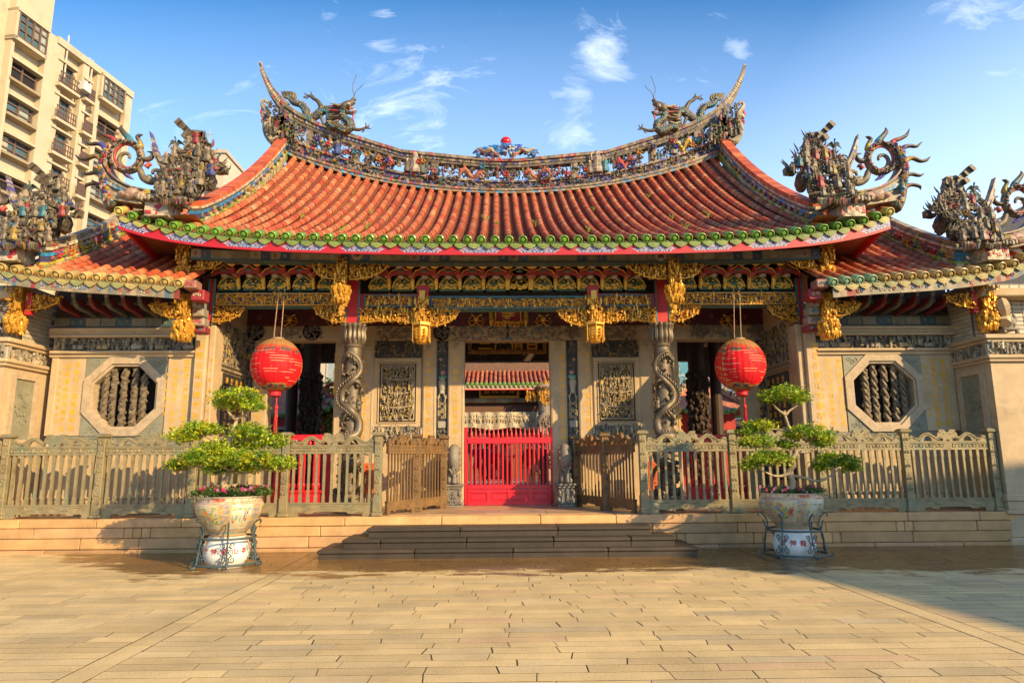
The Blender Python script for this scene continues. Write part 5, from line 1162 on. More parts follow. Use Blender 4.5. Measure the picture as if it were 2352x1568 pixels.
blue = mat('frieze_ground', (.02, .035, .07), .6, 0, .2, 5); redgr = mat('frieze_ground_red', (.12, .012, .015), .6, 0, .2, 5); trim = mat('painted_trim', (.06, .16, .17), .5, 0, .2, 5)
BY = COL-.10                                  # face of the carved beams
X_out = P(471, 900, COL)[0]
def spand_(s, root, x0, y0, x1, y1, Y, ins, seed, name='gilded_bracket', figs=.15):
    a, b_, z0, z1 = rect(x0, y0, x1, y1, Y); n = 14; mb = MB(s > 0)
    edge_ = [(u, v) for u in np.linspace(0, 1, 41) for v in np.linspace(0, 1, 41) if ins(u, v)]
    us = np.linspace(0, 1, 25); low = []
    for u in us: vs = [v for v in np.linspace(1, 0, 60) if ins(u, v)]; low.append(min(vs) if vs else 1)
    mb.prism([(a+u*(b_-a), z0+v*(z1-z0)) for u, v in zip(us, low)]+[(b_, z1+.005), (a, z1+.005)], Y+.03, Y+.06, mat=1)
    mb.tube([(a+u*(b_-a), Y-.03, z0+v*(z1-z0)+.012) for u, v in zip(us, low) if v < .98], .014, 5)
    relief(s, name, None, root, x0, y0, x1, y1, Y+.01, .085, 4.6, inside=ins, figs=figs*.5, leaf=.45, depth=.07, seed=seed, mb=mb)
    mb.build(name, [MT['gold'], MT['gilt_ground']], root)
# hanging posts of carved wood under the eaves
def hanging_(s, root, px, y0, y1, y2, y3, Y, w_, seed, tip=True):
    c = P(px, (y0+y1)/2, Y); z0, z1, z2, z3 = [P(px, q, Y)[2] for q in (y0, y1, y2, y3)]; mb = MB(s > 0); R = np.random.RandomState(seed)
    mb.box(c[0]-.07, c[0]+.07, Y-.02, Y+.2, z2, z0+.1)
    carve(mb, flat(c[0]-w_*.75, z1, Y-.04), w_*1.5, z0-z1, 5.0, GOLDC, .10, figs=.4, leaf=.4, depth=.14, seed=seed)
    hh = z1-z2; mb.lathe([(w_*.25, -hh), (w_*.6, -hh*.75), (w_*.75, -hh*.5), (w_*.62, -hh*.3), (w_*.85, -hh*.18), (w_*.9, -hh*.08), (w_*.5, 0)], (c[0], Y, z1), 16)
    carve(mb, lambda u, v, d: (c[0]+(w_*.78+d)*math.sin(u), Y-(w_*.78+d)*math.cos(u), z2+hh*.12+v), 6.28, hh*.8, 1.1, GOLDC, .16, figs=0, leaf=.7, depth=.05, seed=seed+5)
    for lv, (zz, rr) in enumerate((((z1+z2)/2+.05, w_*.95), ((z1*.25+z2*.75), w_*.72))):
        for k in range(9): a = k*.698+.35*lv; mb.tube([(c[0]+rr*.8*math.cos(a), Y+rr*.8*math.sin(a), zz+.10), (c[0]+rr*1.12*math.cos(a), Y+rr*1.12*math.sin(a), zz), (c[0]+rr*1.0*math.cos(a), Y+rr*math.sin(a), zz-.11)], (.03, .045, .012), 5, k=2)
    if tip:
        for k in range(10): mb.blob((c[0]+.05+(R.rand()-.5)*.10, Y-.02, z3+(z2-z3)*R.rand()), (.05, .05, .05), jit=.4)
    mb.build('hanging_post', MT['gold'], root)
def cols_(s):
    # outer stone pillar with its red post above
    mb = MB(s > 0); a, b_, z0, z1 = rect(434, 745, 463, 1180, COL-.2); mb.bev(a, b_, COL-.2, COL+.25, FZ, z1, .03)
    a2 = P(483, 962, COL-.1)[0]; mb.bev(b_+.001, a2, COL-.12, COL+.2, FZ, z1, .02); mb.bev(a-.06, a2+.05, COL-.26, COL+.28, FZ-.005, FZ+.30, .03); mb.build('stone_pillar', STN, hall)
    mb = MB(s > 0); lbox(mb, 480, 640, 490, 746, COL-.1, .2, .01); mb.build('red_post', MT['red'], hall)
    mb = MB(s > 0); lbox(mb, 488.5, 640, 493, 746, COL-.13, .03); lbox(mb, 476, 640, 479.5, 746, COL-.13, .03); mb.build('post_edging', trim, hall)
    # dragon column
    c = P(809, 900, COL); x = c[0]; zc = P(809, 800, COL)[2]; zt = P(809, 745, COL)[2]; r = .165
    mb = MB(s > 0); mb.lathe([(0, 0), (.30, 0), (.30, .05), (.33, .08), (.33, .2), (.28, .28), (r, .30), (r, zc-FZ), (0, zc-FZ)], (x, COL, FZ), 24); mb.build('column_shaft', MT['bronze'], hall, smooth=40)
    mb = MB(s > 0); h = zt-zc; mb.lathe([(r+.01, 0), (r+.03, .03), (r+.01, .06), (r+.02, .08), (.20, .14), (.19, .20), (.20, h*.75), (.235, h*.95), (.20, h)], (x, COL, zc), 24)
    for k in range(14): a = k*2*math.pi/14; mb.tube([(x+.18*math.cos(a), COL+.18*math.sin(a), zc+.10), (x+.215*math.cos(a), COL+.215*math.sin(a), zc+.2), (x+.205*math.cos(a), COL+.205*math.sin(a), zc+h*.7), (x+.25*math.cos(a), COL+.25*math.sin(a), zc+h*.92), (x+.285*math.cos(a), COL+.285*math.sin(a), zc+h*.93)], (.03, .05, .045, .05, .01), 6, k=3)
    mb.build('lotus_capital', MT['bronze'], hall, smooth=50)
    # the coiling dragon
    H = zc-FZ
    def cyl(a, z, o=0): return np.array((x+(r+o)*math.sin(a), COL-(r+o)*math.cos(a), FZ+z))
    def body(lst, rr, n=8, k=6): mb.tube([cyl(a, z, o) for a, z, o in lst], rr, n, k=k)
    mb = MB(s > 0)
    path = [(-1.0, H*.93, .06), (-.2, H*.965, .05), (.75, H*.92, .05), (.95, H*.85, .05), (.2, H*.79, .06), (-.75, H*.73, .05), (-.8, H*.66, .05), (.1, H*.61, .07), (.95, H*.55, .05), (.85, H*.47, .05), (-.1, H*.44, .07), (-1.2, H*.42, .03), (-3, H*.40, .02), (-4.6, H*.37, .03), (-5.4, H*.34, .06)]
    body(path, [.03, .045, .055, .058, .06, .062, .065, .075, .085, .095, .10, .10, .10, .10, .09])
    q = spline([cyl(a, z, o+.05) for a, z, o in path], 5)
    for i in range(0, len(q)-1): t = q[min(i+1, len(q)-1)]-q[i-1]; mb.blob(q[i]+np.array((t[2], 0, -t[0]))/(np.linalg.norm(t)+1e-9)*.075, (.026, .025, .055), jit=.3)
    for k in range(7): a = -1.0+.08*k; mb.tube([cyl(-.95, H*.935, .06), cyl(-1.15-.04*k, H*(.925-.012*k), .06), cyl(-1.35-.03*k, H*(.945-.03*k), .05)], (.03, .02, .004), 5)
    for (a0, z0, a1, z1_) in ((.3, .60, -.75, .54), (.2, .79, 1.15, .75), (-.3, .44, .9, .38), (.6, .46, 1.2, .39)):
        body([(a0, H*z0, .05), ((a0+a1)/2, H*((z0+z1_)/2+.01), .09), (a1, H*z1_, .07)], [.05, .04, .028], 6, 4)
        for d in (-.22, -.05, .12, .28): body([(a1, H*z1_, .07), (a1+d*.6, H*(z1_-.018), .09), (a1+d, H*(z1_-.035), .06)], [.02, .016, .004], 5, 3)
    body([(1.1, H*.33, .1), (.7, H*.30, .16), (.2, H*.285, .19), (-.25, H*.27, .17)], [.09, .11, .10, .06], 8, 4)     # head
    body([(.5, H*.275, .15), (.1, H*.255, .17), (-.2, H*.245, .15)], [.06, .045, .025], 6, 4)
    for d in (0, 1): body([(.7, H*(.325+.01*d), .18), (1.05, H*(.345+.02*d), .22), (1.45, H*(.335+.03*d), .24)], [.03, .022, .006], 5, 4)
    mb.blob(cyl(.25, H*.302, .26), (.03,)*3, sub=1); mb.blob(cyl(-.05, H*.285, .25), (.035, .03, .03), sub=1)
    for k in range(16): a = .4+.09*k; body([(a*.8, H*(.30-.004*k), .12), (a*.8+.2, H*(.275-.006*k), .17), (a*.8+.35, H*(.285-.01*k), .13)], [.025, .018, .004], 4, 3)
    for k in range(110):
        a, z = (rng.rand()-.5)*3.6, H*(.06+.86*rng.rand()); d = .02+.03*rng.rand()
        if rng.rand() < .6: q_ = cyl(a, z, .03+.05*rng.rand()); mb.tube([cyl(a, z, .0), q_, q_+np.array((.05*(rng.rand()-.5), -.03, .06*(rng.rand()-.3)))], (.035, .03, .008), 5)
        else: curl(mb, lambda u, v, w_: cyl(u/r, v, w_), a*r, z, .035, 1.2, rng.rand()*6, 1, .012, (1, 1, 1))
    for (a, z) in ((-.9, .55), (1.0, .64), (.9, .30), (-1.1, .20)):
        p = cyl(a, H*z, .03); figure(mb, p-(0, 0, .1), .24, ((1, 1, 1),)*3, n=6)
    for k in range(26): a = (rng.rand()-.5)*3.6; mb.blob(cyl(a, H*(.05+.10*rng.rand()), .1), (.06, .05, .06), jit=.5)
    mb.build('coiling_dragon', MT['bronze'], hall, smooth=1)
    mb = MB(s > 0); lbox(mb, 796, 640, 823, 745, COL-.12, .24, .01); mb.build('red_post', MT['red'], hall)
    mb = MB(s > 0); lbox(mb, 822.5, 640, 826, 745, COL-.135, .03); lbox(mb, 793, 640, 796.5, 745, COL-.135, .03); mb.build('post_edging', trim, hall)
    # ---- carved gold beams
    relief(s, 'gilded_frieze', [MT['gold'], blue, MT['gold']], hall, 499, 676, 771, 700, BY-.02, .085, 4.2, back=1, frame=(.018, 2), figs=.1, leaf=.5, depth=.04, seed=1)
    mb = MB(s > 0); lbox(mb, 493, 671.5, 795, 705.5, BY+.035, .2); mb.build('carved_beam', trim, hall)
    relief(s, 'gilded_frieze', [MT['gold'], redgr, trim], hall, 840, 681, 950, 702, BY-.02, .085, 4.2, back=1, frame=(.03, 2), figs=.2, leaf=.5, depth=.04, seed=2)
    mb = MB(s > 0); lbox(mb, 826, 675, 960, 708, BY+.035, .2); mb.build('carved_beam', MT['red'], hall)
    qr = lambda p=2.: (lambda u, v: u**p+(1-v)**p < 1); ql = lambda p=2.: (lambda u, v: (1-u)**p+(1-v)**p < 1)
    spand = lambda *a, **k: spand_(s, hall, *a, **k)
    spand(492, 705, 562, 742, BY-.02, qr(), 3); spand(722, 705, 794, 742, BY-.02, ql(), 4)
    spand(826, 708, 955, 747, BY-.03, lambda u, v: v > .10+.16*math.sin(u*3.14)**2, 5, figs=.35); spand(984, 708, 1056, 751, BY-.03, qr(), 6)
    hy = COL-.75
    spand(716, 599, 772, 643, hy, ql(2.2), 7); spand(803, 599, 896, 644, hy, qr(2.0), 8, figs=.35); spand(449, 582, 523, 622, hy, qr(), 9)
    hanging = lambda *a, **k: hanging_(s, hall, *a, **k)
    hanging(785, 597, 652, 697, 722, hy, .165, 11); hanging(426, 568, 612, 650, 660, hy+.05, .165, 12, False)
    # hexagonal hanging lantern post beside the gate
    c = P(969, 700, BY-.1); z0, z1, z2 = [P(969, q, BY-.1)[2] for q in (688, 745, 789)]; mb = MB(s > 0)
    mb.box(c[0]-.06, c[0]+.06, BY-.1, BY+.1, z1, z0+.2); carve(mb, flat(c[0]-.14, z1, BY-.12), .28, z0-z1, 5.5, GOLDC, .10, figs=.5, leaf=.4, depth=.12, seed=13)
    yy = BY-.1; mb.lathe([(.10, .05), (.215, .02), (.215, -.03), (.17, -.035)][::-1], (c[0], yy, z1), 6); mb.lathe([(.06, 0), (.12, .02), (.155, .10), (.165, (z1-z2)*.55), (.14, (z1-z2)*.75), (.1, (z1-z2)*.8)], (c[0], yy, z2+.05), 6)
    for k in range(6): a = math.pi*(k+.5)/3; mb.tube([(c[0]+.195*math.cos(a), yy+.195*math.sin(a), z1-.02), (c[0]+.195*math.cos(a), yy+.195*math.sin(a), z2+.05)], .012, 5); mb.blob((c[0]+.195*math.cos(a), yy+.195*math.sin(a), z2+.06), (.022, .022, .05)); [mb.blob((c[0]+.17*math.cos(a+.5), yy+.17*math.sin(a+.5), z2+.1+.06*q), (.03, .03, .025)) for q in range(4)]
    mb.lathe([(.10, 0), (.14, .03), (.10, .06)], (c[0], yy, z2), 6); mb.build('lantern_pendant', MT['gold'], hall)
    mb = MB(s > 0); lbox(mb, 958, 655, 985, 700, BY, .18, .01); mb.build('red_block', MT['red'], hall)
    # ---- stone front, recessed
    mb = MB(s > 0)
    a, b_, _, z1 = rect(764, 782, 1066, 1160, WALL); mb.box(a, b_, WALL+.02, WALL+.35, FZ, z1); mb.build('stone_wall', STN, hall)
    mb = MB(s > 0); lbox(mb, 558, 746, 1172 if s < 0 else 1168, 782, WALL-.06, .4, .02); mb.build('stone_lintel', STN, hall)
    relief(s, 'lintel_relief', GRY, hall, 640, 750, 740, 777, WALL-.065, .09, 2.0, figs=0, leaf=.2, depth=.02, seed=14)
    relief(s, 'lintel_relief', GRY, hall, 865, 748, 965, 778, WALL-.065, .09, 2.0, figs=0, leaf=.2, depth=.02, seed=15)
    mb = MB(s > 0); relief(s, '', None, hall, 1040, 748, 1166, 779, WALL-.065, .09, 3.2, cols=[(.30, .26, .2), (.30, .10, .08), (.06, .22, .26), (.4, .33, .22)], figs=0, leaf=.35, depth=.06, seed=16, mb=mb); mb.build('lintel_dragon', MT['attr'], hall)
    for px in (588, 716, 1015): 
        c = P(px, 763, WALL-.08); mb = MB(s > 0); mb.lathe([(0, 0), (.20, 0), (.20, .03), (0, .03)], (0, 0, 0), 20); V = mb.v[0].copy(); mb.v[0] = np.stack([V[:, 0]+c[0], c[1]-V[:, 2], V[:, 1]+c[2]], 1)
        carve(mb, lambda u, v, d: (c[0]-.19+u, c[1]-.03-d, c[2]-.19+v), .38, .38, 4, GREYC, .09, inside=lambda u, v: math.hypot(u-.19, v-.19) < .18, figs=0, leaf=.6, depth=.05, seed=px); mb.build('round_boss', GRY, hall)
    for (x0, x1, pr) in ((826, 856, .05), (969, 1001, .06), (1028, 1066, .08), (764, 785, .05)):
        mb = MB(s > 0); a, b_, _, z1 = rect(x0, 782, x1, 1160, WALL-pr); mb.bev(a, b_, WALL-pr, WALL+.05, FZ, z1, .015)
        for e in (a+.03, b_-.05): mb.bev(e, e+.02, WALL-pr-.012, WALL-pr+.01, FZ+.3, z1-.25, .004)
        mb.bev(a+.03, b_-.03, WALL-pr-.012, WALL-pr+.01, z1-.25, z1-.235, .004)
        curl(mb, flat((a+b_)/2, z1-.12, WALL-pr), 0, 0, .07, 1.5, 0, 1, .014, (1, 1, 1)); curl(mb, flat((a+b_)/2-.06, z1-.15, WALL-pr), 0, 0, .045, 1.2, 2, -1, .012, (1, 1, 1)); mb.build('pilaster', STN, hall)
    # window with pierced carving
    mb = MB(s > 0)
    for i, (x0, y0, x1, y1, d, t) in enumerate(((858, 822, 966, 980, .03, .10), (868, 833, 958, 972, .055, .03), (874, 838, 952, 966, .045, .02))):
        a, b_, z0, z1 = rect(x0, y0, x1, y1, WALL-.03); yy = WALL-d
        for q in ((a, b_, z1-t, z1), (a, b_, z0, z0+t), (a, a+t, z0+t, z1-t), (b_-t, b_, z0+t, z1-t)): mb.bev(q[0], q[1], yy, WALL+.05, q[2], q[3], .008)
    mb.build('window_frame', STN, hall)
    mb = MB(s > 0); lbox(mb, 868, 833, 958, 972, WALL+.015, .004); mb.build('window_black_sheet', MT['black'], hall)  # black sheet on the solid wall, painted darkness behind the carving
    mb = MB(s > 0); a, b_, z0, z1 = rect(879, 843, 950, 961, WALL-.02)
    for q in ((a-.03, b_+.03, z1-.005, z1+.03), (a-.03, b_+.03, z0-.03, z0+.005), (a-.03, a, z0, z1), (b_, b_+.03, z0, z1)): mb.bev(q[0], q[1], WALL-.035, WALL+.012, q[2], q[3], .006)
    mb.build('inner_frame', GRY, hall)
    mb = MB(s > 0); carve(mb, flat(a, z0, WALL-.02), b_-a, z1-z0, 4.6, [(.40, .31, .19), (.33, .25, .15), (.22, .17, .11), (.48, .38, .22), (.44, .30, .08)], .07, figs=.2, leaf=.4, depth=.10, seed=17+s)
    for k in range(3): zz = z0+(z1-z0)*(.22+.27*k); mb.tube([(a+.02, WALL-.05, zz+.03*math.sin(k)), ((a+b_)/2, WALL-.08, zz-.02), (b_-.02, WALL-.05, zz+.03)], .025, 5, (.35, .27, .17), k=4)
    mb.build('pierced_carving', MT['attr'], hall)
    mb = MB(s > 0); relief(s, '', None, hall, 861, 784, 967, 819, WALL-.01, .10, 3.4, cols=[(.13, .11, .08), (.18, .15, .11), (.08, .07, .06), (.40, .25, .06)], figs=.25, leaf=.3, depth=.08, seed=18, mb=mb); a, b_, z0, z1 = rect(857, 782, 969, 821, WALL); mb.box(a, b_, WALL+.0, WALL+.05, z0, z1, (.05, .045, .04)); mb.build('dark_relief', MT['attr'], hall)
    mb = MB(s > 0); relief(s, '', None, hall, 852, 982, 968, 1014, WALL-.02, .10, 3.6, cols=[(.42, .36, .25), (.33, .28, .19), (.24, .2, .14), (.5, .38, .18)], figs=.45, leaf=.3, depth=.08, seed=19, mb=mb); a, b_, z0, z1 = rect(852, 981, 968, 1015, WALL); mb.box(a, b_, WALL-.01, WALL+.05, z0, z1, (.16, .145, .11)); mb.build('lower_relief', MT['attr'], hall)
    # black relief strip with lotus, vase and fret
    mb = MB(s > 0); a, b_, z0, z1 = rect(1001, 782, 1028, 1160, WALL-.01); w_ = b_-a; mb.box(a, b_, WALL-.005, WALL+.04, FZ, z1, (.035, .033, .03)); xc = (a+b_)/2
    def zy(y): return P(1014, y, WALL-.02)[2]
    for y in (808, 812, 972, 1010, 1035): mb.bev(a, b_, WALL-.03, WALL, zy(y)-.012, zy(y)+.012, .004, (.09, .085, .075))
    for e in (a, b_-.02): mb.bev(e, e+.02, WALL-.03, WALL, FZ, z1, .004, (.10, .09, .08))
    carve(mb, flat(a+.03, zy(807), WALL-.015), w_-.06, zy(786)-zy(807), 3.5, [(.14, .12, .1), (.2, .17, .13)], .08, figs=.5, depth=.05, seed=20)
    for (dx, y, c, r) in ((-.04, 826, (.46, .22, .20), .05), (.05, 840, (.40, .16, .16), .035), (.02, 856, (.50, .25, .24), .07), (-.01, 868, (.10, .36, .24), .08), (.06, 866, (.10, .34, .24), .06)):
        for k in range(7): aa = k*.9; mb.tube([(xc+dx, WALL-.04, zy(y)), (xc+dx+r*.6*math.cos(aa), WALL-.06, zy(y)+r*.5*math.sin(aa)), (xc+dx+r*math.cos(aa), WALL-.05, zy(y)+r*.8*math.sin(aa))], (r*.3, r*.35, .006), 5, np.array(c)*(.8+.4*rng.rand()))
    for dx in (-.03, .03, 0): mb.tube([(xc, WALL-.03, zy(874)), (xc+dx, WALL-.04, zy(850)), (xc+dx*1.5, WALL-.03, zy(822))], .008, 4, (.2, .18, .1), k=3)
    mb.lathe([(.05, 0), (.07, .02), (.06, .08), (.085, .22), (.09, .30), (.06, .34), (.08, .38)], (xc, WALL-.03, zy(905)), 10, (.38, .33, .24))
    for k in (-1, 1): mb.tube([(xc+k*.05, WALL-.05, zy(905)), (xc+k*.08, WALL-.06, zy(914)), (xc+k*.07, WALL-.05, zy(924))], .014, 5, (.42, .34, .2), k=3); curl(mb, flat(xc, 0, WALL-.03), k*.09, zy(912), .04, 1.2, 1, k, .012, (.45, .35, .2))
    for y in (934, 952): 
        for q in (.085, .05): 
            for (u0, v0, u1, v1) in ((-1, 1, 1, 1), (1, 1, 1, -1), (1, -1, -.3, -1), (-1, 1, -1, -.4)): mb.tube([(xc+u0*q, WALL-.03, zy(y)+v0*q), (xc+u1*q, WALL-.03, zy(y)+v1*q)], .013, 4, (.42, .33, .18))
    mb.bev(xc-.09, xc+.09, WALL-.04, WALL, zy(983), zy(967), .01, (.34, .30, .22)); carve(mb, flat(a+.03, zy(1010), WALL-.015), w_-.06, zy(988)-zy(1010), 3.5, [(.16, .14, .11), (.22, .19, .14)], .08, figs=.3, depth=.05, seed=21)
    mb.build('lotus_vase_relief', MT['attr'], hall)
    # ---- side bay: jambs and inner side wall with a dark lettered tablet
    mb = MB(s > 0); a, b_, _, z1 = rect(576, 782, 611, 1160, WALL); mb.bev(a, b_, WALL-.05, WALL+.35, FZ, z1, .015); mb.build('door_jamb', STN, hall)
    mb = MB(s > 0); a, b_, _, z1 = rect(545, 782, 577, 1160, WALL); mb.box(a, b_, WALL+.02, WALL+.35, FZ, z1, (.10, .09, .075)); carve(mb, flat(a+.03, FZ+.9, WALL+.02), b_-a-.06, z1-FZ-1.0, 2.6, [(.16, .14, .11), (.24, .19, .13), (.10, .09, .08)], .10, figs=.5, depth=.06, seed=22)
    for q in (FZ+1.6, FZ+2.55, z1-.12): mb.bev(a, b_, WALL-.02, WALL+.03, q-.03, q+.03, .008, (.2, .17, .12))
    mb.build('dark_relief', MT['attr'], hall)
    xi = P(489, 900, COL)[0]; xi2 = P(545, 900, WALL)[0]; zt = P(497, 745, COL)[2]
    mb = MB(s > 0); mb.box(xi-.35, xi, COL+.25, WALL+.4, FZ, zt+.9); mb.build('inner_side_wall', STN, hall)
    mb = MB(s > 0); fr2 = lambda u, v, d: (xi+d, COL+.32+u, FZ+v); W_ = WALL-COL-.36
    mb.prism([(.12, .55), (W_-.16, .55), (W_-.16, 2.9), (.12, 2.9)], -.03, .0, (.03, .028, .024), fr=lambda u, d, v: fr2(u, v, -d)); 
    for q in (2.95, 3.05): mb.prism([(0, q), (W_, q), (W_, q+.06), (0, q+.06)], -.05, 0, (.26, .21, .14), fr=lambda u, d, v: fr2(u, v, -d))
    carve(mb, lambda u, v, d: fr2(.05+u, 3.15+v, d+.01), W_-.1, .75, 3.2, [(.13, .11, .09), (.2, .17, .12), (.32, .21, .06)], .11, figs=.4, depth=.08, seed=23)
    mb.build('lettered_tablet', MT['attr'], hall)
    mb = MB(); tx = ['自在觀音菩薩山龍寺佛法', '無量壽福慧光明普照眾生', '慈悲喜捨渡迷津香雲法界', '南海蓮臺甘露淨水']
    for i, l in enumerate(tx):
        u = W_-.34-.27*i if s < 0 else .26+.27*i
        for k, ch in enumerate(l): letter(mb, ch, (s*-1*(xi+.036) if s > 0 else xi+.036, COL+.32+(u if s < 0 else W_-u+.0), FZ+2.75-.19*k), .145, eu=(0, -s, 0))
    mb.build('tablet_lettering', MT['text'], hall)
    # under the eaves: green and red bracket sets in two tiers
    gold3, red3, grn, dkr = (.82, .50, .08), (.36, .035, .028), (.085, .165, .09), (.16, .02, .02)
    def bracket_unit(px, w_, seed, lo, mid, hi):
        mb = MB(s > 0); yy = COL-.02; x = P(px, lo, yy)[0]; z0 = P(px, lo, yy)[2]; z1 = P(px, mid, yy-.25)[2]; z2 = P(px, hi, yy-.6)[2]; R = np.random.RandomState(seed)
        # beast face
        arc = [(x-w_*.46, z0), (x-w_*.47, z0+.10), (x-w_*.36, z0+.24), (x-w_*.12, z0+.32), (x, z0+.35), (x+w_*.12, z0+.32), (x+w_*.36, z0+.24), (x+w_*.47, z0+.10), (x+w_*.46, z0)]
        mb.prism(arc, yy, yy+.12, grn); mb.tube([(a, yy-.02, b_-.04) for a, b_ in arc[1:-1]], .018, 5, gold3); mb.tube([(a, yy-.03, b_+.01) for a, b_ in arc[2:-2]], .016, 5, (.10, .22, .12))
        for k in range(12): u = (R.rand()-.5)*.8*w_; mb.blob((x+u, yy-.03, z0+.03+.12*R.rand()), (.045, .03, .028), col=gold3, jit=.4)
        for q in (-1, 1): curl(mb, flat(x, 0, yy-.02), q*w_*.26, z0+.09, .06, 1.2, 0, q, .018, gold3); mb.blob((x+q*.05, yy-.03, z0+.2), (.03, .02, .02), col=gold3)
        mb.blob((x, yy-.01, z0+.19), (.09, .02, .05), col=(.03, .05, .03)); mb.box(x-.12, x+.12, yy-.02, yy, z0+.135, z0+.155, (.10, .22, .10))
        # arms stepping outwards, lotus cups, upper bow
        xm = x+w_/2; mb.tube([(xm, yy-.04, z0+.02), (xm, yy-.12, z0+.15), (xm, yy-.13, z0+.30), (xm, yy-.25, z1)], (.035, .045, .035, .04), 5, gold3); mb.bev(xm-.03, xm+.03, yy-.24, yy-.1, z0+.27, z1, .006, red3)
        mb.lathe([(.05, 0), (.075, .05), (.06, .07)], (x, yy-.26, z1-.03), 8, (.45, .33, .24)); mb.lathe([(.05, 0), (.09, .05), (.07, .07)], (xm, yy-.27, z1-.02), 8, (.42, .12, .08))
        zb = z1+.03; up2 = [(x-w_*.52, zb+.02), (x-w_*.40, zb+.10), (x-w_*.2, zb+.13), (x, zb+.20), (x+w_*.2, zb+.13), (x+w_*.40, zb+.10), (x+w_*.52, zb+.02)]
        mb.prism(up2+[(x+w_*.52, zb-.03), (x+w_*.3, zb+.02), (x-w_*.3, zb+.02), (x-w_*.52, zb-.03)], yy-.34, yy-.24, red3); mb.tube([(a, yy-.345, b_) for a, b_ in up2], .012, 4, gold3)
        for q in (-1, 1): curl(mb, flat(x, 0, yy-.34), q*w_*.36, zb+.035, .035, 1, 0, q, .01, (.40, .10, .08))
        mb.blob((x, yy-.34, zb+.09), (.08, .02, .04), col=(.10, .16, .12))
        mb.bev(xm-.03, xm+.03, yy-.5, yy-.3, zb+.02, z2-.06, .006, red3); mb.blob((xm, yy-.54, z2-.02), (.085, .05, .05), col=gold3, sub=1)
        for k in range(4): mb.blob((xm+(k-1.5)*.04, yy-.58, z2-.01+.02*(k % 2)), (.025, .02, .04), col=(.62, .45, .06))
        mb.lathe([(.04, 0), (.09, .05), (.08, .08)], (x, yy-.55, z2-.06), 8, (.42, .36, .28) if seed % 3 else (.40, .12, .06)); mb.box(x-w_*.5, x+w_*.5, yy-.52, yy-.44, z2-.01, z2+.05, dkr)
        mb.build('bracket_set', MT['attr'], hall)
    for k in range(6): px = 1140-54*k; bracket_unit(px if s < 0 else px+1.5, .46, k+40, 668, 638, 608)
    if s < 0: bracket_unit(1168+24, .46, 46, 668, 638, 608)
    for k in range(5): bracket_unit(525+57*k, .47, k+60, 667, 635, 602)
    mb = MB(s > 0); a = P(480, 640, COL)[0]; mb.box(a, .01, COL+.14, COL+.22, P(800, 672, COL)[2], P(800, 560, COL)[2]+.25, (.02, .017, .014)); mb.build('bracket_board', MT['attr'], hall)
sides(cols_)
# central pieces
def mid(x): return x
relief(-1, 'gilded_frieze', [MT['gold'], blue, trim], hall, 993, 685, 1347, 706, BY-.02, .085, 4.4, back=1, frame=(.03, 2), figs=.1, leaf=.5, depth=.04, seed=24)
mb = MB(); lbox(mb, 985, 679, 1356, 712, BY+.035, .2); mb.build('carved_beam', trim, hall)
# painted boards behind the beams, over the recessed front
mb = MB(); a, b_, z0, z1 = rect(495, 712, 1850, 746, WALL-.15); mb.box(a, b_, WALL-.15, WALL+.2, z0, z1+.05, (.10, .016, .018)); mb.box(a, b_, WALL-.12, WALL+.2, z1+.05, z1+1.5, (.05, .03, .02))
for k in range(34): x = a+(b_-a)*(k+.5)/34; curl(mb, flat(0, 0, WALL-.15), x, (z0+z1)/2, .06, 1.2, k, 1 if k % 2 else -1, .012, (.34, .12, .10))
mb.build('painted_board', MT['attr'], hall)
for px in (665, 1094, 1248, 1672, 770, 1566):
    c = P(px, 732, WALL-.2); mb = MB()
    for q in (-1, 1): curl(mb, flat(c[0], c[2], WALL-.2), q*.12, 0, .10, 1.1, 1.5, q, .02, (1, 1, 1), 5)
    mb.blob(c, (.07, .05, .09), sub=1); mb.tube([c+(-.2, 0, -.05), c+(-.1, -.03, -.17), c+(0, -.03, -.1), c+(.1, -.03, -.17), c+(.2, 0, -.05)], .016, 5, k=3); mb.build('gilded_ornament', MT['gold'], hall)
# the name board over the gate, its lower edge showing beneath the beam
t = hall; a, b_, z0, z1 = rect(1141, 690, 1193, 737, WALL-.45); mb = MB(); mb.bev(a, b_, WALL-.45, WALL-.38, z0, z1, .01, (.26, .012, .014)); mb.build('name_board', MT['attr'], hall)
mb = MB(); letter(mb, '寺', ((a+b_)/2, WALL-.456, P(1167, 722, WALL-.45)[2]), .30); mb.build('name_lettering', MT['text'], hall)
mb = MB()
for q in (a-.05, b_+.01): mb.bev(q, q+.04, WALL-.47, WALL-.4, z0-.05, z1, .01)
mb.bev(a-.05, b_+.05, WALL-.47, WALL-.4, z0-.05, z0-.005, .01); carve(mb, flat(a-.1, z0-.12, WALL-.45), b_-a+.2, .12, 3, GOLDC, .08, depth=.04, seed=25)
for q in (a-.14, b_+.14): mb.tube([(q, WALL-.44, z0+.3), (q+.02, WALL-.46, z0), (q, WALL-.44, z0-.12)], (.05, .06, .02), 6)
mb.build('board_frame', MT['gold'], hall)
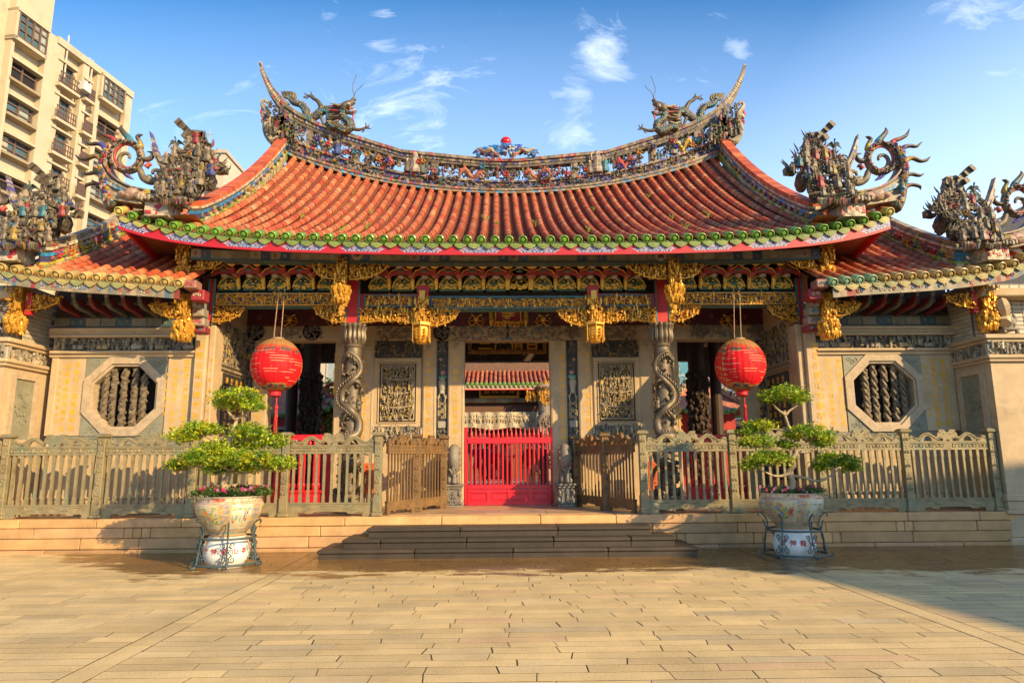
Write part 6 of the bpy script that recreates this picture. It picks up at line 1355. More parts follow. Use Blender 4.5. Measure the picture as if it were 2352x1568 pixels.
# painted beam under the eaves with round name plates
pbm = MB(); xb = np.linspace(-6.4, 6.4, 65); yb = EAV+.72
PC = [(.36, .30, .20), (.10, .17, .18), (.30, .04, .05), (.08, .14, .22), (.42, .36, .25), (.10, .16, .10)]
zoff = P(1160, 593, yb)[2]-ez(0)
for i in range(64):
    x0, x1 = xb[i], xb[i+1]; k = i % 8; c = PC[0] if k in (2, 3, 4, 5) else PC[(i*3) % 6]; c = np.array(c)*(.7+.5*rng.rand())
    zf = lambda x: ez(0)+(ez(x)-ez(0))*.35+zoff
    V = [(x, y, zf(x)+dz) for dz in (-.075, .11) for x, y in ((x0, yb), (x1, yb), (x1, yb+.2), (x0, yb+.2))]; pbm.add(V, BOXF, c)
    V = [(x, y, zf(x)+dz) for dz in (-.115, -.075) for x, y in ((x0, yb-.03), (x1, yb-.03), (x1, yb+.2), (x0, yb+.2))]; pbm.add(V, BOXF, (.07, .11, .10))
    if k not in (2, 3, 4, 5): [curl(pbm, flat(0, 0, yb), x0+.1, zf(x0)+.02, .04, 1, q*2, q, .008, (.45, .40, .32) if rng.rand() < .5 else (.40, .06, .05)) for q in (-1, 1)]
pbm.build('painted_beam', MT['attr'], hall)
for px, py, ch in ((820.7, 585, '厚'), (1517, 587.6, '高')):
    c = P(px, py, yb-.03); mb = MB(); mb.tube([(c[0], yb-.05, c[2]), (c[0], yb+.02, c[2])], .11, 20, (.55, .46, .32)); mb.build('round_plate', MT['attr'], hall); mb = MB(); letter(mb, ch, (c[0], yb-.056, c[2]), .13, col=(.05, .04, .03)); mb.build('plate_lettering', MT['attr'], hall)
# ---- gold inscriptions
def ins(s, px, y0, y1, Y, size=.13, sx=.95): a, b_ = P(px, y0, Y), P(px, y1, Y); mb = MB(); column_text(mb, s, a[0], Y, a[2], b_[2], size, sx=sx); mb.build('inscription', MT['text'], hall)
ins('慈雲法雨神靈廣被', 461, 782, 965, COL-.206, .15); ins('畫棟雕夢廟貌重新資', 1871, 782, 990, COL-.206, .15)
ins('香火因緣同修功德', 486, 815, 1000, COL-.126, .07); ins('歲次甲子吉日敬立', 1845, 815, 1000, COL-.126, .07)
ins('古刹溯隆平海國', 774, 808, 905, WALL-.07, .13); ins('寺留淨土即此是西方極樂天', 839, 812, 1010, WALL-.056, .12); ins('山谷偶然學佛化人妙法即是說', 985, 806, 1050, WALL-.066, .145); ins('山門開覺路入歡喜地更進十住安', 1047, 812, 1050, WALL-.086, .14)
ins('龍舸渡迷津發大慈雲只要眾生回', 1290, 812, 1050, WALL-.086, .14); ins('龍邱夙好參禪居士前身豈真大', 1349, 806, 1050, WALL-.066, .145); ins('地可希金竊頓芸庶大眾同參功德', 1497, 808, 1035, WALL-.056, .125); ins('古剎重光甲子重修多賀', 1556, 830, 1000, WALL-.07, .12)
ins('佛度眾生', 594, 890, 965, WALL-.056, .12); ins('接安平普渡', 1744, 888, 972, WALL-.056, .12)
# ---- inside
dk = MT['wood']
for s in (-1, 1):
    mb = MB(s > 0); mb.box(-6.75, -6.5, WALL+.4, 17.2, FZ, 7); mb.build('end_wall', dk, hall); mb = MB(s > 0); mb.box(-13.5, -6.62, 22.4, 22.7, P(700, 868, 22.4)[2], 7.5); mb.box(-13.5, -6.62, 17.3, 22.4, 5.6, 5.8); mb.build('rear_beam', dk, hall)
    for px, rr in ((671, .17), (714, .25)):
        c = P(px, 900, 20.5); mb = MB(s > 0); mb.lathe([(.0, 0), (rr+.1, 0), (rr+.1, .2), (rr, .3), (rr, 6)], (c[0], 20.5, FZ), 14)
        if rr > .2: carve(mb, lambda u, v, d: (c[0]+(rr+d)*math.sin(u), 20.5-(rr+d)*math.cos(u), FZ+.4+v), 6.28, 3.2, 2.2, GREYC, .28, figs=.0, leaf=.7, depth=.06, seed=31)
        mb.build('inner_column', dk, hall)
mb = MB(); mb.box(-6.6, 6.6, 22.4, 22.8, P(1168, 829, 22.4)[2], 6.8); mb.box(-6.6, 6.6, 18.9, 19.2, 5.3, 5.75); mb.build('inner_beam', dk, hall)
mb = MB(); a, b_, z0, z1 = rect(1084, 752, 1246, 812, 18.0); mb.bev(a, b_, 18, 18.06, z0+.1, z1, .01, (.012, .011, .010)); mb.build('inner_plaque', MT['attr'], hall)
mb = MB()
for q in ((a-.1, b_+.1, z0, z0+.1), (a-.1, a, z0+.1, z1), (b_, b_+.1, z0+.1, z1)): mb.bev(q[0], q[1], 17.97, 18.06, q[2], q[3], .02)
carve(mb, flat(a, z0+.0, 17.97), b_-a, .09, 3, GOLDC, .09, depth=.02, seed=35); mb.build('plaque_frame', mat('dim_gilding', (.40, .20, .04), .5, .3, .3, 8), hall)
mb = MB()
for i, ch in enumerate('三摩俏百'): c = P(1114+36*i, 789, 18); letter(mb, ch, (c[0], 17.99, c[2]), .36)
mb.build('plaque_lettering', MT['text'], hall)
# ================================================================== side halls (wings) with octagonal windows
ezw = fit([(19, 618), (53, 622), (87, 626.6), (121, 631), (189, 635), (255, 641), (324, 642), (385, 647), (1941, 647.5), (1998, 640), (2095, 635.5), (2183, 629), (2244, 619), (2302, 611), (2334, 604.4)], EAV, (0, 1, 2, 3))
YW = COL-.08
brickm = mat('pale_glazed_brick', attr=True, rough=.5, var=.08, vs=4)
XP = 9.33
def wing(s):
    sd = 'left' if s < 0 else 'right'
    W = thing('side_hall', f'lower {sd} side hall of the temple with octagonal barred stone window', 'temple', (s*7.8, COL, FZ), 'side halls of the temple')
    def sf(x, t): a = abs(x); return (x, EAV+4.95*t, ezw(min(a, 9.9))+.55*max(0, a-9.9)+3.4*gcurve(t))
    xw = [s*x for x in np.linspace(6.25, 10.35, 17)]; st = abs(xw[1]-xw[0])
    def te(x): a = abs(x); return 1. if a < 9.05 else .07
    def capf(x):
        a = abs(x)
        return (.42, .30, .10) if (a > 7.2 or s < 0) else (.24, .36, .20)
    roof(W, sf, sorted(xw), te, 24, .08, sorted(xw), 50, capf=capf)
    drips(W, sf, [x+s*st/2 for x in xw[:-1]], .25, .125, lambda x: (.36, .28, .09) if rt.rand() < .5 else (.26, .25, .08))
    R = np.random.RandomState(7 if s < 0 else 8)
    mb = MB(s > 0)
    for i in range(46):
        x = -10.4+i*.09; zt = lambda x: ezw(min(-x, 9.9))+.55*max(0, -x-9.9); c = np.array([(.30, .23, .14), (.26, .21, .135), (.24, .205, .13), (.20, .185, .13), (.30, .05, .04), (.10, .15, .20)][R.randint(6) if -x > 9.0 or -x < 6.8 else R.randint(4)])*(.8+.4*R.rand())
        V = [(q, y, zt(q)+dz) for dz in (-.29, -.11) for q, y in ((x, EAV+.06), (x+.09, EAV+.06), (x+.09, EAV+.1), (x, EAV+.1))]; mb.add(V, BOXF, c)
        if R.rand() < .5: curl(mb, flat(0, 0, EAV+.06), x+.05, zt(x)-.2, .045, 1, R.rand()*6, 1, .012, [(.55, .48, .36), (.10, .2, .35), (.40, .05, .05)][R.randint(3)])
    mb.build('eaves_board', MT['attr'], W)
    mb = MB(s > 0); G = [[np.array(sf(-x, t))*(1, 1, 1)+(0, 0, -.1) for x in np.linspace(6.2, 8.95, 12)] for t in np.linspace(.01, 1, 8)]; mb.sheet(G, (.09, .05, .03)); mb.build('roof_boarding', MT['attr'], W)
    for x in np.linspace(6.4, 9.9, 14):
        p0, p1 = np.array(sf(-x, .03)), np.array(sf(-x, .36)); d = p1-p0; mb = MB(s > 0); mb.obox((p0+p1)/2+(0, 0, -.14), (.035, np.linalg.norm(d)/2, .035), euler(math.atan2(d[2], d[1]), 0, 0), (.30, .07, .04)); mb.build('rafter', MT['attr'], W)
    # end block of the wing's eaves beside the main posts
    mb = MB(s > 0)
    for (x0, y0, x1, y1, Y, c) in ((420, 642, 450, 662, EAV+.05, (.36, .16, .11)), (437, 664, 468, 690, EAV+.25, (.36, .03, .035)), (440, 690, 462, 706, EAV+.5, (.32, .28, .2)), (440, 706, 466, 726, EAV+.6, (.34, .29, .2)), (440, 728, 468, 748, EAV+.7, (.40, .30, .22)), (442, 748, 470, 764, EAV+.8, (.30, .04, .05))):
        a, b_, z0, z1 = rect(x0, y0, x1, y1, Y); mb.bev(a, b_, Y, Y+.28, z0, z1, .02, np.array(c)*.8)
        for k in range(2): curl(mb, flat(0, 0, Y), a+(b_-a)*(.3+.4*k), (z0+z1)/2, .04, 1.1, k*2, 1, .012, [(.50, .42, .28), (.10, .22, .24), (.45, .05, .05)][R.randint(3)])
    mb.build('bracket_stack', MT['attr'], W)
    # ridges and figures
    org = P(100, 580, 12.95)
    path = [np.array((org[0]+.05, EAV+4.95*t, sf(org[0], t)[2])) for t in np.linspace(1, .05, 26)]
    side_ridge(W, path, lambda q: .55, .12, s, False, seed=11+s)
    corner(W, org, .97, s, 51 if s < 0 else 52)
    mb = MB(s > 0)
    for i in range(26):
        t = .06+.4*R.rand(); p = np.array(sf(org[0]+.13, t))+(0.0, 0, .2+.2*R.rand())
        for k in range(6): a = k*1.05; mb.tube([p, p+np.array((.05, .07*math.cos(a), .07*math.sin(a))), p+np.array((.03, .12*math.cos(a), .12*math.sin(a)))], (.02, .03, .006), 4, [(.50, .03, .03), (.55, .38, .04), (.45, .05, .05), (.2, .3, .1)][i % 4])
    mb.build('ridge_flowers', MT['mosaic'], W)
    # gold brackets and hanging posts
    spand_(s, W, 343, 694, 412, 732, EAV+.55, lambda u, v: (1-u)**2+(1-v)**2 < 1, 61); spand_(s, W, 64, 680, 142, 714, EAV+.55, lambda u, v: u**2+(1-v)**2 < 1, 62)
    hanging_(s, W, 424, 686, 735, 782, 790, EAV+.5, .17, 63, False); hanging_(s, W, 41, 662, 722, 764, 770, EAV+.5, .16, 64, False)
    mb = MB(s > 0); lbox(mb, 58, 672, 72, 722, EAV+.52, .1); mb.build('red_post', MT['red'], W)
    # underside: painted beam, arms
    mb = MB(s > 0); a, b_, z0, z1 = rect(126, 728, 444, 753, YW); mb.box(a, b_, YW, YW+.25, z0, z1, (.10, .085, .06))
    for i in range(9): x = a+(b_-a)*(i+.5)/9; w_ = (b_-a)/9; c = [(.16, .15, .10), (.05, .10, .13), (.22, .19, .13)][(i % 3)]; mb.box(x-w_*.48, x+w_*.48, YW-.02, YW, z0+.03, z1-.03, c); [curl(mb, flat(0, 0, YW-.02), x+q*.08, (z0+z1)/2, .04, 1.2, q, q, .01, (.30, .22, .08)) for q in (-1, 1) if i % 3 == 1]
    mb.box(a, b_, YW+.02, YW+.3, z1, z1+.9, (.05, .035, .025)); mb.build('painted_beam', MT['attr'], W)
    for k in range(7):
        px = 150+37*k; mb = MB(s > 0); c = P(px, 706, YW-.5); mb.bev(c[0]-.035, c[0]+.035, YW-.75, YW+.05, c[2]+.02, c[2]+.14, .01, (.16, .02, .02)); mb.tube([(c[0], YW-.78, c[2]+.22), (c[0], YW-.74, c[2]+.08), (c[0], YW-.6, c[2]-.02), (c[0], YW-.3, c[2]-.04), (c[0], YW, c[2]-.08)], (.03, .045, .05, .05, .05), 6, (.13, .12, .10) if k % 2 else (.2, .03, .03), k=3); mb.blob((c[0], YW-.8, c[2]+.2), (.045, .03, .09), col=(.30, .27, .22)); [mb.blob((c[0]+.12*q, YW-.45, c[2]+.1), (.09, .04, .06), col=(.06, .12, .08)) for q in (-1, 1)]
        mb.build('bracket_arm', MT['attr'], W)
    # stone wall
    mb = MB(s > 0)
    for (y0, y1, d) in ((753, 760, .12), (760, 768, .08), (768, 774, .14), (805, 811, .12), (811, 820, .06)): a, b_, z0, z1 = rect(112, y0, 446, y1, YW-d); mb.bev(a, b_, YW-d, YW+.3, z0, z1+.004, .012)
    mb.build('cornice', STN, W)
    mb = MB(s > 0); a, b_, z0, z1 = rect(128, 775, 446, 805, YW-.01); mb.box(a, b_, YW+.0, YW+.3, z0-.01, z1+.01, (.075, .068, .055))
    carve(mb, flat(a, z0, YW), b_-a, z1-z0, 3.6, [(.20, .17, .12), (.15, .13, .10), (.30, .24, .14), (.25, .20, .13)], .13, figs=.5, leaf=.25, depth=.08, seed=65+s)
    for k in range(5): x = a+(b_-a)*(.1+.2*k+.06*R.rand()); mb.bev(x, x+.22, YW-.07, YW, z0+.02, z0+.11, .01, (.36, .26, .12) if k % 2 else (.3, .26, .19))
    mb.build('frieze_relief', MT['attr'], W)
    # octagon
    xa, xb, z0, z1 = rect(192, 820, 379, 1001, YW); xc, zc = (xa+xb)/2, (z0+z1)/2; ho = (z1-z0)/2; hw = (xb-xa)/2; hi = ho*.765
    def octo(h): t = h*math.tan(math.pi/8); return [(xc+u*hw/ho if abs(u) == h else xc+u, zc+v) for u, v in ((t, h), (h, t), (h, -t), (t, -h), (-t, -h), (-h, -t), (-h, t), (-t, h))]
    O, I = octo(ho), octo(hi); I2 = octo(hi*1.10)
    mb = MB(s > 0)
    for k in range(8):
        k2 = (k+1) % 8; o0, o1, i0, i1 = np.array(O[k]), np.array(O[k2]), np.array(I[k]), np.array(I[k2]); sh = .003
        def V3(p, y): return (p[0], y, p[1])
        V = [V3(o0, YW-.05), V3(o1, YW-.05), V3(i1*.75+o1*.25, YW-.05), V3(i0*.75+o0*.25, YW-.05), V3(i1*.72+o1*.28, YW-.01), V3(i0*.72+o0*.28, YW-.01), V3(i1, YW-.01), V3(i0, YW-.01), V3(i1, YW+.3), V3(i0, YW+.3), V3(o0, YW+.05), V3(o1, YW+.05)]
        mb.add(V, np.array([(3, 2, 1, 0), (5, 4, 2, 3), (7, 6, 4, 5), (9, 8, 6, 7), (0, 1, 11, 10)]))
    mb.build('octagon_surround', mat('speckled_granite', (.44, .33, .205), .7, 0, .22, 9, bump=.25, bs=35) if s < 0 else bpy.data.materials['speckled_granite'], W)
    for (u, v) in ((-1, 1), (1, 1), (1, -1), (-1, -1)):
        mb = MB(s > 0); t = ho*math.tan(math.pi/8); p = [(xc+u*hw, zc+v*ho), (xc+u*t, zc+v*ho), (xc+u*hw, zc+v*t)]; mb.prism(p, YW-.02, YW+.1)
        cx_, cz_ = xc+u*hw*.85, zc+v*ho*.85
        for k in range(3): curl(mb, flat(0, 0, YW-.02), cx_-u*.06*k, cz_-v*.05*(k % 2), .06, 1.2, k, u, .008, (1, 1, 1))
        mb.build('green_corner', MT['green'], W)
    mb = MB(s > 0); mb.box(xc-hi*1.6, xc+hi*1.6, YW+.75, YW+.8, zc-hi*1.6, zc+hi*1.6, (.012, .01, .008)); mb.box(xc-hi*1.6, xc-hi*1.5, YW+.3, YW+.75, zc-hi*1.6, zc+hi*1.6, (.03, .02, .015)); mb.box(xc+hi*1.5, xc+hi*1.6, YW+.3, YW+.75, zc-hi*1.6, zc+hi*1.6, (.03, .02, .015)); mb.box(xc-hi*1.5, xc+hi*1.5, YW+.3, YW+.75, zc+hi*1.5, zc+hi*1.6, (.03, .02, .015))  # near-black panels stand in for the unlit room behind the bars
    if s < 0:
        for k in range(22): a = xc-.5+1.0*R.rand(); mb.box(a, a+.25, YW+.6, YW+.74, zc-hi+.035*(k % 11), zc-hi+.035*(k % 11)+.022, [(.30, .20, .10), (.2, .05, .03), (.36, .27, .15)][k % 3])
    mb.build('window_dark', MT['attr'], W)
    for k in range(5):
        px_ = [243, 262, 285, 310, 331][k]; x = P(px_, 910, YW+.15)[0]; mb = MB(s > 0); hh = hi*(1 if abs(k-2) < 2 else .78)
        mb.tube([(x, YW+.15, zc-hh), (x, YW+.15, zc+hh)], .05, 8, (.12, .09, .058))
        for q in range(30): a = R.rand()*6.28; z = zc-hh+2*hh*q/29; mb.blob((x+.05*math.cos(a), YW+.15-.06*abs(math.sin(a)), z), (.045, .04, .05), col=np.array((.15, .11, .068))*(.6+.8*R.rand()), jit=.5); 
        for q in range(7): z = zc-hh+2*hh*(q+.5)/7; mb.tube([(x-.06, YW+.12, z-.1), (x+.02, YW+.07, z), (x+.06, YW+.1, z+.12)], (.03, .04, .012), 5, (.17, .13, .08), k=2)
        mb.build('carved_bar', MT['attr'], W)
    # lettered panels, dado, base
    for (x0, x1) in ((126, 191), (380, 446)): mb = MB(s > 0); a, b_, q0, q1 = rect(x0, 820, x1, 1001, YW-.01); mb.bev(a+.005, b_-.005, YW-.01, YW+.3, q0, q1, .006); mb.build('lettered_panel', STN, W)
    mb = MB(s > 0); a, b_, q0, q1 = rect(112, 1001, 446, 1026, YW); mb.box(a, b_, YW, YW+.3, q0, q1-.003)
    for (x0, x1) in ((134, 198), (203, 375), (382, 440)): aa, bb, w0, w1 = rect(x0, 1005, x1, 1022, YW-.015); [mb.bev(*e, .004) for e in ((aa, bb, YW-.014, YW+.01, w1-.015, w1), (aa, bb, YW-.014, YW+.01, w0, w0+.015), (aa, aa+.015, YW-.014, YW+.01, w0+.015, w1-.015), (bb-.015, bb, YW-.014, YW+.01, w0+.015, w1-.015))]; carve(mb, flat(aa+.05, w0+.02, YW), bb-aa-.1, w1-w0-.04, 1.0, GREYC, .08, figs=0, leaf=.5, depth=.012, seed=70)
    mb.build('green_dado', MT['green'], W)
    mb = MB(s > 0); mb.box(a-.1, b_, YW+.02, YW+.3, FZ, q0); mb.bev(a-.1, b_, YW-.04, YW+.2, FZ, FZ+.28, .02); mb.bev(a-.1, b_, YW-.02, YW+.2, FZ+.30, FZ+.34, .01); mb.build('stone_wall', STN, W)
    mb = MB(s > 0); a, b_, q0, q1 = rect(112, 775, 128, 1001, YW-.03); mb.bev(a, b_, YW-.03, YW+.3, q0, q1, .01); mb.build('stone_wall', STN, W)
    # projecting end pier
    z = lambda y: P(2310, y, 13.05)[2]; y0 = 13.05; XP_ = 9.60 if s < 0 else 9.42; X0, X1 = -XP_, -XP_-1.5
    mb = MB(s > 0); mb.box(X1, X0, y0, COL+.3, z(1135), z(830)); mb.bev(X1, X0+.05, y0-.05, COL+.2, z(1150), z(1135), .015); mb.bev(X1, X0+.02, y0-.02, COL+.2, z(1170), z(1150), .01); mb.bev(X1, X0+.10, y0-.10, COL+.1, z(1180), z(1170), .015); mb.bev(X1, X0+.06, y0-.06, COL+.1, .12, z(1180), .02); mb.bev(X1, X0+.12, y0-.12, COL+.1, -.02, .12, .02)
    mb.box(X1, X0-.02, y0+.02, COL+.3, z(830), z(770)); mb.bev(X1, X0+.10, y0-.10, COL+.1, z(824), z(815), .02); mb.bev(X1, X0+.06, y0-.06, COL+.1, z(831), z(824), .015); mb.bev(X1, X0+.12, y0-.12, COL+.1, z(779), z(769), .015); mb.bev(X1, X0+.07, y0-.07, COL+.1, z(787), z(779), .02); mb.build('end_pier', STN, W)
    mb = MB(s > 0); fs = lambda u, v, d: (X0+d, y0+.04+u, z(815)+v); hh = z(788)-z(815); cl_ = [(.42, .36, .26), (.36, .30, .21), (.26, .22, .16), (.20, .17, .12)]
    carve(mb, lambda u, v, d: fs(u, v, d-.02), COL-y0-.1, hh, 3.4, cl_, .13, figs=.45, leaf=.25, depth=.08, seed=71); carve(mb, flat(X1, z(815), y0), X0-X1, hh, 3.4, cl_, .13, figs=.45, leaf=.25, depth=.08, seed=72)
    mb.bev(X0-.02, X0+.05, y0-.04, y0+.05, z(815), z(788), .01, (.4, .34, .24)); mb.build('pier_frieze', MT['attr'], W)
    mb = MB(s > 0); sw = COL-y0; zt, zb_ = z(838), z(1010)     # framed green panel on the inner side of the pier
    fp = lambda u, d, v: (X0-d, y0+.18+u, v); 
    for (u0, u1, v0, v1) in ((.0, .82, zt-.14, zt), (.0, .82, zb_, zb_+.14), (0, .13, zb_+.14, zt-.14), (.69, .82, zb_+.14, zt-.14)): mb.prism([(u0, v0), (u1, v0), (u1, v1), (u0, v1)], -.05, .02, fr=fp)
    mb.build('panel_frame', bpy.data.materials['speckled_granite'], W)
    mb = MB(s > 0); mb.prism([(.13, zb_+.14), (.69, zb_+.14), (.69, zt-.14), (.13, zt-.14)], -.015, .02, fr=fp); mb.prism([(.05, z(1032)), (.78, z(1032)), (.78, z(1015)), (.05, z(1015))], -.015, .02, fr=fp)
    carve(mb, lambda u, v, d: (X0+.014+d, y0+.4+u, zb_+.4+v), .35, .7, .8, GREYC, .10, figs=0, leaf=.9, depth=.008, seed=73); mb.build('green_panel', MT['green'], W)
    # pale brick above the pier
    mb = MB(s > 0); zz0, zz1 = z(769), z(640); mb.box(X1, X0-.03, y0+.42, COL+.3, zz0, zz1, (.16, .13, .09)); r_ = 0; q = zz0+.02
    while q < zz1-.05:
        yv = y0+.44-(.1 if r_ % 2 else 0)
        while yv < COL+.1: mb.bev(X0-.06, X0-.02, max(yv, y0+.43), yv+.195, q, q+.075, .006, np.array((.50, .43, .31))*(.85+.25*R.rand())); yv += .205
        xv = X1
        while xv < X0-.1: mb.bev(xv, min(xv+.195, X0-.06), y0+.40, y0+.44, q, q+.075, .006, np.array((.50, .43, .31))*(.85+.25*R.rand())); xv += .205
        q += .085; r_ += 1
    mb.build('brick_wall', brickm, W)
    mb = MB(s > 0); mb.bev(X1, X0-.0, y0-.02, y0+.5, z(680), z(661), .02); mb.tube([(X0-.45, y0+.1, z(690)), (X0-.38, y0-.02, z(705)), (X0-.45, y0+.05, z(725)), (X0-.36, y0-.02, z(742))], (.10, .13, .09, .12), 7, k=4); mb.build('stone_bracket', STN, W)
    # guardian lion on the pier
    px = 2309 if s > 0 else 6; c = P(px, 768, y0+.25); t = thing('stone_lion', f'small carved stone lion seated on the {sd} pier under the eaves', 'lion statue', tuple(c), 'stone lions on the end piers')
    mb = MB(); x, y, zz = c; sg = -s
    mb.bev(x-.17, x+.17, y-.2, y+.2, zz+.06, zz+.11, .01); [mb.bev(x+a*.13-.03, x+a*.13+.03, y+b_*.16-.03, y+b_*.16+.03, zz, zz+.07, .008) for a in (-1, 1) for b_ in (-1, 1)]
    mb.tube([(x-sg*.12, y, zz+.15), (x-sg*.10, y, zz+.24), (x-sg*.02, y, zz+.34), (x+sg*.05, y-.02, zz+.44), (x+sg*.07, y-.04, zz+.50)], (.10, .13, .115, .10, .09), 9, k=3)
    mb.tube([(x+sg*.05, y-.04, zz+.48), (x+sg*.12, y-.06, zz+.52), (x+sg*.20, y-.08, zz+.51)], (.11, .11, .07), 9, k=3); mb.tube([(x+sg*.14, y-.06, zz+.46), (x+sg*.21, y-.08, zz+.44)], (.06, .04), 7)
    for e in (-1, 1):
        mb.tube([(x+sg*.03, y+e*.08, zz+.36), (x+sg*.08, y+e*.09, zz+.24), (x+sg*.10, y+e*.09, zz+.15), (x+sg*.14, y+e*.09, zz+.12)], (.055, .045, .035, .045), 7, k=2); mb.tube([(x-sg*.12, y+e*.09, zz+.20), (x-sg*.03, y+e*.11, zz+.20), (x-sg*.06, y+e*.11, zz+.14), (x+sg*.02, y+e*.11, zz+.125)], (.08, .06, .04, .035), 7, k=2); mb.blob((x+sg*.17, y-.08+e*.055, zz+.555), (.022,)*3, sub=1); mb.blob((x+sg*.03, y-.05+e*.09, zz+.58), (.03, .02, .035))
    for k in range(22): a = k*.9; mb.blob((x+sg*(-.0+.05*math.sin(k)), y-.04+.105*math.cos(a), zz+.50+.10*math.sin(a)), (.032,)*3, jit=.3)
    mb.tube([(x-sg*.16, y, zz+.2), (x-sg*.24, y, zz+.32), (x-sg*.2, y, zz+.44)], (.04, .05, .012), 6, k=3); mb.build('lion_body', GRY, t, smooth=1)
    # ridge bits seen past the wing: gold text is added apart
    return W
W_l, W_r = wing(-1), wing(1)
def ins2(root, cols_list, Y, size, sx=.9):
    for s_, px, y0, y1, sz in cols_list: a, b_ = P(px, y0, Y), P(px, y1, Y); mb = MB(); column_text(mb, s_, a[0], Y, a[2], b_[2], sz*size, sx=sx); mb.build('inscription', MT['text'], root)
ins2(W_l, [('念佛觀心福慧圓南無', 179, 828, 992, 1), ('淨業清修明月菩提此', 157, 832, 992, 1), ('甲子年秋月善信立', 140, 850, 975, .6), ('兩國求人接清淡桐華壇', 431, 824, 985, 1), ('何得禪惟指刻便有香禾', 405, 826, 990, 1), ('弟子敬書吉旦', 386, 850, 960, .55)], YW-.0135, .13)
ins2(W_r, [('春日龍山寺拈花笑口開', 2163, 822, 980, 1), ('欲知觀自在須識鏡非臺', 2140, 822, 980, 1), ('雲林許丙丁書於艋舺', 2124, 835, 960, .55), ('菩門開戶禪墨日門多緣', 1925, 822, 980, 1), ('芳名今已元燈留詩可悟', 1902, 822, 980, 1), ('弟子敬書吉旦', 1884, 845, 960, .55)], YW-.0135, .13)
c = P(2017, 964, YW+.05); mb = MB(); mb.bev(c[0]-.06, c[0]+.06, YW-.0, YW+.1, c[2]-.05, c[2]+.05, .008, (.60, .12, .16)); mb.box(c[0]-.062, c[0]+.062, YW-.004, YW+.104, c[2]+.028, c[2]+.036, (.5, .3, .3))
tag(mb.build('pink_box', MT['attr'], offset=c), 'small pink box left on the sill of the right octagonal window', 'box')
SHADE = [(4.64, 6.6, 0), (4.49, 7.66, 0), (4.22, 8.98, 0), (3.78, 9.93, 0), (3.06, 10.8, 0), (2.36, 11.3, 0), (3.4, 13, .62), (5, 13, .95), (7.3, 13, 1.25), (9.5, 13, 1.5), (14, 13, 1.8), (19, 13, 2.4)]
# ================================================================== courtyard and what stands behind
Rb = np.random.RandomState(99)
mb = MB(); mb.sheet([[(-40, 24.3, .58), (40, 24.3, .58)], [(-40, 36, .58), (40, 36, .58)]], (.30, .24, .16)); struct(mb.build('courtyard_ground', MT['attr']))
RY = 36.0
rh = thing('rear_hall', 'inner hall seen through the middle gate, orange tiles over a dark front', 'temple', (0, RY, .6))
zE = P(1168, 882, RY)[2]
zRr = P(1168, 839, RY+3.6)[2]
def srf(x, t): return (x, RY+3.6*t, zE+(zRr-zE)*gcurve(t)+.0009*abs(x)**3)
xr = list(np.linspace(-7, 7, 58))
roof(rh, srf, xr[17:42], lambda x: 1, 16, .085, xr, 24, capc=(.20, .38, .05))
drips(rh, srf, [x+.123 for x in xr[17:41]], .2, .10, lambda x: (.50, .42, .22))
mb = MB(); mb.box(-7, 7, RY+.1, RY+.2, zE-.25, zE-.08, (.50, .40, .28)); mb.box(-7, 7, RY+.08, RY+.2, zE-.30, zE-.25, (.50, .02, .03)); mb.build('eaves_board', MT['attr'], rh)
mb = MB(); mb.box(-7, 7, RY+3.5, RY+3.7, zRr-.15, zRr+.5, (.20, .15, .09)); carve(mb, flat(-4, zRr-.1, RY+3.5), 8, .55, 2.6, CHIP+[(.45, .36, .22)]*8, .2, figs=.2, depth=.1, seed=8); mb.build('ridge', MT['mosaic'], rh)
mb = MB(); mb.box(-7, 7, RY+2.6, RY+2.9, .6, zE+1.5, (.16, .085, .045)); mb.box(-7, 7, RY+1.2, RY+1.4, zE-1.7, zE-.4, (.14, .065, .03)); mb.build('dark_front', MT['attr'], rh)
z_ = lambda y: P(1168, y, RY+1)[2]
mb = MB(); q = [(x, RY+1, z_(919)) for x in np.linspace(-6, 6, 40)]; mb.tube(q, .14, 10, np.array([[(.35, .28, .14), (.20, .22, .12), (.30, .12, .08), (.25, .25, .16)][i % 4] for i in range(40)])); mb.build('painted_beam', MT['attr'], rh)
a, b_, z0, z1 = rect(1106, 884, 1187, 908, RY+.9); mb = MB(); mb.bev(a, b_, RY+.9, RY+.96, z0, z1, .02, (.02, .018, .014)); mb.build('name_board', MT['attr'], rh)
mb = MB(); [mb.bev(*e, .02) for e in ((a-.12, b_+.12, RY+.87, RY+.97, z0-.14, z0), (a-.12, a, RY+.87, RY+.97, z0, z1), (b_, b_+.12, RY+.87, RY+.97, z0, z1))]; mb.build('board_frame', MT['gold'], rh)
mb = MB(); [letter(mb, ch, (P(1118+19*i, 893, RY+.88)[0], RY+.89, P(1118, 892, RY)[2]), .36) for i, ch in enumerate('豐民厚澤')]; mb.build('name_lettering', MT['text'], rh)
a, b_, z0, z1 = rect(1040, 946, 1240, 984, RY+.6); mb = MB(); G = [[(x, RY+.6+.05*math.sin(x*9), z0+(z1-z0)*v+.06*math.sin(x*3)*(1-v)) for x in np.linspace(a, b_, 60)] for v in (0, .25, .5, .75, 1)]; mb.sheet(G, (.44, .36, .22))
for k in range(26): x = a+(b_-a)*k/26; mb.blob((x+.08, RY+.53, z0+.5*(z1-z0)), (.05, .02, .14), col=[(.36, .20, .08), (.2, .16, .08), (.45, .30, .10)][k % 3]); mb.blob((x+.08, RY+.53, z0+.78*(z1-z0)), (.05, .02, .05), col=(.45, .33, .18))
for k in range(16): x = a+(b_-a)*Rb.rand(); mb.tube([(x, RY+.5, z1), (x+.1, RY+.48, z0+.4), (x+.5*Rb.rand(), RY+.5, z0-.1)], .012, 4, (.66, .60, .48), k=3)
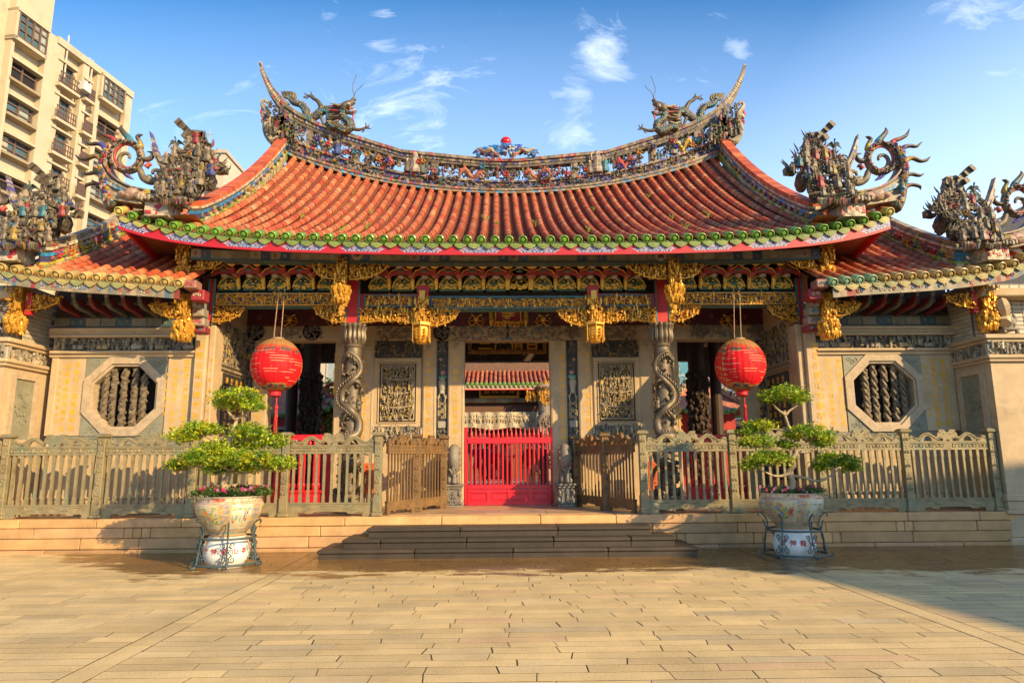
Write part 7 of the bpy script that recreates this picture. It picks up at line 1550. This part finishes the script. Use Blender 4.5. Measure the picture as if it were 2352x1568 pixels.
mb.build('altar_cloth', MT['attr'], rh)
mb = MB()
for px in (1085, 1110, 1135, 1200, 1225): 
    x = P(px, 1030, RY+1)[0]; mb.box(x-.03, x+.03, RY+.9, RY+1, .6, z_(985), (.12, .24, .17))
    for k in range(14): mb.tube([(x+.05, RY+.92, .8+.15*k), (x+.35, RY+.92, .95+.15*k)], .012, 4, (.14, .27, .19)); mb.tube([(x+.35, RY+.92, .8+.15*k), (x+.05, RY+.92, .95+.15*k)], .012, 4, (.14, .27, .19))
mb.build('lattice_doors', MT['attr'], rh)
c = P(1251, 950, RY+.2); mb = MB(); mb.lathe([(0, 0), (.42, 0), (.42, .3), (.32, .4), (.32, c[2]+.6), (.5, c[2]+.8), (.36, c[2]+1.0)], (c[0], c[1], .6), 16, (.22, .17, .12)); mb.tube([(c[0]+.42*math.sin(t), c[1]-.42*math.cos(t), .9+.5*t) for t in np.linspace(0, 6.5, 60)], .13, 7, (.32, .25, .18)); carve(mb, lambda u, v, d: (c[0]+(.34+d)*math.sin(u), c[1]-(.34+d)*math.cos(u), 1.0+v), 6.28, 2.9, 2.6, [(.34, .27, .2), (.2, .16, .12)], .3, figs=.2, depth=.15, seed=3); mb.build('dragon_column', MT['attr'], rh)
mb = MB(); [carve(mb, flat(c[0]-1.0+e*1.2, z_(915)-.2, RY+.2), .8, .9, 3, GOLDC, .2, inside=lambda u, v: True, depth=.1, seed=e) for e in (0, 1)]; carve(mb, flat(c[0]-.3, z_(930), RY-.1), .6, 1.1, 3.5, GOLDC, .2, depth=.15, seed=9); mb.build('gilded_bracket', MT['gold'], rh)
# covered corridors and towers at the sides of the courtyard
def corridor(s, seed):
    sd = 'left' if s < 0 else 'right'; t = thing('courtyard_corridor', f'red courtyard building with tiled roof glimpsed through the {sd} doorway', 'temple building', (s*13, 31, .6), 'buildings at the sides of the courtyard')
    R = np.random.RandomState(seed); mb = MB(s > 0)
    xe, xr_, ze, zr = -10.6, -13.5, 3.5, 5.1
    mb.box(-15.5, -11.6, 25, 39, .6, 3.4, (.36, .03, .03)); mb.box(-11.5, -11.4, 25, 39, 2.9, 3.3, (.05, .10, .2)); 
    for k in range(8): mb.box(-11.55, -11.3, 25.5+1.7*k, 25.7+1.7*k, .6, 3.3, (.5, .03, .03)); mb.bev(-11.58, -11.5, 25.9+1.7*k, 26.9+1.7*k, 1.4, 2.6, .02, (.10, .08, .06))
    mb.build('wall', MT['attr'], t)
    mb = MB(s > 0); G = [[(xe+(xr_-xe)*q, y, ze+(zr-ze)*(q*.7+.3*q*q)) for y in np.linspace(24.6, 39, 12)] for q in np.linspace(0, 1, 5)]; mb.sheet(G, (.50, .20, .13))
    for k in range(52): y = 24.7+.275*k; mb.tube([(xe+(xr_-xe)*q, y, ze+(zr-ze)*(q*.7+.3*q*q)+.03) for q in np.linspace(0, 1, 5)], .075, 6, np.array((.55, .24, .16))*(.85+.3*R.rand()))
    mb.build('tiled_roof', MT['tile'], t)
    mb = MB(s > 0)
    for k in range(52): y = 24.7+.275*k; mb.blob((xe-.0, y, ze+.02), (.08, .085, .085), col=(.16, .30, .07), sub=1); mb.blob((xe, y+.137, ze-.08), (.02, .1, .09), col=(.20, .34, .10))
    mb.build('eaves_tiles', MT['glaze'], t)
    mb = MB(s > 0); mb.box(xe-.1, xe-.04, 24.6, 39, ze-.42, ze-.12, (.52, .02, .03))
    for q, c in ((0, (.50, .42, .3)), (.14, (.05, .18, .35)), (.28, (.55, .40, .34)), (.42, (.45, .04, .04)), (.56, (.55, .46, .34))): mb.box(xr_-.12, xr_+.16, 24.6, 39, zr-.05+q, zr+.09+q, c)
    carve(mb, lambda u, v, d: (xr_+.18+d, 24.8+u, zr+.0+v), 13, .5, 1.6, CHIP, .22, figs=.2, leaf=.6, depth=.1, seed=seed); mb.build('ridge', MT['mosaic'], t)
corridor(-1, 4); corridor(1, 5)
def pavilion(s, px, py, Y, w_, seed, lab):
    c = P(px, py, Y); t = thing('drum_tower', lab, 'tower', (c[0], Y, .6)); zt = c[2]
    mb = MB(); mb.box(c[0]-w_, c[0]+w_, Y-w_, Y+w_, .6, zt, (.42, .03, .03)); mb.box(c[0]-w_*.5, c[0]+w_*.1, Y-w_-.03, Y-w_, zt-1.1, zt-.4, (.45, .40, .32)); mb.box(c[0]-w_*.45, c[0]+w_*.05, Y-w_-.06, Y-w_-.031, zt-1.0, zt-.5, (.02, .02, .02)); mb.build('wall', MT['attr'], t)
    mb = MB(); n = 10; G = []
    for q in np.linspace(0, 1, 6):
        r = w_*1.55*(1-.82*q); G.append([(c[0]+r*a, Y+r*b_, zt+1.5*(q*.5+.5*q*q)+.35*(1-q)**3*(abs(a)*abs(b_))**2) for a, b_ in [(-1, -1), (-.5, -1), (0, -1), (.5, -1), (1, -1), (1, -.5), (1, 0), (1, .5), (1, 1), (.5, 1), (0, 1), (-.5, 1), (-1, 1), (-1, .5), (-1, 0), (-1, -.5), (-1, -1)]])
    mb.sheet(G, (.50, .18, .11)); mb.build('tiled_roof', MT['tile'], t)
    mb = MB(); r = w_*1.57
    for k in range(14): u = -r+2*r*(k+.5)/14; mb.blob((c[0]+u, Y-r, zt+.35*(abs(u)/r)**2*1.0), (r/15, .1, .12), col=(.14, .30, .08), sub=1)
    mb.build('eaves_tiles', MT['glaze'], t)
    mb = MB()
    for a in (-1, 1): mb.tube([(c[0]+a*r*.2, Y-.3, zt+1.5), (c[0]+a*r*.6, Y-r*.6, zt+.75), (c[0]+a*r*.95, Y-r*.95, zt+.42), (c[0]+a*r*1.15, Y-r*1.1, zt+.75)], (.14, .14, .12, .03), 6, (.50, .40, .28), k=4); curl(mb, flat(c[0]+a*r*.8, zt+.9, Y-r*.8), 0, 0, .35, 1.4, 0, a, .08, (.50, .07, .06), 6); [mb.blob((c[0]+a*r*(.3+.1*q), Y-r*(.35+.1*q), zt+1.35-.18*q), (.13, .1, .14), col=CHIP[Rb.randint(14)]) for q in range(7)]
    mb.build('ridge', MT['mosaic'], t)
pavilion(-1, 690, 960, 27.5, 1.25, 1, 'red tiled tower corner glimpsed between dark columns in the left doorway')
pavilion(1, 1600, 955, 28.5, 1.2, 2, 'red and green tower roof glimpsed between dark columns in the right doorway')
# teal glass office block far behind the right doorway
c = P(1640, 900, 90); t = thing('glass_tower', 'teal glass office block far behind the right doorway', 'office building', (c[0], 95, 0)); gl = mat('teal_glass', (.10, .26, .27), .15, .2, .15, .4)
mb = MB(); mb.box(c[0]-9, c[0]+9, 90, 100, 0, 15.5, (1, 1, 1)); mb.build('facade', gl, t)
mb = MB()
for k in range(13): mb.box(c[0]-9+1.5*k-.06, c[0]-9+1.5*k+.06, 89.9, 90, 0, 15.5, (.30, .36, .36))
for k in range(6): mb.box(c[0]-9.05, c[0]+9.05, 89.88, 90, 2.5*k, 2.5*k+.3, (.26, .34, .34))
mb.build('mullions', MT['attr'], t)
c = P(735, 900, 60); t = thing('neighbour_house', 'plain cream house glimpsed above the tree through the left doorway', 'house', (c[0], 62, 0)); mb = MB(); mb.box(c[0]-7, c[0]+4, 60, 68, 0, 11, (.50, .42, .30)); mb.build('wall', MT['attr'], t)
for k in range(3):
    for j in range(3): mb = MB(); mb.box(c[0]-5.5+3*k, c[0]-3.9+3*k, 59.95, 60, 3+2.8*j, 4.6+2.8*j, (.30, .34, .32)); [mb.box(c[0]-5.5+3*k+q, c[0]-5.42+3*k+q, 59.9, 59.95, 3+2.8*j, 4.6+2.8*j, (.5, .46, .38)) for q in (0, .76, 1.52)]; mb.build('window', MT['attr'], t)
# courtyard trees
def leafy(name, lab, x, y, z0, h, r, n, cols, seed, group=None, cat='tree'):
    t = thing(name, lab, cat, (x, y, z0), group); R = np.random.RandomState(seed)
    mb = MB(); top = np.array((x, y, z0+h*.55)); mb.tube([(x, y, z0), (x+.05*h*.2, y, z0+h*.3), tuple(top)], (.05*h*.5, .04*h*.5, .02*h*.5), 8, k=3)
    for k in range(9): a = R.rand()*6.28; e = np.array((x+r*.7*math.cos(a), y+r*.7*math.sin(a), z0+h*(.5+.4*R.rand()))); s0 = np.array((x, y, z0+h*(.25+.25*R.rand()))); mb.tube([s0, (s0+e)/2+(0, 0, .05*h), e], (.012*h, .008*h, .003*h), 5, k=3)
    mb.build('trunk', MT['bark'], t, smooth=True); mb = MB()
    for k in range(8): a = R.rand()*6.28; q = r*.5*R.rand()**.5; leaves(mb, (x+q*math.cos(a), y+q*math.sin(a), z0+h*(.45+.5*k/8)), (r*.65, r*.65, h*.16), n//8, .05*h/3, R, cols, .2)
    mb.build('crown', MT['leaf'], t)
c = P(746, 950, 27); leafy('courtyard_tree', 'bright green courtyard tree glimpsed at the edge of the left doorway', c[0]-.1, 27, .6, 4.0, 1.0, 9000, [(.16, .24, .02), (.24, .28, .02), (.10, .18, .02)], 3)
# ---- apartment block, upper left: its street front runs away to the right
D0 = 56.0
a0 = CAM+(P(130, 85, 10)-CAM)*(D0/10.0); dirv = np.array((math.sin(rad(10)), math.cos(rad(10)), 0)); nrm = np.array((dirv[1], -dirv[0], 0))
def A(px, py):
    d = _f*FPX+_R*(px-1176)-_U*(py-784); t = np.dot(a0-CAM, nrm)/np.dot(d, nrm); p = CAM+d*t; return np.dot(p-a0, dirv), p[2]
def fA(u, d, v): p = a0+dirv*u-nrm*d; return (p[0], p[1], v)
s_end, _ = A(296, 300); s_beg = A(-60, 300)[0]; ztop2 = A(290, 207)[1]; ztop1 = A(60, -60)[1]; zmid = A(130, 85)[1]
apt = thing('apartment_block', 'tall beige apartment block with dark windows and balconies behind the left wing', 'building', tuple(fA(s_end, 8, 0)))
wallm = mat('beige_tile_wall', attr=True, rough=.8, var=.07, vs=.6, bump=.1, bs=12, stain=(.34, .27, .17), ss=.5, sthr=.56)
wc = (.50, .41, .27)
def bxA(mb, u0, u1, v0, v1, d0, d1, c=wc): mb.prism([(u0, v0), (u1, v0), (u1, v1), (u0, v1)], d0, d1, c, fr=fA)
mb = MB(); s1 = A(122, 200)[0]; s2 = A(205, 200)[0]
u_ac = A(128, 100)[0]
mb2 = MB(); bxA(mb2, u_ac, s_end, 0, zmid, .6, 14); bxA(mb2, s_beg-6, u_ac, 0, zmid+6.5, .61, 14, (.50, .41, .27)); bxA(mb2, A(128, 60)[0]-.3, u_ac+.8, zmid-.3, zmid+9, 1.5, 8, (.54, .43, .26)); mb2.build('core', wallm, apt)
# piers standing forward of the bays
mb = MB()
for (p0, p1, py, zt) in ((0, 8, 300, zmid+5), (84, 128, 300, zmid+.0), (176, 190, 300, zmid), (212, 222, 300, zmid), (283, 297, 300, ztop2+.3)): bxA(mb, A(p0, py)[0], A(p1, py)[0], 0, zmid if p0 > 20 else zt, .0, .62)
bxA(mb, s1-.1, s_end+.05, zmid-.5, zmid+.15, -.15, .61); mb.build('pier', wallm, apt)
win = mat('dark_window_glass', (.045, .10, .10), .08, 0, .35, .5, spec=.8); fr_m = mat('brown_window_frame', (.13, .075, .045), .5, 0, .1, 2)
def window(px0, py0, px1, py1, px2, py2, kind='w'):
    """picture corners: top left, top right, bottom left"""
    u0, v1 = A(px0, py0); u1, _ = A(px1, py1); _, v0 = A(px2, py2); fh = v1-v0
    mb = MB(); bxA(mb, u0-.15, u1+.15, v1, v1+.2, -.12, .62); mb.build('lintel', wallm, apt); mb = MB(); bxA(mb, u0-.15, u1+.15, v0-.22, v0, -.12, .62, (.32, .245, .145)); mb.build('sill', wallm, apt)
    mb = MB(); d = .5 if kind != 'bay' else -.25; n = 4 if kind == 'bay' else 2; w_ = (u1-u0)/n
    for k in range(n+1): bxA(mb, u0+w_*k-.07, u0+w_*k+.07, v0, v1, d-.12, d+.1)
    for v in (v0, v0+fh*.35 if kind != 'open' else v0, v0+fh*.72, v1): bxA(mb, u0, u1, v-.07, v+.07, d-.10, d+.1)
    f = mb.build('window', fr_m, apt); mb = MB()
    for k in range(n):
        if Rb.rand() < .45: q = u0+w_*k+.08; bxA(mb, q, q+w_*(.35+.5*Rb.rand()), v0+.1+(fh*.35 if Rb.rand() < .5 else 0), v1-.1, d-.02, d-.005, [(.30, .34, .28), (.42, .36, .25), (.12, .24, .22), (.22, .20, .15)][Rb.randint(4)])
    if kind != 'open': mb.build('curtain', MT['attr'], f)
    mb = MB(); bxA(mb, u0+.03, u1-.03, v0+.03, v1-.03, d, d+.06, (1, 1, 1)); mb.build('pane', win if kind != 'open' else MT['black'], f)  # open windows get a flat black fill in place of a dark room
    if kind == 'bay': mb = MB(); bxA(mb, u0-.3, u0, v0-.3, v1+.3, -.35, .62); bxA(mb, u1, u1+.15, v0-.3, v1+.3, -.35, .62); bxA(mb, u0-.3, u1+.15, v1+.05, v1+.35, -.45, .62); bxA(mb, u0-.3, u1+.15, v0-.35, v0-.05, -.35, .62); mb.build('bay_surround', wallm, apt)
    if kind == 'balcony':
        mb = MB(); bxA(mb, u0-.2, u1+.2, v0-.35, v0-.1, -.5, .62); mb.build('balcony_slab', wallm, apt); mb = MB()
        for k in range(9): u = u0-.1+(u1-u0+.2)*k/8; bxA(mb, u-.03, u+.03, v0-.1, v0+1.05, -.45, -.39)
        for v in (v0+.05, v0+.5, v0+1.0): bxA(mb, u0-.15, u1+.15, v, v+.07, -.46, -.38)
        mb.build('balcony_rail', fr_m, apt)
# window list in picture coordinates
W_ = [((40, 30), (103, 75), (40, 88), 'bay'), ((30, 134), (94, 172), (27, 178), 'open'), ((23, 218), (84, 252), (19, 258), 'w'), ((13, 305), (76, 340), (8, 346), 'w'), ((0, 395), (62, 425), (-6, 432), 'open'), ((-8, 478), (55, 505), (-14, 512), 'w'),
      ((137, 138), (176, 160), (131, 190), 'balcony'), ((128, 215), (167, 236), (122, 268), 'balcony'), ((120, 292), (160, 312), (113, 345), 'balcony'), ((110, 372), (150, 390), (104, 420), 'balcony'), ((100, 450), (140, 466), (95, 496), 'balcony'),
      ((195, 182), (210, 192), (193, 226), 'balcony'), ((189, 258), (204, 268), (187, 302), 'balcony'), ((181, 332), (196, 341), (179, 374), 'balcony'), ((173, 408), (188, 416), (170, 446), 'balcony'),
      ((234, 178), (280, 213), (233, 224), 'bay'), ((228, 266), (274, 296), (226, 300), 'open'), ((221, 340), (268, 366), (218, 380), 'w'), ((214, 415), (262, 438), (211, 452), 'w'), ((207, 490), (255, 510), (204, 526), 'w')]
for a_, b2, c_, k_ in W_: window(*a_, *b2, *c_, k_)
mb = MB(); u, v = A(182, 198); bxA(mb, u-.45, u+.45, v-.6, v+.2, -.9, -.3, (.62, .58, .5)); mb.build('air_conditioner', MT['attr'], apt)
for px, py, h in ((205, 147, 5), (157, 96, 4), (212, 152, 3)): u, v = A(px, py); mb = MB(); mb.tube([fA(u, 0, v-h), fA(u, 0, v+.6)], .07, 5, (.55, .48, .38)); mb.build('drain_pipe', MT['attr'], apt)
# small roof-top building between the scroll and the sloping ridge
c = P(470, 345, 75); t = thing('distant_building', 'pale flat roofed building just showing behind the left ridge figures', 'building', (c[0], 80, 0)); mb = MB(); mb.box(c[0]-3.2, c[0]+2.4, 75, 84, 0, c[2], (.55, .45, .33)); mb.box(c[0]-3.4, c[0]+2.6, 74.8, 84, c[2]-.4, c[2], (.5, .38, .26)); mb.build('wall', wallm, t)
mb = MB()
for k in range(5): mb.box(c[0]+.4, c[0]+2.0, 74.9, 75.1, c[2]-3-3*k, c[2]-1.6-3*k, (.10, .09, .08)); mb.box(c[0]-2.6, c[0]-.6, 74.9, 75.1, c[2]-3-3*k, c[2]-1.6-3*k, (.10, .09, .08))
mb.build('windows', MT['attr'], t); mb = MB(); mb.tube([(c[0], 76, c[2]), (c[0], 76, c[2]+3)], .06, 5, (.4, .38, .35)); mb.tube([(c[0]-.4, 76, c[2]+2.4), (c[0]+.5, 76, c[2]+2.5)], .04, 4, (.4, .38, .35)); mb.build('aerial', MT['attr'], t)
# bell tower roof corner at the right edge
c = P(2372, 452, 30); t = thing('bell_tower', 'orange roofed tower corner at the right edge behind the wing ridge', 'tower', (c[0], 30, 0)); mb = MB(); mb.box(c[0]-.4, c[0]+4, 30, 35, 0, c[2]-.4, (.50, .36, .2)); mb.build('wall', MT['attr'], t)
mb = MB(); G = [[(c[0]-1.2+q*2.2+5.2*v*(1-.3*q), 29.4+1.5*q, c[2]-.6+1.6*q) for v in np.linspace(0, 1, 6)] for q in np.linspace(0, 1, 5)]; mb.sheet(G, (.5, .2, .1)); mb.build('tiled_roof', MT['tile'], t)
# ---- unseen stand-in building right of the square, outline back-projected from the plaza shade
sb = thing('shade_block', 'unseen stand-in building right of the square, shaped to shade the plaza', 'building', (24, 0, 0))
S_ = np.array(SUND); X9 = 26.0
def up_to(p): p = np.array(p, float); t = (X9-p[0])/S_[0]; return (p+S_*t)[1:]
prof = [up_to(q) for q in SHADE]
prof = sorted([(float(a), float(b_)) for a, b_ in prof]); y0_, y1_ = prof[0][0], prof[-1][0]
mb = MB(); mb.prism([(y0_, 0)]+prof+[(y1_, 0)], X9, X9+9, (.45, .33, .24), fr=lambda u, d, v: (d, u, v)); mb.build('wall', MT['attr'], sb)
# ---- people in the courtyard
def person(lab, px, Y, face, jacket, trousers, hair, h=1.64, pose=0, zf=.6, female=False):
    x = P(px, 1060, Y)[0]; t = thing('person', lab, 'person', (x, Y, zf)); k = h/1.64; ca, sa = math.cos(face), math.sin(face)
    def J(a, b_, c): return (x+(a*ca-b_*sa)*k, Y+(a*sa+b_*ca)*k, zf+c*k)
    skin = (.50, .30, .18); sh = .185 if not female else .165
    jt = {'pel': (J(0, 0, .92), .135, trousers), 'waist': (J(0, 0, 1.05), .13, jacket), 'chest': (J(0, -.01, 1.26), .145, jacket), 'neck0': (J(0, 0, 1.40), .075, jacket), 'neck': (J(0, -.01, 1.45), .05, skin), 'head0': (J(0, -.02, 1.50), .065, skin)}
    ed = [('pel', 'waist'), ('waist', 'chest'), ('chest', 'neck0'), ('neck0', 'neck'), ('neck', 'head0')]
    for s, n in ((-1, 'l'), (1, 'r')):
        if pose == 1: el, wr = J(s*.24, -.05, 1.10), J(s*.08, -.30, 1.16)
        elif pose == 2 and s > 0: el, wr = J(s*.25, -.06, 1.10), J(s*.16, -.30, 1.22)
        else: el, wr = J(s*.25, .03, 1.10), J(s*.26, -.04, .86)
        jt.update({n+'sh': (J(s*sh, 0, 1.36), .068, jacket), n+'el': (el, .052, jacket), n+'wr': (wr, .034, jacket), n+'hip': (J(s*.09, 0, .86), .092, trousers), n+'kn': (J(s*.10, -.02, .48), .06, trousers), n+'an': (J(s*.10, .02, .09), .042, trousers), n+'toe': (J(s*.11, -.15, .035), .035, (.03, .025, .02))})
        ed += [('chest', n+'sh'), (n+'sh', n+'el'), (n+'el', n+'wr'), ('pel', n+'hip'), (n+'hip', n+'kn'), (n+'kn', n+'an'), (n+'an', n+'toe')]
    names = list(jt); me = bpy.data.meshes.new('person_body'); o_ = np.array((x, Y, zf))
    me.from_pydata([tuple(np.array(jt[n][0])-o_) for n in names], [(names.index(a), names.index(b_)) for a, b_ in ed], []); o = bpy.data.objects.new('person_body', me); COLL.objects.link(o)
    m1 = o.modifiers.new('skin', 'SKIN'); o.modifiers.new('sub', 'SUBSURF').levels = 1
    for i, n in enumerate(names): me.skin_vertices[0].data[i].radius = (jt[n][1]*k,)*2; me.skin_vertices[0].data[i].use_root = n == 'pel'
    dg = bpy.context.evaluated_depsgraph_get(); dg.update(); e = o.evaluated_get(dg); nm = bpy.data.meshes.new_from_object(e); COLL.objects.unlink(o); bpy.data.objects.remove(o)
    V = np.array([v.co[:] for v in nm.vertices])+o_; F = {}
    for p in nm.polygons: F.setdefault(len(p.vertices), []).append(tuple(p.vertices))
    jp = np.array([jt[n][0] for n in names]); cl = np.array([jt[n][2] for n in names]); C = cl[np.argmin(((V[:, None]-jp[None])**2).sum(-1), 1)]
    mb = MB(); mb.add(V, [np.array(f) for f in F.values()]); mb.c[-1] = C
    # head with face, joined to the neck; hands with five fingers
    hc = np.array(J(0, -.03, 1.575)); Hv, Hf = ICO[2]; fw = np.array((sa, -ca, 0)); rt_ = np.array((ca, sa, 0))
    hv = Hv*np.array((.075, .092, .115))*k; hv[:, 2] -= .012*k*(hv[:, 1] < 0); mb.add(hc+hv[:, :1]*rt_-hv[:, 1:2]*fw*1+np.array((0, 0, 1))*hv[:, 2:], Hf, skin)
    def hp(a, b_, c): return hc+(rt_*a+fw*b_+np.array((0, 0, c)))*k
    mb.tube([hp(0, .088, .02), hp(0, .108, -.02), hp(0, .092, -.03)], (.010, .016, .008), 6, skin); mb.tube([hp(-.025, .082, -.058), hp(0, .09, -.06), hp(.025, .082, -.058)], .007, 5, (.40, .14, .11))
    for s in (-1, 1): mb.blob(hp(s*.03, .084, .012), (.012,)*3, col=(.03, .02, .015)); mb.tube([hp(s*.018, .09, .03), hp(s*.042, .08, .03)], .004, 4, (.04, .03, .02)); mb.blob(hp(s*.076, .0, -.01), (.012, .02, .026), col=skin)
    for n, s in (('l', -1), ('r', 1)):
        w0, e0 = np.array(jt[n+'wr'][0]), np.array(jt[n+'el'][0]); d = (w0-e0)/np.linalg.norm(w0-e0); si = np.cross(d, (0, 0, 1)); si = si/np.linalg.norm(si) if np.linalg.norm(si) > .2 else rt_
        mb.tube([w0, w0+d*.04, w0+d*.09], (.028, .036, .03), 7, skin, flat=(.6, 1.1))
        for q in range(4): o1 = w0+d*.085+si*(q-1.5)*.018; dn = np.array((0, 0, -.012))+fw*.006; l = (.055, .068, .064, .048)[q]; mb.tube([o1, o1+d*l*.5+dn*.4, o1+d*l*.9+dn*1.6], (.009, .008, .006), 5, skin)
        mb.tube([w0+d*.03+si*.028, w0+d*.06+si*.05, w0+d*.085+si*.05+np.array((0, 0, -.012))], (.011, .009, .007), 5, skin)
    mb.build('body', MT['attr'], t, smooth=True)
    mb = MB(); hv = Hv.copy(); keep = (Hv[:, 1] < .35)*1.0; hv = hv*np.array((.083, .10, .122))*k*np.where(((Hv[:, 1] > .25) & (Hv[:, 2] < .55))[:, None], .80, 1.0); hv[:, 2] += .012*k; V = hc+hv[:, :1]*rt_+hv[:, 1:2]*fw+np.array((0, 0, 1))*hv[:, 2:]; V = V-fw*.008; fk = [f for f in Hf if np.mean(Hv[list(f), 2]) > (-.95 if female else -.45) or np.mean(Hv[list(f), 1]) < -.3]; fk = [f for f in fk if not (np.mean(Hv[list(f), 1]) > .3 and np.mean(Hv[list(f), 2]) < .5)]; mb.add(V, np.array(fk), hair)
    mb.build('hair', MT['attr'], t, smooth=True)
person('person in a purple coat turned away, leftmost behind the red middle gate', 1097, 24.5, 2.8, (.07, .035, .09), (.03, .03, .04), (.02, .015, .012), 1.62)
person('person in a black coat with pale piping beside the purple coat', 1117, 25.5, -2.6, (.025, .025, .035), (.03, .03, .035), (.015, .012, .01), 1.66)
person('short person in a red quilted jacket behind the gate', 1140, 24.8, .3, (.40, .02, .03), (.04, .03, .03), (.03, .02, .015), 1.48, 1, female=True)
person('person in a beige puffer jacket with hands raised to the chest', 1165, 24.0, .9, (.36, .25, .13), (.05, .045, .04), (.02, .014, .01), 1.66, 1, female=True)
person('broad person in a brown jacket turned away, behind the right of the gate', 1217, 23.5, 3.0, (.13, .075, .02), (.03, .03, .03), (.02, .015, .012), 1.60)
person('person in black at the far right behind the middle gate', 1248, 24.5, 2.2, (.02, .02, .025), (.03, .03, .035), (.015, .012, .01), 1.62, 2)
person('person in a dark jacket behind the left side gate', 694, 20.0, 2.5, (.03, .03, .035), (.03, .03, .035), (.02, .015, .012), 1.45)
person('person in a grey jacket behind the right side gate', 1640, 21.0, 2.9, (.05, .055, .06), (.03, .03, .035), (.02, .015, .012), 1.5)
person('person in a red jacket behind the right side gate', 1594, 21.0, 2.4, (.42, .02, .03), (.03, .03, .035), (.02, .015, .012), 1.48)
